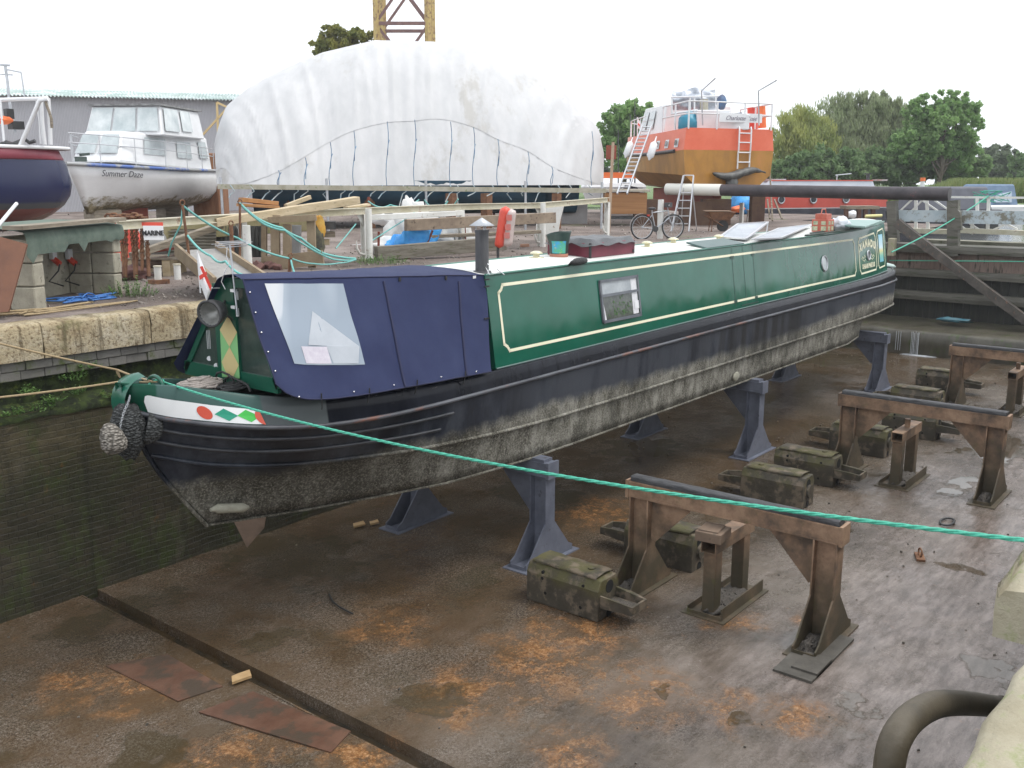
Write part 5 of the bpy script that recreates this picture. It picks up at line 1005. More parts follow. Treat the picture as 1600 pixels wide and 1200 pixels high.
# white tarpaulin tent: one arched cloth over a boat, draped with folds
PL_ = [(338,225),(340,217),(347,195),(360,165),(394,137),(420,122),(460,102),(512,80),(592,61),(680,63),(725,70),(755,77),(805,100),(850,122),(882,142),(905,168),(927,192),(936,205),(942,240)]
def DT(u): return 34 + (u-340)/600*4.5
def topz(u): return q(u, interp(u, PL_), DT(u)+2.2).z
TB0 = 5.18
WT = M('white tarpaulin', (.5,.505,.51), (.58,.58,.585), 1.3, .6, bmp=.5, bsc=1.6, stretch=(1,1,.5), col3=(.45,.44,.42), t3=.62, sc3=.45)
_nt = WT.node_tree; _b = _nt.nodes['Principled BSDF']; _tc = _nt.nodes.new('ShaderNodeTexCoord'); bump(_nt, _b, nz(_nt, scaled(_nt, _tc.outputs['Object'], (1,1,.2)), .9, 3, .5), .18, .3)
tt = thing('boat_tent', 'huge white tarpaulin stretched like a tent over a dark blue boat hull', 'tarpaulin', q(640, HY, 37) * 1.0)
def foldn(u, t, k):
    # long creases that run from the ridge down and outwards
    e = (u - 640) / 300; a = u*.02 + e*(1-t)*5 + k; r = 1-abs(noise.noise(Vector((a, t*.9, k))))*2.2 ; r2 = 1-abs(noise.noise(Vector((a*2.7+5, t*.7, k))))*2.6; return .12*max(0,r)**4*(.5+.5*abs(e)) + .05*max(0,r2)**4 + .1*noise.noise(Vector((a*.6, t*1.1, k+4))) + .012*noise.noise(Vector((a*9, t*2, k)))
def tentp(u, ph, off=0., wide=0.):
    # ph 0 near edge .. 1 far edge
    zt = topz(u); e = (u-640)/300; dep = 3.3*math.sqrt(max(.3, 1 - .7*abs(e)**6)); c0 = q(u, HY, DT(u) + 2.6); fwu = Vector((c0.x, c0.y, 0)).normalized()
    yy = 2*ph - 1; zz = 1 - abs(yy)**1.75
    p = Vector((c0.x, c0.y, 0)) + fwu*dep*yy; p.z = lerp(TB0, zt, zz)
    return p - fwu*off
b = B(); us = [338 + i*605/150 for i in range(151)]
b.grid([[tentp(u, (j/36), foldn(u, j/36, 1)*(math.sin(math.pi*j/36)**.3 if 0<j<36 else .3) + .04) for j in range(37)] for u in us])
for u in (us[0], us[-1]):
    rim = [tentp(u, j/36, foldn(u, j/36, 1)*.5) for j in range(37)]; cc = sum(rim, Vector())/37; cc.z = TB0 + .5; b.grid([rim, [p.lerp(cc, .5)+Vector((0,0,.1*noise.noise(p))) for p in rim], [cc]*37])
part(tt, 'lower_sheet', b, WT)
EDGE = [(338,266),(352,262),(372,286),(395,283),(435,268),(475,246),(515,222),(552,204),(605,190),(648,187),(690,184),(740,197),(778,217),(825,236),(862,260),(900,276),(945,291)]
def phz(u, zgoal):
    lo, hi = 0., .5
    for _ in range(24):
        m_ = (lo+hi)/2; pz = tentp(u, m_)
        if pz.z < zgoal: lo = m_
        else: hi = m_
    return lo
b = B(); rows = []
for u in us:
    v = smooth(u, EDGE); ph0 = phz(u, max(TB0, q(u, v, DT(u)-.6).z)); row = []
    for j in range(31): ph = lerp(ph0, .62, j/30); row.append(tentp(u, ph, foldn(u, ph, 1)*math.sin(math.pi*ph)**.3 + .055))
    rows.append(row)
b.grid(rows); part(tt, 'upper_sheet', b, WT)
b = B(); rows = []
for u, v in ((516,222),(553,204),(605,190),(648,187),(704,190),(740,199),(778,217),(825,237),(862,260),(477,246),(435,266),(925,205)):
    b = B(); D_ = DT(u) - 1.4; pts = [q(u + 2*math.sin(k), lerp(v, 290, k/6), D_ - .3) for k in range(7)]; ob = B(); b.tube(pts, .013, 4); kp = pts[2]; b.tube([kp+Vector((.15,.1,.1)), kp, kp+Vector((-.12,-.1,-.15)), kp+Vector((-.05,0,-.4))], .014, 4)
    part(tt, 'tie_cord', b, M('dark blue cord', (.05,.09,.17), (.2,.35,.5), 3, .7))
for k in range(13): pass
b = B(); rr = random.Random(9)
for u in range(360, 935, 24): u2 = u + rr.uniform(-8,8); p = q(u2, 289, DT(u2)-2.0); b.tube([p, p+Vector((.1,-.1,-.2)), p+Vector((.0,0,-.3)), p+Vector((rr.uniform(-.3,.3),0,-.35-rr.random()*.4))], .02, 4)
parts(tt, 'tie_end', b, M('grey blue cord end', (.25,.4,.5), (.55,.55,.5), 5, .8))
POLEM = M('weathered scaffold board', (.32,.3,.22), (.45,.43,.36), 3, .8, col3=(.2,.24,.12)); b = B()
P0_, P1_ = q(340, 291.5, 32.2), q(946, 298, 35.2); b.beam(P0_, P1_, .14, .16); sc = thing('scaffold_rail', 'long weathered scaffold rail tied along the foot of the white tarpaulin', 'scaffold rail', P0_); part(sc, 'rail', b, POLEM)
for u in (345, 500, 652, 812, 940):
    t_ = (u-340)/606; p = P0_.lerp(P1_, t_); b = B(); b.cyl(Vector((p.x,p.y,QZ)), p+Vector((0,0,.3)), .045, seg=8); part(sc, 'upright', b, galv)
# the covered boat
NAVY = M('dark teal hull paint', (.008,.045,.075), (.015,.06,.1), 2, .35); 
def loft(st, m_rows): return None
c0, c1 = q(395, HY, 36.5), q(900, HY, 39); b = B(); rows = []
for i in range(31):
    t = i/30; c_ = c0.lerp(c1, t); wd = 2.1*math.sin(math.pi*min(1, .06+t*1.05))**.45 if t < .97 else .5; lr = (c1-c0).normalized(); nr = Vector((-lr.y, lr.x, 0)); rows.append([Vector((c_.x, c_.y, 0)) + nr*wd*k + Vector((0,0,z)) for k, z in ((-1,5.35),(-1,4.9),(-.85,4.55),(-.3,4.2),(0,4.1),(.3,4.2),(.85,4.55),(1,5.35))])
b.grid(rows); solo('boat_hull', 'dark teal boat hull showing below the white tarpaulin', 'boat hull', b, NAVY)
for k, (u, w_) in enumerate(((450,.3),(576,.28),(705,.3),(760,.3),(870,.25))):
    p = q(u, HY, 35.6); b = B(); b.box(p.x-w_/2,p.x+w_/2,p.y-w_/2,p.y+w_/2,QZ,4.9); solo('hull_prop', ('first','second','third','fourth','fifth')[k] + ' rusty prop from the left under the tarpaulin covered hull', 'prop', b, rust, group='props under the covered hull')
# round bilge yachts
def yacht_hull(t, stem, mid, stern_w, L, beam, z0, z1, mat_s, heading, names, sheer=.35, flare=.75, kz=None, tr=0.7):
    pass
# ---- white cruiser: local frame with x towards the bow
def frame(loc, ang): 
    c_, s_ = math.cos(ang), math.sin(ang); 
    return lambda x, y, z: Vector((loc[0] + x*c_ - y*s_, loc[1] + x*s_ + y*c_, loc[2] + z))
def hullgrid(Fm, L, beam, H, prof, n=26, transom=.85, sheer=.35, rake=.9, bow=.55, m=None):
    rows = []
    for i in range(n+1):
        t = i/n; w_ = beam/2*(transom + (1-transom)*min(1, t*3)) * (1 - max(0, (t-.45)/.55)**2.1) if t < 1 else 0.
        row = []
        for s_ in (-1, 1):
            rr_ = []
            for (k, z) in prof:
                x = L*t - (1 - z)*rake*max(0,(t-.4)/.6)**1.5; kk = lerp(k, k*bow + (1-bow)*k*z, max(0,(t-.4)/.6)); rr_.append(Fm(x, s_*w_*kk, z*H + sheer*max(0,t-.3)**2*z*1.6))
            row += rr_ if s_ < 0 else rr_[::-1]
        rows.append(row)
    return rows
bs_, bw_ = q(290, HY, 41), q(106, HY, 32); ang = math.atan2(bw_.y-bs_.y, bw_.x-bs_.x); Lc = (bw_-bs_).length
Fm = frame((bs_.x + .0, bs_.y, QZ + .68), ang)
CRW = M('chalky white hull', (.58,.58,.57), (.66,.66,.66), 2, .4)
def cr_mat():
    m, nt, b, ob, _ = newmat('white hull with brown scum'); s = nt.nodes.new('ShaderNodeSeparateXYZ'); nt.links.new(ob, s.inputs[0]); n = nz(nt, scaled(nt, ob, (1,1,2)), 1.6, 9, .7)
    k = mth(nt, 'MULTIPLY', mth(nt, 'SUBTRACT', mth(nt, 'ADD', .42, mth(nt, 'MULTIPLY', mth(nt, 'SUBTRACT', n, .5), 1.2)), s.outputs[2]), 6, True); c = mixc(nt, k, ramp(nt, n, [(.35,(.74,.74,.74)),(.65,(.8,.8,.8))]), ramp(nt, nz(nt, ob, 5, 8, .7), [(.38,(.1,.08,.04)),(.55,(.3,.25,.15)),(.68,(.5,.47,.4))]))
    nt.links.new(c, b.inputs['Base Color']); b.inputs['Roughness'].default_value = .45; return m
wc = thing('cabin_cruiser', 'white cabin cruiser with a glazed wheelhouse propped up behind the white fence', 'cabin cruiser', (Fm(Lc/2,0,0)))
ORG[wc] = Vector(wc.location); bm_ = 3.3
b = B(); b.grid(hullgrid(Fm, Lc, bm_, 1.45, [(1,1),(1.0,.72),(.93,.4),(.7,.15),(.25,.02),(0,-.05)], sheer=.2)); b.grid([[r[0], r[-1]] for r in hullgrid(Fm, Lc, bm_, 1.45, [(1,1),(1,.7)], sheer=.2)]); rows = hullgrid(Fm, Lc, bm_, 1.45, [(1,1),(1.0,.72),(.93,.4),(.7,.15),(.25,.02),(0,-.05)], sheer=.2)[0]; b.add(rows, [tuple(range(len(rows)))]); part(wc, 'hull', b, cr_mat(), double=True)
b = B()
for s_ in (0, -1): b.tube([r[s_] + Vector((0,0,-.04)) for r in hullgrid(Fm, Lc, bm_+.06, 1.45, [(1,1)], sheer=.2)], .06, 6)
part(wc, 'rubbing_band', b, M('blue and rubbed grey band', (.08,.15,.42), (.35,.36,.36), .8, .5, lo=.48, hi=.54))
SUP = M('white superstructure', (.7,.71,.72), (.77,.78,.79), 2, .4)
def cabinbox(Fm, x0, x1, w0, w1, z0, z1, rake0, rake1, tum, zf=0.):
    return [Fm(x0,-w0,z0),Fm(x1,-w1,z0+zf),Fm(x1,w1,z0+zf),Fm(x0,w0,z0),Fm(x0+rake0,-w0+tum,z1),Fm(x1-rake1,-w1+tum*1.5,z1),Fm(x1-rake1,w1-tum*1.5,z1),Fm(x0+rake0,w0-tum,z1)]
BOXF = [(0,3,2,1),(4,5,6,7),(0,1,5,4),(1,2,6,5),(2,3,7,6),(3,0,4,7)]
b = B(); lowc = cabinbox(Fm, .6, Lc*.8, 1.42, .85, 1.4, 2.7, .1, .75, .12, .25); b.add(lowc, BOXF); fd = part(wc, 'cabin', b, SUP, bevel=.06)
b = B(); wh = cabinbox(Fm, 1.2, Lc*.56, 1.42, 1.45, 2.62, 3.66, .2, .35, .12); b.add(wh, BOXF); whp = part(wc, 'wheelhouse', b, SUP, bevel=.03)
def quad_on(P, fa, fb_, ga, gb, off):  # P: bottom-left, bottom-right, top-right, top-left
    n = (P[1]-P[0]).cross(P[3]-P[0]).normalized(); n = n if n.dot(E0 - P[0]) > 0 else -n
    f = lambda a, g: P[0].lerp(P[1], a).lerp(P[3].lerp(P[2], a), g) + n*off
    return [f(fa,ga), f(fb_,ga), f(fb_,gb), f(fa,gb)]
def glz(parent, P, cells, m_, off=.06, name='window'):
    for c_ in cells: b = B(); b.add(quad_on(P, *c_, off), [(0,1,2,3)]); part(parent, name, b, m_)
GLC = M('cruiser glass', (.36,.42,.43), (.66,.7,.7), 1.1, .12, spec=.7)
front = [wh[1], wh[2], wh[6], wh[5]]; glz(whp, front, [(.03,.33,.12,.92),(.36,.66,.12,.92),(.69,.97,.12,.92)], GLC, name='windscreen')
side_s = [0,1,5,4] if (wh[0]-E0).length < (wh[3]-E0).length else [3,2,6,7]; sd_ = [wh[i] for i in side_s]; glz(whp, sd_, [(.62,.95,.15,.92),(.3,.55,.2,.92)], GLC)
sl_ = [lowc[i] for i in side_s]; glz(fd, sl_, [(.55,.78,.32,.85),(.25,.42,.3,.8),(.05,.15,.35,.85)], glasspale); fl_ = [lowc[1], lowc[2], lowc[6], lowc[5]]; glz(fd, fl_, [(.02,.46,.25,.85),(.54,.97,.25,.85)], glasspale)
b = B(); rf = [p + (p - sum(wh[4:], Vector())/4)*.08 for p in wh[4:]]; b.prism(rf, (0,0,.07)); part(whp, 'roof', b, M('dark edged roof', (.12,.12,.12), (.3,.3,.3), 4, .6))
b = B()
for (x, y) in ((.5,1.45),(1.8,1.5),(3.2,1.5),(4.6,1.3),(6.2,.95),(Lc*.86,.5),(Lc*.95,0)):
    for s_ in ((-1,1) if y else (1,)): b.cyl(Fm(x, y*s_, 1.4), Fm(x, y*s_, 2.25+.3*(x/Lc)), .016, seg=5)
for s_ in (-1,1): 
    for zo in (2.25, 1.95): b.tube([Fm(x, y*s_, zo+.3*(x/Lc)) for x, y in ((.5,1.45),(1.8,1.5),(3.2,1.5),(4.6,1.3),(6.2,.95),(Lc*.86,.5),(Lc*.97,0))], .018, 5)
part(wc, 'guard_rail', b, alu)
b = B(); ns = -1 if side_s[0] == 0 else 1; o_ = q(197, 276, 35.6); 
hr = hullgrid(Fm, Lc, bm_, 1.45, [(1,1),(1.0,.72)], sheer=.2); fr = lambda i: hr[i][0 if ns < 0 else -1].lerp(hr[i][1 if ns < 0 else -2], .62)
best = min(range(6, 25), key=lambda i: abs(_proj(fr(i))[0]-193)); pa_, pb_ = fr(best), fr(best-1); b.text('Summer Daze', .3, pa_ + (E0-pa_).normalized()*.1 + Vector((0,0,-.12)), pb_ - pa_, Vector((0,0,1)), .004, .35, 0); part(wc, 'boat_name', b, M('black script', (.06,.06,.07), None, rough=.5))
b = B(); p = Fm(Lc*.9, 0, 1.6); b.obox(p+Vector((0,0,.12)), (.3,.25,.16)); b.beam(p+Vector((0,0,.25)), p+Vector((.4,.2,.3)), .08, .08); part(wc, 'anchor_winch', b, M('green black winch', (.05,.07,.06), None))
for x in (1.5, 5.0, 7.0):
    b = B(); c_ = Fm(x, 0, 0); b.box(c_.x-.5,c_.x+.5,c_.y-.35,c_.y+.35,QZ,QZ+.72); solo('keel_support', ('near','middle','far')[int(x//2.6)] + ' timber support under the white cruiser', 'support', b, rustred if x==5. else wood, group='supports under the white cruiser')
# ---- navy boat at the left edge
n0, n1 = q(108, HY, 27.5), q(-170, HY, 24.5); ang = math.atan2(n1.y-n0.y, n1.x-n0.x); Fn = frame((n0.x, n0.y, QZ), ang); Ln = (n1-n0).length
ny = thing('sailing_boat', 'navy blue hulled boat with a maroon stripe and white rails at the left edge', 'boat', (n0.x, n0.y, QZ))
def nrow(x, zs):
    w_ = 1.5*min(1, (x/1.9))**.42 if x < 1.9 else 1.5; return [Fn(x + interp(z,[(.35,1.7),(.6,.95),(.9,.4),(1.2,.1),(1.6,0),(2.0,.04),(2.55,.3)])*max(0,1-x/2.8), s_*w_*kk, z) for s_, seq in ((-1, zs), (1, zs[::-1])) for kk, z in seq]
zs = [(.96,2.52),(1.0,2.1),(1.02,1.6),(1.0,1.3),(.94,1.05),(.78,.8),(.45,.55),(0.05,.38)]; xsn = [0,.03,.1,.22,.4,.7,1.1,1.6,2.2,3,4,5,6]
b = B(); b.grid([nrow(x, zs) for x in xsn]); m, nt, bb, ob, _ = newmat('navy hull paint'); s = nt.nodes.new('ShaderNodeSeparateXYZ'); nt.links.new(ob, s.inputs[0]); zz = mth(nt, 'ADD', s.outputs[2], mth(nt, 'MULTIPLY', nz(nt, ob, 2, 3), .05))
cN = mixc(nt, rng(nt, zz, 1.0, 1.03), (.13,.032,.025), (.05,.055,.06)); cN = mixc(nt, rng(nt, zz, 1.14, 1.2), cN, (.012,.017,.06)); nt.links.new(cN, bb.inputs['Base Color']); bb.inputs['Roughness'].default_value = .25; part(ny, 'hull', b, m)
b = B(); b.grid([nrow(x, [(.965,2.54),(1.01,2.5),(1.02,2.28),(.99,2.25)]) for x in xsn]); part(ny, 'stripe', b, M('maroon band', (.2,.03,.05), (.25,.05,.07), 3, .4))
b = B(); b.grid([[p for p in (Fn(x,-1.5*(min(1,x/1.9)**.42)*.97,2.56), Fn(x,0,2.62), Fn(x,1.5*(min(1,x/1.9)**.42)*.97,2.56))] for x in xsn]); b.tube([Fn(x,-1.5*(min(1,x/1.9)**.42),2.56) for x in xsn][::-1] + [Fn(x,1.5*(min(1,x/1.9)**.42),2.56) for x in xsn], .05, 6); part(ny, 'deck', b, SUP)
b = B(); b.box(*[0]*6) if 0 else b.prism([Fn(2.2,-.9,2.6),Fn(5,-.9,2.6),Fn(5,.9,2.6),Fn(2.2,.9,2.6)], (0,0,.55)); part(ny, 'coachroof', b, SUP, bevel=.05)
def T(b, Dd, pts, r): return b.tube([q(u, v, Dd) for u, v in pts], r, 6)
b = B()
T(b,25.6,((0,156),(30,155),(65,154),(75,153)),.05); T(b,25.6,((75,153),(78,195),(79,226)),.055); T(b,25.9,((64,154),(66,190),(70,226)),.05); T(b,25.4,((75,155),(62,157),(48,190),(31,229)),.06); T(b,25.9,((57,156),(62,190),(64,225)),.03); T(b,25.5,((0,156),(7,229)),.03)
part(ny, 'pulpit', b, whiteclean)
b = B(); T(b,26,((8,102),(12,130),(14,156),(24,208)),.035); T(b,26,((33,113),(37,140),(39,156)),.02); T(b,26,((8,108),(33,113)),.02); T(b,26,((0,101),(15,102)),.03); T(b,26,((0,116),(20,117)),.018); part(ny, 'aerial_frame', b, galv)
b = B(); b.obox(q(14,178,25.8),(.18,.18,.25)); b.obox(q(25,196,26),(.3,.3,.2)); part(ny, 'deck_gear', b, black); b = B(); b.blob(q(6,188,25.7),(.22,.2,.1),.2); part(ny, 'orange_cushion', b, orange)
b = B(); b.tube([q(u,v,25.5) for u,v in ((0,226),(10,222),(20,225),(30,221),(38,217),(46,223),(55,220))], .05, 6); part(ny, 'deck_rope', b, darksteel)
b = B(); b.tube([q(u,v,25.4) for u,v in ((70,153),(73,165),(77,175),(80,185),(81,200))], .035, 6); part(ny, 'hanging_line', b, wood)
b = B(); p = q(58, HY, 27); b.box(p.x-.4,p.x+.4,p.y-.3,p.y+.3,QZ,QZ+.6); solo('keel_support', 'white block support under the navy boat', 'support', b, concrete)
# ================================================================== ORANGE BOAT ON THE HARD
o1, o2 = q(1070, HY, 38), q(1203, HY, 39.6); ax_b = (o1 - o2).normalized(); dirb = q(968, HY, 50) - o1; dirb.z = 0
perp = Vector((-ax_b.y, ax_b.x, 0)); perp = perp if perp.dot(dirb) > 0 else -perp
bdir = (dirb.normalized()*.8 + perp*.2).normalized(); wb = (o1-o2).length
def OB(x, y, z): m_ = (o1+o2)/2; return Vector((m_.x, m_.y, 0)) + bdir*x + ax_b*y*wb/2 + Vector((0,0,z))     # y +1 = port (left in the photo)
ob_ = thing('motor_boat', 'red and ochre steel motor boat propped up with a name board on its stern rail', 'motor boat', tuple(Vector((OB(5,0,QZ)))))
def orow(x):
    t = x/12; k = 1 if t < .35 else math.sqrt(max(0, 1-((t-.35)/.65)**2.2)); z_t = 7.32 - .3*math.sin(t*3)*.4 + .15*t; z_s = z_t - .82; rs = (1-t)
    L_ = [(1.0,z_t),(1.05,z_s),(1.0,5.55),(.62,4.95),(0,4.75)]
    return [OB(x - (.0 if t < .01 else 0) + (0 if z_ > 5 else -.25*t*4), s*kk*k, z_ + (0 if z_ > 5.6 else .35*t)) for s, sq in ((1, L_), (-1, L_[::-1])) for kk, z_ in sq]
def ochre_mat():
    m, nt, b, ob, _ = newmat('ochre primer and red topsides'); n = nz(nt, scaled(nt, ob, (1,1,.5)), 1.1, 7, .65); c = ramp(nt, n, [(.38,(.3,.14,.025)),(.55,(.4,.19,.03)),(.7,(.46,.2,.05))])
    w_ = nz(nt, ob, 8, 8); nt.links.new(c, b.inputs['Base Color']); b.inputs['Roughness'].default_value = .45; return m
OCH = ochre_mat(); REDT = M('coral red topsides', (.66,.12,.055), (.74,.17,.09), 1, .4)
xr = [0,.001,1,2,3.5,5,6.5,8,9.3,10.4,11.3,11.8,12]; rows = [orow(x) for x in xr]
b = B(); b.grid([r[1:-1] for r in rows], False); r0 = rows[0]; b.add(r0[1:-1], [tuple(range(len(r0)-2))]); part(ob_, 'hull', b, OCH)
b = B(); b.grid([r[:2] for r in rows], False); b.grid([r[-2:] for r in rows], False); b.add([r0[0], r0[1], r0[-2], r0[-1]], [(0,1,2,3)]); b.grid([[r[0], r[-1]] for r in rows], False); part(ob_, 'topside', b, REDT)
b = B(); b.tube([r[1] + ax_b*.03 for r in rows[2:]], .07, 6); part(ob_, 'rubbing_strake', b, darksteel)
for x in (.7, 1.9, 3.1): P = [OB(x+.45,1.03,6.62), OB(x,1.03,6.62), OB(x,1.0,6.95), OB(x+.45,1.0,6.95)]; b = B(); b.add([p + ax_b*.05 for p in P], [(0,1,2,3)]); f_ = part(ob_, 'port_window', b, whiteclean); b = B(); b.add(quad_on(P, .2,.8,.2,.8,.09), [(0,1,2,3)]); part(f_, 'pane', b, glassdark)
b = B(); W0 = [OB(3.6,.86,7.2),OB(9,.6,7.3),OB(9,-.6,7.3),OB(3.6,-.86,7.2),OB(3.6,.8,8.45),OB(7.8,.6,8.55),OB(7.8,-.6,8.55),OB(3.6,-.8,8.45)]; b.add(W0, BOXF); wo = part(ob_, 'wheelhouse', b, SUP, bevel=.03)
glz(wo, [W0[1],W0[0],W0[4],W0[5]], [(.06,.3,.25,.85),(.36,.6,.25,.85)], glasspale, .05)
b = B()
for x, zh in ((0,8.3),(1.6,8.3),(3.2,8.3)):
    for s in (1,-1): b.cyl(OB(x,s*.96,7.28), OB(x,s*.96,zh), .035, seg=6)
for y in (.32,-.32): b.cyl(OB(0,y,7.28), OB(0,y,8.3), .035, seg=6)
for z_ in (8.3, 7.85):
    b.tube([OB(3.2,.96,z_),OB(0,.96,z_),OB(0,-.96,z_),OB(3.2,-.96,z_)], .032, 6)
for x in (7,8.5,10,11.2): b.cyl(OB(x, orow(x)[0].dot(ax_b)*0+.9*math.sqrt(max(0.05,1-max(0,((x/12-.35)/.65))**2.2)),7.35), OB(x,.9*math.sqrt(max(0.05,1-max(0,((x/12-.35)/.65))**2.2)),8.1), .025, seg=5)
b.tube([OB(x,.9*math.sqrt(max(0.02,1-max(0,((x/12-.35)/.65))**2.2)),8.1) for x in (6.2,7,8.5,10,11.2,11.9)], .028, 5); part(ob_, 'stern_rail', b, whiteclean)
b = B(); P = [OB(-.06,.28,7.56),OB(-.06,-.72,7.56),OB(-.06,-.72,7.9),OB(-.06,.28,7.9)]; b.prism(P, bdir*.03); nbd = part(ob_, 'name_board', b, whiteclean); b = B(); b.text('Charlotte Rose', .235, (P[0]+P[1])/2 - bdir*.02 + Vector((0,0,.08)), P[1]-P[0], Vector((0,0,1)), .003, .4, 0); part(nbd, 'lettering', b, M('grey script', (.22,.2,.25), None))
b = B()
for y in (-.18, -.46): b.tube([OB(.05,y,7.34),OB(-.1,y,7.38),OB(-.14,y,7.28),OB(-.14,y,6.5),OB(-.1,y,6.4),OB(-.1,y,5.8)], .032, 6)
for z_ in (7.15,6.8,6.42,6.05): b.cyl(OB(-.13,-.18,z_), OB(-.13,-.46,z_), .025, seg=6)
part(ob_, 'stern_ladder', b, whiteclean)
b = B(); rows_ = []
for i in range(25):
    t = i/24; y = lerp(.42, -.82, t); r_ = .05 + .2*math.sin(min(1,t*1.1)*math.pi)**.6; c_ = OB(-.25, y, 5.62 - .12*math.sin(t*6)); rows_.append([c_ + (bdir*math.cos(a*.6283)*r_ + Vector((0,0,1))*math.sin(a*.6283)*r_*.7)*(1+.25*noise.noise(Vector((i*.4,a,0)))) for a in range(10)])
b.grid(rows_, True, True); b.blob(OB(-.22,-.02,5.2), (.22,.22,.42), .25, 3); part(ob_, 'draped_tarpaulin', b, M('black grey sheeting', (.035,.035,.035), (.13,.13,.12), 3, .5, bmp=.5))
b = B(); P_ = [q(u,v,41) for u,v in ((1048,178),(1048,140),(1118,138),(1120,165),(1115,178)) ]; gg = []
for i in range(15):
    t = i/14; gg.append([q(lerp(1050,1118,t), lerp(lerp(141,138,t)+3*math.sin(t*9), 172, j/8) , 40.5 + .35*noise.noise(Vector((t*5,j*.5,0))) + .8*abs(j/8-.5)) for j in range(9)])
b.grid(gg); part(ob_, 'bridge_cover', b, M('shiny grey plastic cover', (.3,.33,.38), (.6,.64,.7), 3, .2, bmp=.6))
b = B()
for u in (1050,1078,1085,1120): b.cyl(q(u,150,40), q(u,178,40), .035, seg=6)
b.tube([q(1048,152,39.9),q(1122,150,39.9)], .03, 6); b.cyl(q(1048,178,40), q(1090,172,40), .04, seg=6); part(ob_, 'bridge_rail', b, whiteclean)
for (u0,v0),(u1,v1),(u2,v2) in (((1098,196),(1096,142),(1118,122)), ((1186,196),(1185,142),(1214,125))):
    b = B(); b.tube([q(u0,v0,39), q(u1,v1,39), q(u2,v2,38.6)], .03, 6); part(ob_, 'davit', b, galv)
b = B(); b.cyl(q(1100,198,40.3), q(1100,155,40.3), .15, .17, 10); part(ob_, 'wrapped_mast', b, M('khaki wrapped mast', (.35,.32,.24), (.5,.48,.4), 5, .8))
b = B(); b.cyl(q(1191,200,40.6), q(1190,166,40.6), .17, .15, 10); part(ob_, 'red_cylinder', b, orange); b = B(); b.cyl(q(1176,202,41.6), q(1176,168,41.6), .22, .22, 12); part(ob_, 'red_drum', b, red)
b = B(); b.blob(q(1076,195,39.5), (.5,.4,.5), .08); part(ob_, 'blue_buoy', b, M('blue plastic buoy', (.02,.22,.33), None, rough=.4)); b = B(); b.blob(q(1127,160,40), (.22,.2,.3), .1); b.beam(q(1118,182,39.5),q(1158,178,39.5),.3,.1); part(ob_, 'deck_gear', b, M('blue brown deck gear', (.05,.15,.3), (.12,.07,.06), 1, .6))
b = B(); b.box(*[0,0,0,0,0,0]) if 0 else b.obox(q(1108,190,40), (1.6,1.3,.8), (0,0,AX)); b.obox(q(1140,192,39.8), (1.6,1.2,.6), (0,0,AX)); part(ob_, 'deck_locker', b, whiteclean, bevel=.03)
fw_ = [(q(986,222,39.5),q(978,244,39.3),'slim white fender hanging from the bow of the orange boat'), (q(1023,222,37.4),q(1015,247,37.2),'larger white fender hanging amidships on the orange boat')]
for a_, c_, lab in fw_: b = B(); d_ = c_-a_; b.tube([a_ - d_*.35, a_ - d_*.02, a_, a_+d_*.12, a_+d_*.88, c_, c_+d_*.12], [.02,.03,.06,.14,.14,.07,.03], 10); solo('fender', lab, 'fender', b, whiteclean, group='white fenders on the orange boat')
def ladder(label, p0, p1, w_, n, mt, rr_=.03, rungs=None, side=None):
    t = thing('ladder', label, 'ladder', p0); sd2 = (side or rt)*w_/2; 
    for s in (-1,1): b = B(); b.beam(p0+sd2*s, p1+sd2*s, .05, .07); part(t, 'rail', b, mt)
    for k in range(n): f_ = (k+.6)/n; b = B(); b.cyl(p0.lerp(p1,f_)-sd2, p0.lerp(p1,f_)+sd2, .022, seg=6); part(t, 'rung', b, mt)
    return t
ladder('long aluminium ladder leaning against the orange boat bow', q(972, 303, 36), q(1011, 196, 39.2), .36, 17, alu)
# keel and supports
b = B(); b.prism([OB(1,.12,4.0),OB(9,.12,4.0),OB(9,.12,5),OB(1,.12,5)], -ax_b*.4); part(ob_, 'keel', b, rustred)
for i, (u, w_, h_) in enumerate(((1010,.9,1.0),(1088,1.2,.9),(1120,1.1,1.0),(1185,.5,1.3))):
    p = q(u, HY, 37.8+i*.2); b = B(); b.obox((p.x,p.y,QZ+h_/2), (w_,.5,h_), (0,0,AX-math.pi/2)); solo('hull_support', ('left','middle','right hand','outer right')[i] + ' brown support block beneath the orange boat', 'support', b, M('brown support', (.07,.035,.025), (.12,.07,.04), 3, .8), group='supports under the orange boat')
# step ladder, bicycle, barrow, chair
sl0 = q(1063, 356, 33.5); sl0.z = QZ; zt_ = q(1063, 274, 33.5).z; t = thing('step_ladder', 'aluminium step ladder standing open in front of the orange boat', 'step ladder', sl0)
for s in (-1,1): b = B(); b.beam(sl0 + rt*s*.3 , sl0 + rt*(.28+s*.17) + fw*.35 + Vector((0,0,zt_-QZ)), .04, .06); part(t, 'rail', b, alu)
b = B(); b.cyl(sl0 + rt*.11 + fw*.35 + Vector((0,0,zt_-QZ)), sl0 + rt*.45 + fw*.35 + Vector((0,0,zt_-QZ)), .02, seg=6)
part(t, 'top_bar', b, alu)
for k in range(5): f_ = (k+1)/7.2; b = B(); c_ = sl0.lerp(sl0 + rt*.28 + fw*.35 + Vector((0,0,zt_-QZ)), f_); b.obox(c_, (.46*(1-f_*.3),.09,.03), (0,0,AX-math.pi/2)); part(t, 'tread', b, alu)
b = B(); 
for s in (-1,1): b.beam(sl0 + rt*(.45+s*.28) + fw*.9, sl0 + rt*(.28+s*.15) + fw*.38 + Vector((0,0,(zt_-QZ)*.78)), .03, .03)
part(t, 'back_leg', b, alu)
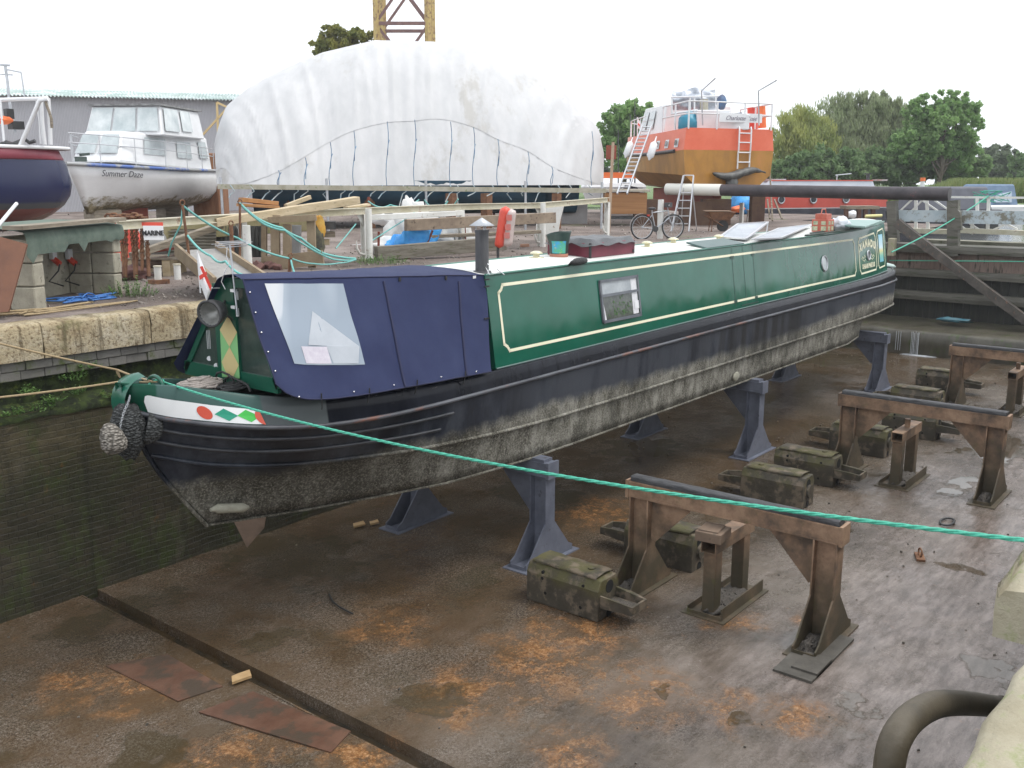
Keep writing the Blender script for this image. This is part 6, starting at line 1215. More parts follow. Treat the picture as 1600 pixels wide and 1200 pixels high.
b1_, b2_ = gz(1003, 374, QZ), gz(1051, 373, QZ); wr = .355; bd = (b2_-b1_).normalized(); up = Vector((0,0,1)); sc_ = 1.09/ (b2_-b1_).length
b2_ = b1_ + bd*max(1.05, min((b2_-b1_).length, 1.15)) if 0 else b2_
t = thing('bicycle', 'silver bicycle leaning against a white post on the quay', 'bicycle', b1_)
FRM = M('silver bike frame', (.45,.47,.5), None, rough=.3, metal=.5); wl = (b2_-b1_).length
for c_, i in ((b1_+up*wr, 0), (b2_+up*wr, 1)):
    b = B(); b.tube([c_ + bd*wr*math.cos(k*.2618) + up*wr*math.sin(k*.2618) for k in range(24)], .022, 6, True); w_ = part(t, 'wheel', b, black)
    b = B(); b.tube([c_ + (bd*math.cos(k*.2618) + up*math.sin(k*.2618))*(wr-.03) for k in range(24)], .01, 5, True)
    for k in range(14): b.cyl(c_, c_ + (bd*math.cos(k*.4488) + up*math.sin(k*.4488))*(wr-.03), .003, seg=3, caps=False)
    b.cyl(c_-fw*.04, c_+fw*.04, .025, seg=8); part(w_, 'rim', b, galv)
    b = B(); b.grid([[c_ + (bd*math.cos(a) + up*math.sin(a))*(wr+.05) + fw*s for s in (-.03,.03)] for a in [(.7 if i else .9)+k*.22 for k in range(11)]]); part(t, 'mudguard', b, whiteclean)
bb_ = b1_ + bd*wl*.42 + up*.3; st_ = b1_ + bd*wl*.3 + up*.78; hd = b1_ + bd*wl*.82 + up*.83; hd2 = b1_ + bd*wl*.86 + up*.62; b = B()
for a_, c_, r_ in ((bb_, st_, .018),(st_, hd, .018),(bb_, hd2, .022),(b1_+up*wr, bb_, .012),(b1_+up*wr, st_-up*.08, .012),(hd, hd2, .02),(hd2, b2_+up*wr, .016),(hd, hd+up*.16-bd*.03, .014),(st_, st_+up*.1, .014)): b.cyl(a_, c_, r_, seg=6)
b.tube([hd+up*.16-bd*.03+fw*.25, hd+up*.18+bd*.04, hd+up*.16-bd*.03-fw*.28], .013, 5); part(t, 'frame', b, FRM)
b = B(); b.blob(st_+up*.12, (.14,.1,.04), .05); part(t, 'saddle', b, black); b = B(); b.obox(st_-bd*.12-up*.08, (.08,.06,.05)); part(t, 'rear_light', b, red)
b = B(); b.cyl(bb_-fw*.03, bb_-fw*.05, .09, seg=12); b.beam(bb_-fw*.06, bb_-fw*.06-up*.16+bd*.04, .02, .02); b.beam(bb_+fw*.06, bb_+fw*.06+up*.16-bd*.04, .02, .02); b.box(hd.x-.1,hd.x+.1,hd.y-.08,hd.y+.08,hd.z+.1,hd.z+.24); part(t, 'crank', b, darksteel)
def post(label, u, v0, v1, w_, mt, lean=0, D=None, name='post', group=None):
    p = gz(u, v0, QZ); D_ = (p-E0).dot(fw); k = q(u, v1, D_).z; b = B(); rr = random.Random(u)
    b.grid([[Vector((p.x + a*w_/2 + lean*t + .012*rr.uniform(-1,1), p.y + c_*w_/2, lerp(QZ-.05, k, t))) for a, c_ in ((-1,-1),(1,-1),(1,1),(-1,1))] for t in (0,.25,.5,.75,1)], False, True); b.box(p.x-w_*.45+lean,p.x+w_*.45+lean,p.y-w_*.45,p.y+w_*.45,k-.01,k+.005)
    return solo(name, label, 'post', b, mt, group=group), p, k
post('thick chipped white post in front of the bicycle', 1031, 373, 312, .13, whitepaint, group='white posts along the quay')
post('white post standing in front of the plastic garden chair', 1158, 348, 317, .14, whitepaint, group='white posts along the quay')
wbp = gz(1124, 362, QZ); t = thing('wheelbarrow', 'rusty wheelbarrow standing on the quay to the right of the bicycle', 'wheelbarrow', wbp); b = B(); c_ = wbp + up*.5
b.add([c_ + rt*x + fw*y + up*z for x,y,z in ((-.28,-.18,-.1),(.3,-.18,-.1),(.3,.18,-.1),(-.28,.18,-.1),(-.48,-.32,.17),(.5,-.32,.17),(.5,.32,.17),(-.48,.32,.17))], BOXF); part(t, 'tray', b, rust, bevel=.02)
b = B(); b.cyl(wbp+rt*.1+up*.19-fw*.06, wbp+rt*.1+up*.19+fw*.06, .19, seg=16); part(t, 'wheel', b, black); b = B()
for s in (-1,1): b.tube([wbp+rt*(-.5)+fw*s*.25+up*.55, wbp+rt*(-.2)+fw*s*.22+up*.36, wbp+rt*.1+fw*s*.08+up*.19], .02, 5); b.cyl(wbp+rt*(-.3)+fw*s*.22+up*.4, wbp+rt*(-.32)+fw*s*.24, .018, seg=5)
part(t, 'frame', b, rust)
b = B(); b.grid([[c_ + rt*lerp(-.55,.35,i/8) + fw*lerp(-.34,.34,j/5) + up*(.2 + .05*noise.noise(Vector((i,j,0)))) for j in range(6)] for i in range(9)]); solo('sack', 'tan sack laid over the rusty wheelbarrow', 'sack', b, M('tan sack', (.25,.16,.1), (.36,.26,.18), 4, .9, bmp=.5))
cp_ = gz(1178, 346, QZ); t = thing('garden_chair', 'dirty white plastic garden chair beyond the wheelbarrow', 'chair', cp_); b = B()
for x in (-.24,.24):
    for y in (-.22,.22): b = B(); b.beam(cp_+rt*x+fw*y, cp_+rt*x*.9+fw*y*.9+up*.45, .05,.05); part(t, 'leg', b, whitepaint)
b = B(); b.obox(cp_+up*.46, (.56,.54,.05), (0,0,AX-math.pi/2)); part(t, 'seat', b, whitepaint); b = B(); b.obox(cp_+up*.72-fw*.25, (.56,.05,.5), (0,0,AX-math.pi/2)); part(t, 'backrest', b, whitepaint, bevel=.03)
pp = gz(1163, 334, QZ); b = B(); b.blob(pp+up*.5, (1.1,.8,.7), .2, 2, 20, 10, 2, flat=QZ); solo('covered_heap', 'bright blue tarpaulin over a heap behind the garden chair', 'tarpaulin', b, bluetarp)
b = B(); b.blob(gz(1152,338,QZ)+up*.35, (.5,.25,.16), .2); solo('orange_bundle', 'orange bundle lying in front of the blue tarpaulin heap', 'bundle', b, orange)
# hut, boards, pole with red sign
hp_ = gz(975, 352, QZ); t = thing('site_hut', 'low brown boarded box with a pale lid standing on legs behind the bicycle', 'box', hp_); b = B(); b.obox(hp_+up*.85, (1.6,1.0,.8), (0,0,AX-math.pi/2)); part(t, 'body', b, M('brown boards', (.3,.14,.05), (.4,.2,.08), 1.5, .6, stretch=(.3,.3,8), bmp=.5), bevel=.01)
b = B(); b.obox(hp_+up*1.33, (1.8,1.2,.1), (0,0,AX-math.pi/2)); part(t, 'lid', b, M('pale lid', (.42,.38,.3), (.52,.48,.4), 3, .8), bevel=.01); b = B(); b.obox(hp_+up*.3, (1.5,.9,.1), (0,0,AX-math.pi/2))
for x in (-.65,.65): b.cyl(hp_+rt*x-fw*.3+up*.15-rt*.06, hp_+rt*x-fw*.3+up*.15+rt*.06, .17, seg=12)
part(t, 'undercarriage', b, darksteel)
p0 = gz(951, 366, QZ); b = B(); D_ = (p0-E0).dot(fw); b.beam(p0, q(958,222,D_), .09, .06, fw); so_ = solo('wooden_pole', 'leaning wooden pole with a red board beside the tarpaulin', 'pole', b, M('greyed pole', (.4,.29,.2), (.5,.38,.28), 4, .8))
b = B(); b.obox(q(955,238,D_+.4), (.33,.04,.44), (0,0,AX-math.pi/2)); solo('red_board', 'small red board fixed high behind the leaning wooden pole', 'board', b, rustred)
tp = gz(862, 368, QZ); b = B(); b.prism([tp+rt*x+up*z for x,z in ((-.5,.02),(.2,.0),(.28,.5),(.42,1.05),(-.45,1.0))], fw*.35); solo('white_tub', 'chipped white tub leaning behind the white fence', 'tub', b, whitepaint, bevel=.03)
tp = gz(898, 350, QZ); b = B(); b.prism([tp+rt*x+up*z for x,z in ((-.6,0),(.5,0),(.5,.8),(-.6,.75))], fw*.1); solo('sheet_board', 'grey sheet panel standing left of the brown box', 'panel', b, M('grey sheet', (.3,.29,.29), (.36,.35,.35), 2, .7))
# ================================================================== WHITE FENCE AND ITS CLUTTER
ft2 = thing('quay_fence', 'chipped white steel rail fence with cream top beam along the quay', 'fence', gz(571, 405, QZ))
PB = [gz(190, 447, QZ), gz(383, 421, QZ), gz(571, 405, QZ), gz(721, 393, QZ), gz(844, 385, QZ), gz(948, 369, QZ)]
def ftop(u, v, p): return Vector((p.x, p.y, q(u, v, (p-E0).dot(fw)).z))
TP = [ftop(187,346,PB[0]), ftop(383,334,PB[1]), ftop(571,325,PB[2]), ftop(721,319,PB[3]), ftop(844,317,PB[4]), ftop(955,309,PB[5])]
CRM = M('cream rusted beam', (.5,.46,.33), (.64,.61,.5), 3, .6, bmp=.3, col3=(.28,.15,.08), t3=.62, sc3=3)
for a_, c_ in zip(TP, TP[1:]):
    b = B(); d_ = (c_-a_).normalized(); 
    for dz, w_, h_ in ((0,.13,.018),(-.13,.13,.018)): b.beam(a_+up*dz, c_+up*dz, w_, h_)
    b.beam(a_-up*.065, c_-up*.065, .012, .13); part(ft2, 'top_rail', b, CRM)
for i in range(1, 6):
    p, tp_ = PB[i], TP[i]; b = B(); h_ = tp_.z-.14
    for o_ in (-.06,.06): b.box(p.x-.06,p.x+.06,p.y+o_-.006,p.y+o_+.006,QZ-.02,h_)
    b.box(p.x-.006,p.x+.006,p.y-.054,p.y+.054,QZ-.02,h_); b.prism([Vector((p.x-.005,p.y,h_)), Vector((p.x-.005,p.y,h_-.25)), Vector((p.x-.005,p.y,h_-.3))+up*0, Vector((p.x-.22,p.y,h_))], (.01,.006,0)); part(ft2, 'fence_post', b, whitepaint)
    b = B(); c_ = p + Vector((-.12,-.03,.2)); b.tube([c_+Vector((-.16,0,.22)), c_+Vector((-.15,0,.05)), c_+Vector((-.08,0,-.06)), c_+Vector((.08,0,-.1))], [.008,.03,.035,.03], 5); part(ft2, 'hook', b, whitepaint)
post('round white pipe post standing close to the first fence post', 383+2, 422, 353 - 0, .16, whitepaint) if 0 else None
for (u, v0, v1, lab) in ((389, 432, 352, 'stout white pipe post nearest the blue canvas cover, left of the timber frame'), (578, 408, 326, 'stout white pipe post paired with the second fence post'), (848, 386, 317, 'slim white pipe post paired with the fence post right of the lifebuoy case')):
    p = gz(u, v0, QZ); D_ = (p-E0).dot(fw); b = B(); b.cyl(Vector((p.x,p.y,QZ-.02)), Vector((p.x,p.y,q(u,v1,D_).z)), .075, .072, 14); solo('pipe_post', lab, 'post', b, whitepaint, group='white pipe posts by the fence')
bolp = None
for u, v0, v1, lab in ((248,444,417,'white painted bollard on a brown block, left one of the pair'), (278,437,414,'white painted bollard standing bare on the quay, right one of the pair')):
    p = gz(u, v0, QZ); D_ = (p-E0).dot(fw); t = thing('bollard', lab, 'bollard', p, 'white pipe bollards'); b = B(); zt2 = q(u,v1,D_).z; b.cyl(p, Vector((p.x,p.y,zt2)), .06, seg=14); part(t, 'shaft', b, whitepaint); b = B(); b.cyl(Vector((p.x,p.y,zt2)), Vector((p.x,p.y,zt2+.02)), .07, seg=14); part(t, 'cap', b, CRM)
    if u == 248: b = B(); b.box(p.x-.14,p.x+.14,p.y-.12,p.y+.1,QZ-.02,QZ+.08); part(t, 'block', b, rust)
# timbers laid on the fence
def timber(label, a_, c_, w_, h_, mt, name='timber', group='loose timbers about the fence', bev=.008):
    b = B(); d_ = c_-a_; k = max(2, int(d_.length/.5)); n_ = B()
    side = d_.cross(up).normalized(); vt = side.cross(d_).normalized(); 
    b.grid([[a_.lerp(c_, i/k) + side*x*w_/2 + vt*z*h_/2 + noise.noise_vector(a_.lerp(c_, i/k)*1.3+Vector((x,z,0)))*.012 for x,z in ((-1,-1),(1,-1),(1,1),(-1,1))] for i in range(k+1)], False, True)
    for e in (0, k): s0 = e*4; b.add(b.v[s0:s0+4], [(0,1,2,3)])
    return solo(name, label, 'timber', b, mt, group=group, bevel=bev)
timber('long pale squared timber lying on top of the white fence', q(335,348,18.5), q(558,313,21), .2, .16, woodpale)
timber('broken mossy timber slanting beneath the left fence rail', q(206,400,17.4), q(345,352,19), .16, .12, wood)
timber('thick dark beam just under the left fence rail', q(236,365,19.2), q(480,350,21.5), .12, .3, M('mossy beam', (.2,.18,.08), (.3,.26,.15), 3, .9, bmp=.5))
timber('short orange timber offcut stacked on the fence above the first post', q(376,312,22), q(432,318,22.5), .25, .1, woodorange)
timber('second orange offcut under the first, on the fence', q(372,320,21.9), q(434,324,22.4), .25, .07, woodorange)
timber('pale split stick on top of the long fence timber', q(447,322,21.6), q(484,308,22), .12, .08, woodpale)
timber('pale flat plank end resting on the second fence post', q(540,325,21.7), q(576,320,22), .25, .06, woodpale)
timber('hollow brown box beam hung on the fence behind the lifebuoy case', q(634,352,22.4), q(866,340,25), .14, .26, M('brown box beam', (.2,.15,.11), (.33,.26,.19), 3, .8, bmp=.4, col3=(.1,.07,.05)))
timber('grey sleeper lying on the ground along the foot of the fence', q(588,396,21.3), q(788,380,22.8), .22, .3, woodgrey)
timber('white sagging lower rail hung between the fence posts', q(575,340,21.6), q(722,333,22.4), .05, .12, whitepaint)
timber('dark plank lying in the shade below the brown box beam', q(660,370,23.2), q(840,362,25.5), .3, .08, wood)
timber('long pallid board lying on the yard beside the timber frame', q(420,437,18.6), q(560,420,20.8), .35, .07, M('pinkish board', (.36,.3,.25), (.46,.4,.34), 4, .85, bmp=.4))
# timber frame
tf = gz(455, 420, QZ); D_ = (tf-E0).dot(fw); t = thing('timber_trestle', 'brown timber frame of uprights and cross boards behind the fence', 'timber frame', tf); BRT = M('brown frame timber', (.22,.16,.1), (.32,.25,.165), 3, .8, bmp=.5)
for (u0,v0,u1,v1,w_) in ((431,422,430,336,.14),(449,420,449,350,.13),(488,418,486,340,.13),(413,424,413,350,.08)): b = B(); b.beam(q(u0,v0,D_), q(u1,v1,D_), w_*1.2, .12, fw); part(t, 'upright', b, BRT)
for (u0,v0,u1,v1,h_) in ((420,344,494,340,.12),(416,412,505,402,.28)): b = B(); b.beam(q(u0,v0,D_-.1), q(u1,v1,D_-.1), .12, h_); part(t, 'cross_board', b, BRT)
p = q(497, 358, D_+1.2); b = B(); b.blob(p, (.14,.16,.28), .2, 3); solo('yellow_sack', 'yellow and orange sack beside the timber frame', 'sack', b, M('yellow plastic sack', (.75,.35,.04), (.8,.5,.1), 5, .5))
b = B(); b.blob(q(495,382,D_+1.1), (.16,.16,.4), .2, 4); solo('dark_bundle', 'dark camouflage bundle under the yellow sack', 'bundle', b, M('dark bundle', (.03,.03,.03), (.15,.14,.08), 6, .8))
for k, (u,v,s) in enumerate(((508,352,.28),(512,366,.2),(503,378,.2))): b = B(); b.obox(q(u,v,D_+1.6), (s*1.6,.25,s*.6), (0,0,AX-1.4)); solo('timber_offcut', ('upper dark','middle','lower pale')[k] + ' offcut in the pile right of the yellow sack', 'offcut', b, (darksteel, wood, woodpale)[k], group='offcuts by the yellow sack')
b = B(); b.prism([q(u,v,D_+.6) for u,v in ((455,352),(470,352),(468,398),(456,398))], fw*.1); solo('grey_sheet', 'pale grey metal sheet leaning inside the timber frame', 'sheet', b, galv)
for k in range(9):
    rr = random.Random(k); p = gz(394+k*5.2+rr.uniform(-2,2), 419+rr.uniform(-3,4), QZ) + up*.06; b = B(); b.obox(p, (rr.uniform(.12,.28), rr.uniform(.1,.2), rr.uniform(.08,.16)), (rr.random(), rr.random(), rr.random()*3)); b.jitter(.02); solo('scrap_lump', 'rusty scrap lump in the heap below the timber frame', 'scrap', b, M('reddish scrap', (.12,.06,.055), (.2,.1,.085), 5, .85, bmp=.6), group='rusty scrap lumps in one heap', bevel=.01)
# blue tarp and sacks
def heap(label, u, v, rx, rz, mt, seed, name='sack', cat='sack', h=.35, dz=.35):
    p = gz(u, v, QZ); b = B(); b.blob(p+up*rz*dz, (rx, rx*.7, rz), h, 2.2, 26, 14, seed, flat=QZ); return solo(name, label, cat, b, mt)
heap('crumpled bright blue tarpaulin lying against the grey sleeper', 655, 397, .62, .5, bluetarp, 3, 'tarpaulin', 'tarpaulin', .3)
heap('low blue tarpaulin end poking out at the left of the crumpled tarpaulin', 620, 397, .35, .3, bluetarp, 8, 'tarpaulin', 'tarpaulin', .25)
heap('tall grey white builder bag behind the blue tarpaulin', 645, 388, .75, .9, whitetarp, 5, 'builder_bag', 'bag')
heap('low pale sack at the left of the blue tarpaulin', 612, 396, .6, .25, whitetarp, 6)
heap('pale lumpy sack behind the third fence post', 706, 390, .62, .5, whitetarp, 7)
heap('small blue plastic scrap behind the brown box beam', 677, 352, .35, .3, bluetarp, 11, 'plastic_scrap', 'plastic scrap')
p = gz(497+110, 372, QZ); b = B(); b.blob(q(598,343,27), (.3,.2,.14), .3); solo('white_scrap', 'small white scrap lying on the yard under the sagging white rail', 'scrap', b, whiteclean)
# lifebuoy case
lp = gz(778, 404, QZ); D_ = (lp-E0).dot(fw); t = thing('lifebuoy_case', 'red lifebuoy case with a clear cover on a post by the fence', 'lifebuoy case', lp); b = B(); b.cyl(lp, q(778,385,D_), .03, seg=8); part(t, 'pole', b, darksteel)
def capsule(cu, cv0, cv1, w_, d0, d1):
    b = B(); A0, A1 = q(cu[0], cv0, D_), q(cu[1], cv1, D_); rows = []
    for i in range(17):
        t_ = i/16; c_ = A0.lerp(A1, t_); e_ = min(1, math.sqrt(max(0, 1-(max(0, abs(t_-.5)-.36)/.14)**2))) if abs(t_-.5) > .36 else 1; r_ = max(.002, w_*e_); rows.append([c_ + sdv*math.cos(a*.5236)*r_*.55 + fv*(math.sin(a*.5236)*d1 + d0) for a in range(12)])
    return b.grid(rows, True, True)
sdv = (rt*.75 + fw*.5).normalized(); fv = (-fw*.5 + rt*.86).normalized()
b = capsule((784,794), 323, 386, .3, -.03, .1); 
b = B(); A0, A1 = q(796,322,D_), q(779,385,D_); 
def cap(off, r_, dep, v0, v1, mt, nm):
    rows = []; a0, a1 = q(off[0], v0, D_), q(off[1], v1, D_)
    for i in range(19):
        t_ = i/18; e_ = 1 if abs(t_-.5) < .38 else math.sqrt(max(0, 1-((abs(t_-.5)-.38)/.12)**2)); c_ = a0.lerp(a1, t_); rows.append([c_ + rt*math.cos(a*.4488)*r_*e_ + (-fw)*math.sin(a*.4488)*dep*e_ for a in range(14)])
    b = B(); b.grid(rows, True, True); return part(t, nm, b, mt)
cap((790,780), .12, .16, 322, 388, red, 'case'); cap((799,792), .12, .17, 326, 386, M('cloudy clear cover', (.5,.42,.4), (.62,.5,.47), 5, .2), 'cover')
b = B(); 
for v in (340,355,368): b.obox(q(797-(v-326)*.12, v, D_-.2), (.13,.02,.13), (0,0,AX-math.pi/2))
part(t, 'ring', b, M('faded red ring', (.6,.15,.12), (.5,.2,.18), 9, .6))
# rods with teal rope
def rod(label, u0, v0, u1, v1, D, r=.022, mt=None, hook=True, group='rusty rods holding teal rope'):
    a_, c_ = q(u0,v0,D), q(u1,v1,D); b = B(); b.cyl(c_, a_, r, seg=7)
    if hook: b.tube([a_ + Vector((.045*math.cos(k), 0, .045*math.sin(k)+.03)) for k in range(7)], .012, 5)
    return solo('rusty_rod', label, 'rod', b, mt or rust, group=group)
rod('thin rusty rod at the head of the sloping ramp', 285,320,298,418, 15.2); rod('tall rusty rod standing just in front of the stout white pipe post', 375,318,375,430, 17.5)
rod('short thick rusty rod right of the ramp, below the aerial', 361,352,365,430, 16.3, .035); rod('hooked rusty rod just above the blue canvas cover', 454,402,452,430, 17.5, .035)
rope('teal_rope', 'teal rope sloping from the ramp rod to the hooked rod above the canvas', [q(285,321,15.2), q(371,372,16.8), q(454,404,17.5), q(462,430,17.2)], .018, tealrope, sag=.05)
rope('teal_rope', 'lower teal rope hanging from the ramp rod down to the canvas cover', [q(293,368,15.2), q(330,400,14.6), q(352,408,14.2), q(385,430,14)], .018, tealrope, sag=.05)
rope('teal_rope', 'thick bundle of teal rope drooping from the tall rod to the second fence post', [q(375,318,17.5), q(405,343,18), q(440,356,18.3), q(470,372,18.8), q(505,396,19.3), q(555,404,20.2)], .024, tealrope, sag=.02)
rope('teal_rope', 'second strand of the teal rope bundle beside the timber frame', [q(375,319,17.5), q(412,350,17.9), q(445,360,18.2), q(480,385,18.7), q(520,405,19.3), q(556,406,20.2)], .018, tealrope, sag=.02)
rope('teal_rope', 'slack teal rope lying low from the hooked rod to the second fence post', [q(456,404,17.5), q(490,412,18.4), q(530,411,19.3), q(556,405,20.2)], .014, tealrope, sag=.02)
rope('teal_rope', 'thin teal rope tied left of the ramp rod, dangling to a knot', [q(285,325,15.2), q(283,350,15.2), q(268,380,15.3), q(263,400,15.4)], .013, tealrope)
rope('teal_rope', 'taut teal rope rising right from the ground knot to the second fence post', [q(525,388,20), q(556,350,21)], .013, tealrope)
rope('teal_rope', 'teal rope running up behind the blue tarpaulin', [q(578,378,21.5), q(630,345,23), q(660,322,25)], .015, tealrope)
rope('teal_rope', 'teal rope handrail hung between red posts in front of the covered boat', [q(575,314,29), q(610,320,29.2), q(655,312,29.5)], .022, tealrope, sag=.12)
rope('teal_rope', 'second teal rope span between the red posts', [q(663,312,29.5), q(700,314,29.7)], .022, tealrope, sag=.25); rope('teal_rope', 'third short teal rope span slanting between red posts', [q(716,311,29.7), q(706,325,30)], .022, tealrope)
for k, (u, v0, v1) in enumerate(((663,340,306),(701,345,307),(716,346,306),(772,343,308),(576,352,308))): p = gz(u, v0+8, QZ); b = B(); D_ = (p-E0).dot(fw); b.cyl(p, q(u, v1, D_), .05, seg=8); solo('red_post', ('first','second','third','fourth','leftmost')[k] + ' red post carrying teal rope in front of the covered boat', 'post', b, rustred, group='red posts with teal rope')
for k, (ua, va, ub, vb) in enumerate(((660,398,662,360),(728,392,726,355),(591,402,592,362))): p = gz(ua, va, QZ); D_ = (p-E0).dot(fw); b = B(); b.beam(p, q(ub+(14 if k == 0 else 0), vb, D_), .05, .05); solo('brown_stake', ('slanting','middle','left hand')[k] + ' thin brown stake standing before the blue tarpaulin', 'stake', b, rustred, group='stakes before the blue tarpaulin')
# ramp
t = thing('gangway_ramp', 'grey gangway ramp with brown side boards sloping down behind the bow', 'ramp', gz(335, 445, QZ)); RA = [q(275,392,15.6), q(338,388,16.6), q(413,438,15.0), q(336,446,14.0)]
b = B(); b.prism(RA, (0,0,-.05)); part(t, 'deck', b, M('gritty ramp felt', (.26,.25,.24), (.34,.33,.31), 8, .95, bmp=.8, bsc=80))
for a_, c_, lab in ((RA[0], RA[3], 0), (RA[1], RA[2], 1)): b = B(); b.beam(a_+up*.02, c_+up*.02, .05, .2); part(t, 'side_board', b, BRT)
# block shelter with felt roof
bs = thing('block_shelter', 'low shelter of concrete blocks with a torn green felt roof on the quay edge', 'shelter', gz(120, 470, QZ)); 
lp0, rp0 = gz(57, 484, QZ), gz(180, 459, QZ); ex = (rp0-lp0).normalized(); ey = Vector((-ex.y, ex.x, 0)); ey = ey if ey.dot(fw) > 0 else -ey
zr = q(180, 362, (rp0-E0).dot(fw)).z; hb = (zr - QZ)/3
angx = math.atan2(ex.y, ex.x)
for base_, n_ in ((lp0, 1), (rp0, 1)):
    for k in range(3):
        for j in range(2): b = B(); b.obox(base_ + ey*(.1+j*.4) + up*(hb*(k+.5)) + ex*(.015*((k*7+j*3)%3-1)), (.2 if base_ is rp0 else .24, .385, hb-.012), (0,0,angx)); b.jitter(.008, 6); part(bs, 'block', b, concrete, bevel=.015)
b = B(); b.prism([lp0+ey*.7, rp0+ey*.7, rp0+ey*.7+up*(zr-QZ), lp0+ey*.7+up*(zr-QZ)], ey*.12); part(bs, 'back_wall', b, concrete)
b = B(); L_ = (rp0-lp0).length; rows = []
for i in range(21):
    s = lerp(-.28, L_+.14, i/20); dp = .04 + .3*max(0, noise.noise(Vector((i*.5,0,3)))) + (.16 if i < 7 else .07) ; rows.append([lp0 + ex*s + ey*y + up*(zr-QZ+z_+.02*noise.noise(Vector((i,j,0)))) for j, (y, z_) in enumerate([(-.14,-dp),(-.16,-.02),(-.13,.1),(.3,.16),(1.05,.18)])])
b.grid(rows); part(bs, 'felt_roof', b, M('green mineral felt', (.09,.125,.1), (.15,.19,.155), 5, .95, bmp=.7, bsc=60, col3=(.2,.17,.13), t3=.66), bevel=0)
b = B(); b.beam(lp0 - ex*.45 - ey*.1 + up*(zr-QZ+.17), rp0 + ex*.1 - ey*.08 + up*(zr-QZ+.19), .3, .05); part(bs, 'roof_board', b, wood)
for k, u in enumerate((83, 108)):
    p = gp(u, 402, lp0 + ey*.64, ey); b = B(); b.obox(p+up*.05, (.1,.08,.16), (0,.0,angx)); s_ = part(bs, 'socket', b, whiteclean, bevel=.01); b = B(); b.cyl(p-up*.02, p-up*.1-ey*.1, .045, seg=10); part(s_, 'plug', b, red)
    b = B(); b.tube([p-up*.1-ey*.1, p-up*.2-ey*.1-ex*.05, p-up*.35-ex*.15, p-up*.42-ex*.1-ey*.2], .012, 5); part(s_, 'lead', b, black)
def tangle(name, label, u, v, n, rx, ry, r, mt, seed, cat):
    rr = random.Random(seed); c_ = gz(u, v, QZ+.03); pts = [c_ + Vector((rx*rr.gauss(0,.5), ry*rr.gauss(0,.5), abs(rr.gauss(0,.025)))) for _ in range(n)]; P = []
    for i in range(1, n-2):
        for t_ in (0,.25,.5,.75): k = pts[i-1:i+3]; P.append(.5*((2*k[1]) + (k[2]-k[0])*t_ + (2*k[0]-5*k[1]+4*k[2]-k[3])*t_*t_ + (3*k[1]-3*k[2]+k[3]-k[0])*t_**3))
    b = B(); b.tube(P, r, 5); return solo(name, label, cat, b, mt)
tangle('hose', 'tangled blue hose spilling out of the block shelter', 130, 468, 46, .55, .35, .011, bluehose, 4, 'hose')
tangle('cable', 'loose black cable loops beside the blue hose', 158, 452, 18, .5, .22, .014, black, 6, 'cable')
tangle('frayed_rope', 'tan rope laid loosely along the quay edge below the shelter', 60, 487, 30, .9, .2, .014, tanrope, 9, 'rope')
tangle('green_cord', 'lime green cord bundle inside the block shelter', 143, 446, 16, .16, .12, .02, M('lime green plastic', (.35,.7,.05), (.45,.8,.1), 5, .5), 12, 'cord')
b = B(); b.blob(gz(112,450,QZ)+up*.08, (.16,.12,.1), .2); solo('blue_bag', 'dark blue bag with a white cap inside the block shelter', 'bag', b, bluehose); b = B(); b.blob(gz(113,455,QZ)+up*.07, (.05,.05,.05), .05); solo('white_float', 'small white float lying by the blue bag', 'float', b, whiteclean)
p = [q(-30, 500, 12.6), q(14, 488, 12.9), q(42, 382, 13.3), q(-20, 366, 13.2)]; b = B(); b.prism([q(-40,492,12.0), q(13,487,12.1), q(42,382,12.6), q(-10,368,12.6)], (0.03,.03,0)); solo('leaning_board', 'rusty orange steel sheet leaning at the left edge of the quay', 'steel sheet', b, M('orange rusted sheet', (.11,.045,.025), (.17,.07,.035), 2, .6, bmp=.2))
b = B(); b.cyl(q(-4,354,11.5), q(26,318,12), .022, seg=8); solo('white_pole_end', 'white tipped pole poking up at the left edge', 'pole', b, whiteclean)
# hanging chains, drum with its sign, sheets, pallets
for k, u in enumerate((189,197,205,213,222,229)):
    a_ = q(u, 345, 17.2); rr = random.Random(k); c_ = q(u+rr.uniform(-2,7), 430+rr.uniform(-8,5), 16.9); b = B(); n_ = 16
    b.cyl(a_.lerp(c_,.45), c_, .03, seg=6)
    for j in range(n_): p = a_.lerp(c_, j/n_*.75); b.tube([p + (rt if j%2 else fw)*.035*math.cos(a*1.2566) + up*.05*math.sin(a*1.2566) for a in range(5)], .012, 4, True)
    b.jitter(.01, 8); solo('hanging_chain', ('first','second','third','fourth','fifth','sixth')[k] + ' rusty chain from the left hanging off the fence rail', 'chain', b, rust, group='rusty chains hanging from the fence rail')
for k in range(7): rr = random.Random(k+50); p = q(170+k*8, 338+rr.uniform(-1,2), 17.1); b = B(); b.tube([p + rt*.07*math.cos(a) + up*.05*math.sin(a) for a in range(6)], .022, 5, True); b.tube([p + rt*(.08+.06*math.cos(a)) + fw*.05*math.sin(a) for a in range(6)], .02, 5, True); solo('chain_link', 'rusty chain links heaped on the left end of the fence rail', 'chain', b, rust, group='chain links heaped on the fence rail')
dr = thing('steel_drum', 'grey drum lying behind the chains with a white sign that reads MARINE', 'drum', q(240, 372, 19)); b = B(); b.cyl(q(196,378,18.6), q(262,376,20), .36, seg=24); part(dr, 'barrel', b, M('grey drum', (.28,.28,.27), (.36,.36,.35), 3, .6)); b = B(); b.cyl(q(255,376,19.8), q(263,376,20.02), .365, seg=24); b.cyl(q(190,378,18.5), q(204,378,18.8), .365, seg=24); part(dr, 'red_band', b, red)
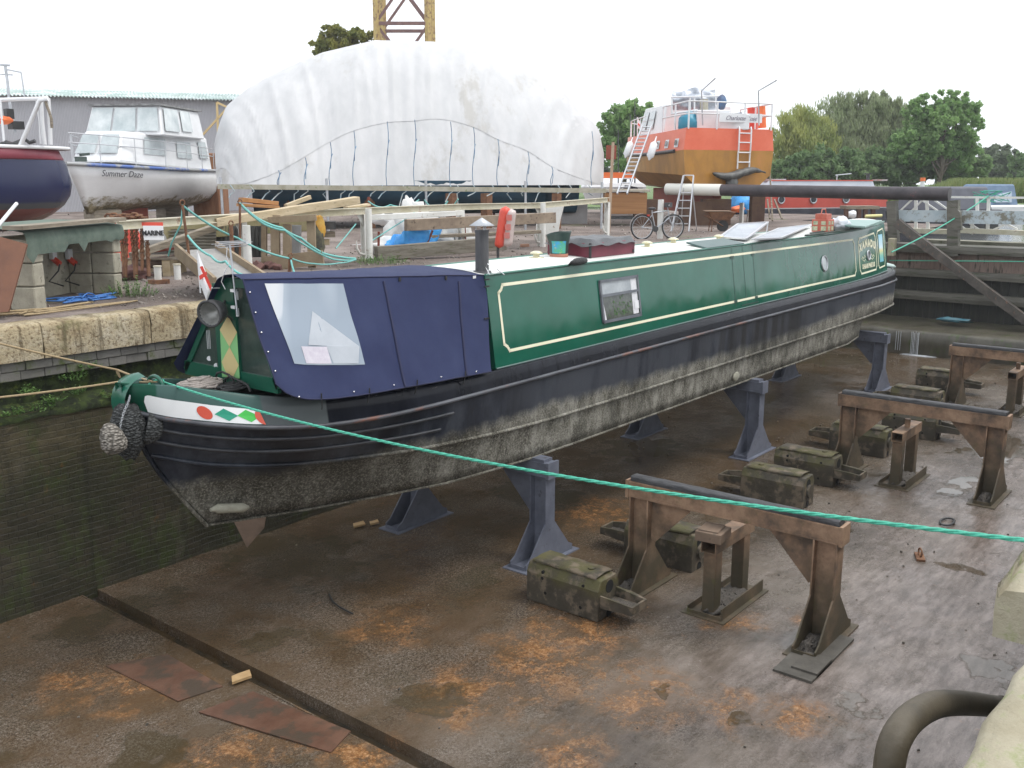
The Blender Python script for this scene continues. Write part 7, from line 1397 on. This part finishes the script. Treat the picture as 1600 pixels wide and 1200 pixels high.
sp0, sp1 = q(224, 362, 16.6), q(255, 362, 16.9); b = B(); b.prism([sp0-up*.14, sp1-up*.14, sp1+up*.1, sp0+up*.1], fw*.02); sg = part(dr, 'sign', b, whiteclean); b = B(); b.prism([sp0+up*.1-rt*.25, sp1+up*.1, sp1+up*.16, sp0+up*.16-rt*.25], fw*.02); part(sg, 'red_top', b, red); b = B(); b.text('MARINE', .115, (sp0+sp1)/2 - fw*.02 - up*.06, sp1-sp0, up, .003, 0, .004); part(sg, 'lettering', b, black)
cs_ = thing('corrugated_sheets', 'stack of brown grey corrugated sheets behind the ramp', 'corrugated sheets', q(290, 390, 19)); b = B(); b.grid([[q(lerp(262,338,i/20), lerp(358,398,j/24), 19.4+.05*math.sin(j*math.pi/1.5)) for j in range(25)] for i in range(21)]); part(cs_, 'sheet', b, M('brown corrugated sheet', (.2,.18,.14), (.32,.3,.24), 3, .7, bmp=.3))
b = B(); b.grid([[q(lerp(330,412,i/40), lerp(353,402,j/4), 20.2+.04*math.sin(i*math.pi/1.5)) for j in range(5)] for i in range(41)]); part(cs_, 'sheet', b, M('dark corrugated sheet', (.05,.05,.05), (.1,.1,.09), 3, .7))
timber('thin red steel strip lying below the mossy slanting timber', q(232,394,18), q(276,388,18.2), .1, .05, rustred, 'steel_strip')
pl = thing('pallet', 'old pallet behind the white bollards', 'pallet', gz(260, 434, QZ)); c_ = gz(262, 432, QZ)
for k in range(5): b = B(); b.obox(c_ + fw*(k*.2) + up*.32, (1.5,.12,.03), (0,0,AX-math.pi/2)); part(pl, 'slat', b, wood)
for k in (-.65,0,.65): b = B(); b.obox(c_ + rt*k + fw*.4 + up*.15, (.14,.9,.3), (0,0,AX-math.pi/2)); part(pl, 'bearer', b, woodpale)
for k in range(3): b = B(); b.cyl(q(206+k*26,415-k*3,17.8+k*.3), q(262+k*14,408-k*3,18+k*.3), .1, seg=9); b.jitter(.02, 5); solo('log', ('front','middle','back')[k] + ' brown log lying on the old pallet', 'log', b, M('reddish log', (.1,.07,.055), (.18,.13,.1), 4, .9, bmp=.6), group='logs on the old pallet')
b = B(); b.blob(gz(205,436,QZ)+up*.08, (.35,.3,.14), .4, 4); solo('scrap_heap', 'low heap of reddish scrap under the hanging chains', 'scrap', b, M('reddish scrap', (.12,.06,.055), None))
# rusty container, yellow frame behind the tarpaulin's left end
rc = q(328, HY, 41.5); b = B(); b.obox((rc.x,rc.y,QZ+1.3), (1.1,1.4,3.0), (0,0,AX-math.pi/2)); solo('rusty_tank', 'rusty brown tank standing between the white cruiser and the tarpaulin', 'tank', b, M('orange brown rust', (.22,.1,.05), (.34,.17,.09), 3, .8, stretch=(3,3,.5), bmp=.4), bevel=.05)
b = B(); D_ = 43; b.beam(q(339,160,D_), q(341,214,D_), .08,.08); b.beam(q(339,160,D_), q(356,168,D_), .08,.08); b.beam(q(356,168,D_), q(312,216,D_), .08,.08, fw); solo('yellow_gantry', 'pale yellow triangular frame left of the tarpaulin', 'frame', b, M('pale yellow timber', (.6,.45,.22), None))
# small brick, stones on the quay behind the boat
rr = random.Random(77)
for k, (u, v) in enumerate(((636,403),(648,399),(738,391),(747,392),(676,396),(820,384))): p = gz(u, v+2, QZ); b = B(); b.obox(p+up*.04, (rr.uniform(.15,.3), .11, .09), (0,0,rr.random()*3)); b.jitter(.015, 7); solo('brick', ('reddish brick left of the third fence post','second reddish brick near the sleeper end','brown brick right of the third fence post','brown stone beside the lifebuoy case post','small brick on the gravel in front of the sleeper','loose brick close to the fence post right of the chimney')[k], 'brick', b, M('old brick', (.28,.14,.09), (.36,.22,.15), 4, .9, bmp=.6), bevel=.008)
b = B(); rr = random.Random(31)
for k in range(2600):
    u = rr.uniform(0, 1190); v = rr.uniform(330, 500); p = gz(u, v, QZ+.005); 
    if p.y < WY+.8 or p.length > 60: continue
    s = rr.uniform(.008,.03)*(1+.03*p.length); b.obox(p, (s*1.5,s,s*.6), (rr.random()*3,)*3)
struct('yard_rubble', b, M('yard rubble', (.12,.1,.085), (.4,.36,.32), 1.7, .9), kind='stuff')
# ================================================================== DOCK GATE, RAILS, CANAL BOATS
def zx(u, v, x=XG): return gx(u, v, x).z
GW = M('wet grey gate timber', (.085,.08,.065), (.16,.15,.125), 2.2, .6, bmp=.7, bsc=14, stretch=(1,.35,3), col3=(.05,.06,.03), t3=.58)
GP = M('pinkish bare gate boards', (.17,.12,.1), (.27,.2,.165), 1.6, .75, bmp=.6, stretch=(1,4,.5), col3=(.04,.035,.025), t3=.57, sc3=1.6); GD = M('black wet boards', (.012,.014,.012), (.035,.035,.028), 2, .4, bmp=.5, stretch=(1,3,.5), col3=(.04,.05,.02), t3=.62)
gt = thing('dock_gate', 'massive weathered timber dock gate with horizontal beams behind the stern', 'dock gate', (XG, 6.5, .8))
z1_, z2_, z3_, z4_, z5_, z6_ = zx(1500,384), zx(1500,397), zx(1500,423), zx(1500,436), zx(1500,458), zx(1500,473)
def ywall(z0, z1, mt, nm, x0=XG, x1=XG+.3):
    k = 0; y = RY - .2; rr = random.Random(int(z0*100)); bb2 = B()
    while y < WY+.2: w_ = rr.uniform(.2,.3); bb2.box(x0+rr.uniform(0,.015), x1, y+.003, y+w_-.003, z0, z1); y += w_
    part(gt, nm, bb2, mt)
ywall(z3_-.02, z2_+.02, GP, 'upper_boards'); ywall(z5_-.02, z4_+.02, GD, 'middle_boards'); ywall(.6, z6_+.02, GD, 'lower_boards')
for z0, z1 in ((z2_, z1_), (z4_, z3_), (z6_, z5_)):
    b = B(); b.grid([[Vector((x + .03*noise.noise(Vector((j*.3,z,x))), lerp(RY-.2, WY+.2, j/30), z + .025*noise.noise(Vector((j*.35,z*5,1))))) for x, z in ((XG+.02,z0),(XG-.28,z0+.02),(XG-.3,(z0+z1)/2),(XG-.28,z1-.01),(XG+.4,z1+.01))] for j in range(31)], False); part(gt, 'beam', b, GW)
def gpt(u, v, x=XG-.1): return gx(u, v, x)
b = B(); b.beam(gpt(1490,400), gpt(1490,313), .34, .3, (1,0,0)); b.prism([gpt(1485,316,XG-.28), gpt(1500,332,XG-.28), gpt(1502,360,XG-.28), gpt(1486,360,XG-.28)], (.2,0,0)); part(gt, 'mitre_post', b, GW)
b = B(); b.beam(gpt(1397,378), gpt(1394,314), .3, .3, (1,0,0)); part(gt, 'heel_post', b, GW)
PBL = M('peeling pale blue plank', (.4,.48,.52), (.5,.56,.58), 2, .7, bmp=.4, col3=(.2,.19,.15), t3=.53, sc3=3); b = B(); b.beam(gx(1402,337,XG+.1), gx(1481,338,XG+.1), .1, .38); part(gt, 'walkway_plank', b, PBL); b = B(); b.beam(gx(1498,339,XG+.1), gx(1640,341,XG+.1), .1, .42); part(gt, 'walkway_plank', b, PBL)
b = B(); b.beam(gx(1402,348,XG-.5), gx(1455,390,XG-.7), .28, .28, (1,0,0)); b.beam(gx(1450,386,XG-.7), gx(1640,528,XG-1.1), .26, .24, (1,0,0)); solo('diagonal_brace', 'heavy rusty timber brace slanting down across the dock gate', 'brace', b, M('grey brace', (.055,.048,.042), (.12,.105,.09), 3, .7, bmp=.6, col3=(.25,.13,.08), t3=.63))
b = B(); b.box(XG-.9,XG-.4,WY-1.35,WY-1.0,2.5,4.0); b.v = b.v; p_ = gx(1393, 395, XG-.8); b = B(); b.box(p_.x-.15,p_.x+.15,p_.y-.1,p_.y+.1,2.9,zx(1393,372,XG-.8)); solo('pale_stone_post', 'short pale stone post beside the stern of the green boat', 'stone post', b, COP2, bevel=.02)
# balance beam
bbm = thing('balance_beam', 'long black balance beam with a white painted end above the quay', 'balance beam', gx(1480, 303, XG)); a_, m_, c_ = gx(1042,295.5,XG), gx(1128,297,XG), gx(1484,303.5,XG)
b = B(); b.cyl(m_, c_, .215, .22, 24); part(bbm, 'shaft', b, M('black weathered beam', (.035,.03,.035), (.07,.06,.065), 2, .55, bmp=.3, col3=(.16,.07,.08), t3=.66, sc3=2)); b = B(); b.cyl(a_, m_, .222, .222, 24); part(bbm, 'white_end', b, M('white beam end', (.74,.74,.68), None, rough=.5))
b = B(); p_ = gx(1394, 312, XG); b.cyl(p_, p_+Vector((0,0,.35)), .03, seg=6); part(bbm, 'pin', b, darksteel)
# rails and lattice behind the gate
rl = thing('canal_railing', 'white lattice railing and walkway behind the dock gate', 'railing', (XG+1.6, 6, 3.0)); X2 = XG+1.6
def R2(u, v): return gx(u, v, X2)
b = B(); b.beam(R2(1483,308), R2(1650,309.5), .06, .07); part(rl, 'top_rail', b, whitepaint)
for pr in (((1431,312),(1431,360)),((1448,312),(1450,360)),((1527,310),(1527,345)),((1545,308),(1543,360)),((1520,340),(1518,366))): b = B(); b.beam(R2(*pr[0]), R2(*pr[1]), .1, .06, (1,0,0)); part(rl, 'stanchion', b, whitepaint)
for pr in (((1425,312),(1406,330)),((1441,313),(1424,330)),((1441,313),(1466,330)),((1459,312),(1482,328)),((1500,352),(1520,366)),((1512,347),(1535,362)),((1572,350),(1545,362)),((1570,349),(1590,358))): b = B(); b.beam(R2(*pr[0]), R2(*pr[1]), .05, .08, (1,0,0)); part(rl, 'diagonal', b, whitepaint)
b = B(); b.beam(R2(1402,360), R2(1482,362), .3, .16); b.beam(R2(1500,360), R2(1650,366), .3, .16); part(rl, 'walkway_beam', b, CRM)
b = B(); b.box(X2+.6, X2+1.4, -4, 10.6, 2.6, 3.3); solo('canal_coping', 'low mossy stone coping behind the gate railing', 'coping', b, M('mossy coping', (.12,.12,.09), (.26,.25,.2), 1.2, .9, bmp=.6, col3=(.06,.09,.02)))
rope('mooring_line', 'green line running up from the stern to the railing behind the dock gate', [gy(1393,394,9.6), R2(1545,306)], .022, greenrope, sag=.1); rope('mooring_line', 'thin level green line crossing in front of the dock gate', [gx(1390,407,XG-.6), gx(1640,409,XG-.6)], .015, greenrope)
tg = R2(1548,307); b = B(); rr = random.Random(5); b.tube([tg + Vector((0, rr.uniform(-.6,.6), rr.uniform(-.25,.2))) for _ in range(22)], .018, 5); solo('rope_tangle', 'tangle of green rope wound on the gate railing', 'rope', b, greenrope)
b = B(); b.beam(R2(1505,337), R2(1560,338), .5, .1); solo('white_plank', 'white walkway plank end behind the peeling blue plank', 'plank', b, whitepaint)
# red narrowboat on the canal
WL = 3.22; ra, rb_ = q(1188, HY, 52), q(1392, HY, 54.5); ra.z = rb_.z = 0; rd = (rb_-ra).normalized(); rn = Vector((-rd.y, rd.x, 0)); rn = rn if rn.dot(fw) > 0 else -rn; LR = (rb_-ra).length; fc = (ra+rb_)/2
rb = thing('red_narrowboat', 'red narrowboat with round portholes moored on the canal behind the black beam', 'narrowboat', (fc.x, fc.y, WL))
def RB(x, y, z): return ra + rd*x + rn*y + up*z
b = B(); rows = []
for i in range(27):
    x = lerp(-1.2, LR+2.2, i/26); e_ = min(1, (x+1.2)/1.2)**.5 if x < 0 else (max(0,1-((x-LR+.5)/2.7)**2)**.5 if x > LR-.5 else 1); rows.append([RB(x, 1.04+k*1.04*e_, z) for k, z in ((-1,3.1),(-1.0,3.85),(-.96,3.9),(.96,3.9),(1,3.1))])
b.grid(rows, False); part(rb, 'hull', b, M('black blue hull', (.03,.03,.04), (.06,.06,.075), 2, .4))
b = B(); b.add([RB(x, y, z) for x, y, z in ((0,.12,3.88),(LR,.12,3.88),(LR,1.96,3.88),(0,1.96,3.88),(0,.2,4.9),(LR,.2,4.9),(LR,1.88,4.9),(0,1.88,4.9))], BOXF); rcab = part(rb, 'cabin', b, M('red coach paint', (.42,.05,.03), (.5,.075,.05), 1, .35))
b = B(); b.add([RB(x, y, z) for x, y, z in ((.6,.19,4.9),(LR-.8,.19,4.9),(LR-.8,1.9,4.9),(.6,1.9,4.9),(.9,.24,5.3),(LR-1.0,.24,5.3),(LR-1.0,1.84,5.3),(.9,1.84,5.3))], BOXF); part(rb, 'upper_cabin', b, M('pale blue white upper', (.5,.55,.62), (.6,.64,.7), 1, .4)); b = B(); b.beam(RB(.8,.22,5.33), RB(LR-1,.22,5.33), .05, .05); b.beam(RB(.4,.15,4.9), RB(LR-.6,.15,4.9), .05,.06); part(rb, 'red_trim', b, red)
for u in (1221, 1271, 1322):
    c_ = q(u, 314, (RB((u-1188)/204*LR,.12,4)-E0).dot(fw)); c_ = c_ - rn*((c_-RB(0,.13,0)).dot(rn)) ; c_.z = 4.33; b = B(); b.tube([c_ - rn*.03 + rd*math.cos(k*.5236)*.2 + up*math.sin(k*.5236)*.2 for k in range(12)], .035, 5, True); f_ = part(rb, 'porthole', b, galv); b = B(); b.add([c_ - rn*.02 + rd*math.cos(k*.5236)*.2 + up*math.sin(k*.5236)*.2 for k in range(12)], [tuple(range(12))]); part(f_, 'pane', b, glassdark)
b = B(); 
for x, h_, w_ in ((1.4,.12,.9),(4.8,.06,.4),(8.2,.1,.5),(10.2,.09,.6)):
    if x < LR: b.obox(RB(x,.9,5.3+h_/2), (w_*1.4,.4,h_), (0,0,math.atan2(rd.y,rd.x)))
part(rb, 'roof_box', b, M('brown roof clutter', (.3,.14,.1), (.4,.4,.4), 2, .7)); b = B(); xk = (1366-1188)/204*LR; b.cyl(RB(xk,.6,5.2), RB(xk,.6,5.7), .1, seg=10); b.cyl(RB(xk,.6,5.66), RB(xk,.6,5.72), .2, seg=10); part(rb, 'chimney', b, darksteel)
b = B(); xk = (1326-1188)/204*LR; b.beam(RB(xk-.5,.6,5.62), RB(xk+.5,.6,5.7), .05,.05); b.cyl(RB(xk-.4,.6,5.2), RB(xk-.4,.6,5.6), .03, seg=5); part(rb, 'aerial', b, alu)
# covered boats to the right
for k, (u0, u1, v0, D_, lab, m1) in enumerate(((1455,1552,292,47,'moored boat under a plain grey canvas hood behind the dock gate', M('grey canvas hood', (.085,.09,.11), (.12,.125,.15), 2, .7)), (1530,1592,288,56,'moored boat under a blue canvas hood with a clear window, near the right edge', M('blue canvas hood', (.1,.16,.25), (.16,.23,.33), 2, .7)))):
    a_, c_ = q(u0,HY,D_), q(u1,HY,D_+1); a_.z = c_.z = 0; d_ = (c_-a_).normalized(); n_ = Vector((-d_.y,d_.x,0)); L_ = (c_-a_).length; zt2 = q(u1, v0, D_).z; t = thing('covered_boat', lab, 'boat', ((a_+c_)/2 + up*WL), 'canal boats under canvas hoods')
    n_ = n_ if n_.dot(fw) > 0 else -n_
    P = lambda x, y, z: a_ + d_*x*L_ + n_*y + up*z
    b = B(); b.add([P(-.15,-.3,3.1),P(1.1,-.3,3.1),P(1.1,2.3,3.1),P(-.15,2.3,3.1),P(-.2,-.4,3.95),P(1.15,-.4,3.95),P(1.15,2.4,3.95),P(-.2,2.4,3.95)], BOXF); part(t, 'hull', b, SUP if k else M('dark boat hull', (.03,.03,.04), None), bevel=.1)
    b = B(); fr_ = .28 if k else -.12
    b.add([P(-.1+.0,-.2,3.9),P(1.0,-.2,3.9),P(1.0,2.2,3.9),P(-.1,2.2,3.9),P(max(.02,fr_),.15,zt2),P(.97,.15,zt2),P(.97,1.9,zt2),P(max(.02,fr_),1.9,zt2)], BOXF); hd_ = part(t, 'canvas_hood', b, m1, bevel=.08)
    if k: b = B(); b.add([p_ - n_*.1 for p_ in (P(.35,-.12,4.1),P(.8,-.12,4.1),P(.85,.1,zt2-.4),P(.4,.1,zt2-.6))], [(0,1,2,3)]); part(hd_, 'clear_window', b, M('milky window', (.35,.42,.5), None, rough=.2))
mk = q(1441, 291, 64); b = B(); b.cyl(Vector((mk.x,mk.y,QZ)), Vector((mk.x,mk.y,q(1441,283,64).z)), .14, seg=8); t = thing('marker_post', 'small white and orange marker post on the far grass bank', 'marker', (mk.x,mk.y,QZ)); part(t, 'shaft', b, whiteclean); b = B(); z_ = q(1441,283,64).z; b.cyl(Vector((mk.x,mk.y,z_)), Vector((mk.x,mk.y,z_+.22)), .17, seg=8); part(t, 'cap', b, orange)
tb_ = gz(1345, 353, QZ); t = thing('rough_table', 'rough brown trestle bench in front of the red narrowboat', 'bench', tb_); D_ = (tb_-E0).dot(fw)
for u in (1322,1342,1352,1364): b = B(); b.beam(q(u,350,D_), q(u,326,D_), .14, .14, fw); part(t, 'leg', b, M('dark brown timber', (.08,.04,.03), (.13,.07,.05), 4, .8))
b = B(); b.obox(q(1343,324,D_+.3), (1.25,.8,.12), (0,0,AX-math.pi/2)); part(t, 'top', b, wood)
b = B(); b.blob(gz(1330,346,QZ)+up*.3, (.25,.2,.16), .2); solo('white_bottle', 'white container on the quay beside the rough bench', 'container', b, whiteclean)
b = B(); b.cyl(q(1352,338,30), q(1378,337,30), .05, seg=6); solo('yellow_float', 'small yellow float lying behind the stern hatch', 'float', b, M('pale yellow plastic', (.7,.65,.3), None))
for k, (a_, c_) in enumerate((((1203,270),(1207,345)),((1210,312),(1222,342)),((1199,312),(1203,342)))): b = B(); b.beam(q(*c_, 38.5), q(*a_, 40.5), .06, .06); solo('prop_pole', ('long thin prop leaning on the right side of the orange boat','slanting thin stick near the orange boat stern','upright thin stick near the orange boat stern')[k], 'prop', b, wood)
# distant masts and yachts between the tarpaulin and the orange boat
for k, (u, v0, v1, D_) in enumerate(((992,290,158,60),(985,290,180,66),(966,290,262-60,70))): b = B(); b.cyl(q(u,v0,D_), q(u,v1,D_), .05, .03, 6); solo('mast', ('tallest','middle','shortest')[k] + ' thin mast rising behind the orange boat bow', 'mast', b, darksteel, group='masts behind the orange boat')
p = q(1001, 215, 50); b = B(); b.cyl(q(996,262,50), q(996,183,50), .03, seg=5); t = thing('flag_pole', 'small pole with a red and white flag over the orange boat bow', 'flag', q(996,262,50)); part(t, 'pole', b, whiteclean); b = B(); b.prism([q(997,185,50), q(1004,196,50), q(1003,206,50), q(997,200,50)], (.01,.01,0)); f_ = part(t, 'flag', b, M('white flag cloth', (.75,.75,.76), None)); b = B(); b.prism([q(997,192,49.95), q(1004,199,49.95), q(1004,201.5,49.95), q(997,195,49.95)], (.01,.01,0)); part(f_, 'red_cross', b, M('red flag cloth', (.7,.06,.04), None))
y0 = q(955, HY, 52); t = thing('far_yacht', 'far white yacht with orange and navy covers behind the leaning pole', 'yacht', (y0.x,y0.y,QZ)); b = B(); c_ = Vector((y0.x,y0.y,0)); b.add([c_+rt*x+fw*y+up*z for x,y,z in ((-1.2,-1,4.1),(1.4,-1,4.1),(1.4,1,4.1),(-1.2,1,4.1),(-1.6,-1.2,5.2),(1.8,-1.2,5.2),(1.8,1.2,5.2),(-1.6,1.2,5.2))], BOXF); part(t, 'hull', b, SUP, bevel=.2); b = B(); b.beam(c_-rt*.6+up*5.6, c_+rt*1.6+up*5.6, .4, .3); part(t, 'orange_cover', b, orange); b = B(); b.prism([c_+rt*x-fw*1.5+up*z for x,z in ((.0,3.9),(1.7,3.9),(1.2,5.0),(.6,5.1))], fw*.4); part(t, 'navy_cover', b, M('navy cover', (.03,.03,.05), None))

b = B(); b.prism([q(u, v, D_) for u, v, D_ in ((358,800,12.6),(417,797,12.9),(412,826,12.4),(386,856,12.0))], fw*.03); solo('brown_wedge', 'brown pointed wedge at the wall foot under the bow', 'steel plate', b, M('brown grey plate', (.1,.06,.035), (.17,.105,.065), 4, .7, bmp=.5))  # flat brown wedge shape set below the bow
b = B(); b.box(-45, 322, -125, 255, -1.3, 40); o = struct('haze', b, None, kind='stuff')
m = bpy.data.materials.new('air'); m.use_nodes = True; m.node_tree.nodes.clear(); v_ = m.node_tree.nodes.new('ShaderNodeVolumePrincipled'); v_.inputs['Density'].default_value = .0006; v_.inputs['Color'].default_value = (.95,.97,1,1)
ou = m.node_tree.nodes.new('ShaderNodeOutputMaterial'); m.node_tree.links.new(v_.outputs[0], ou.inputs['Volume']); o.data.materials.append(m)
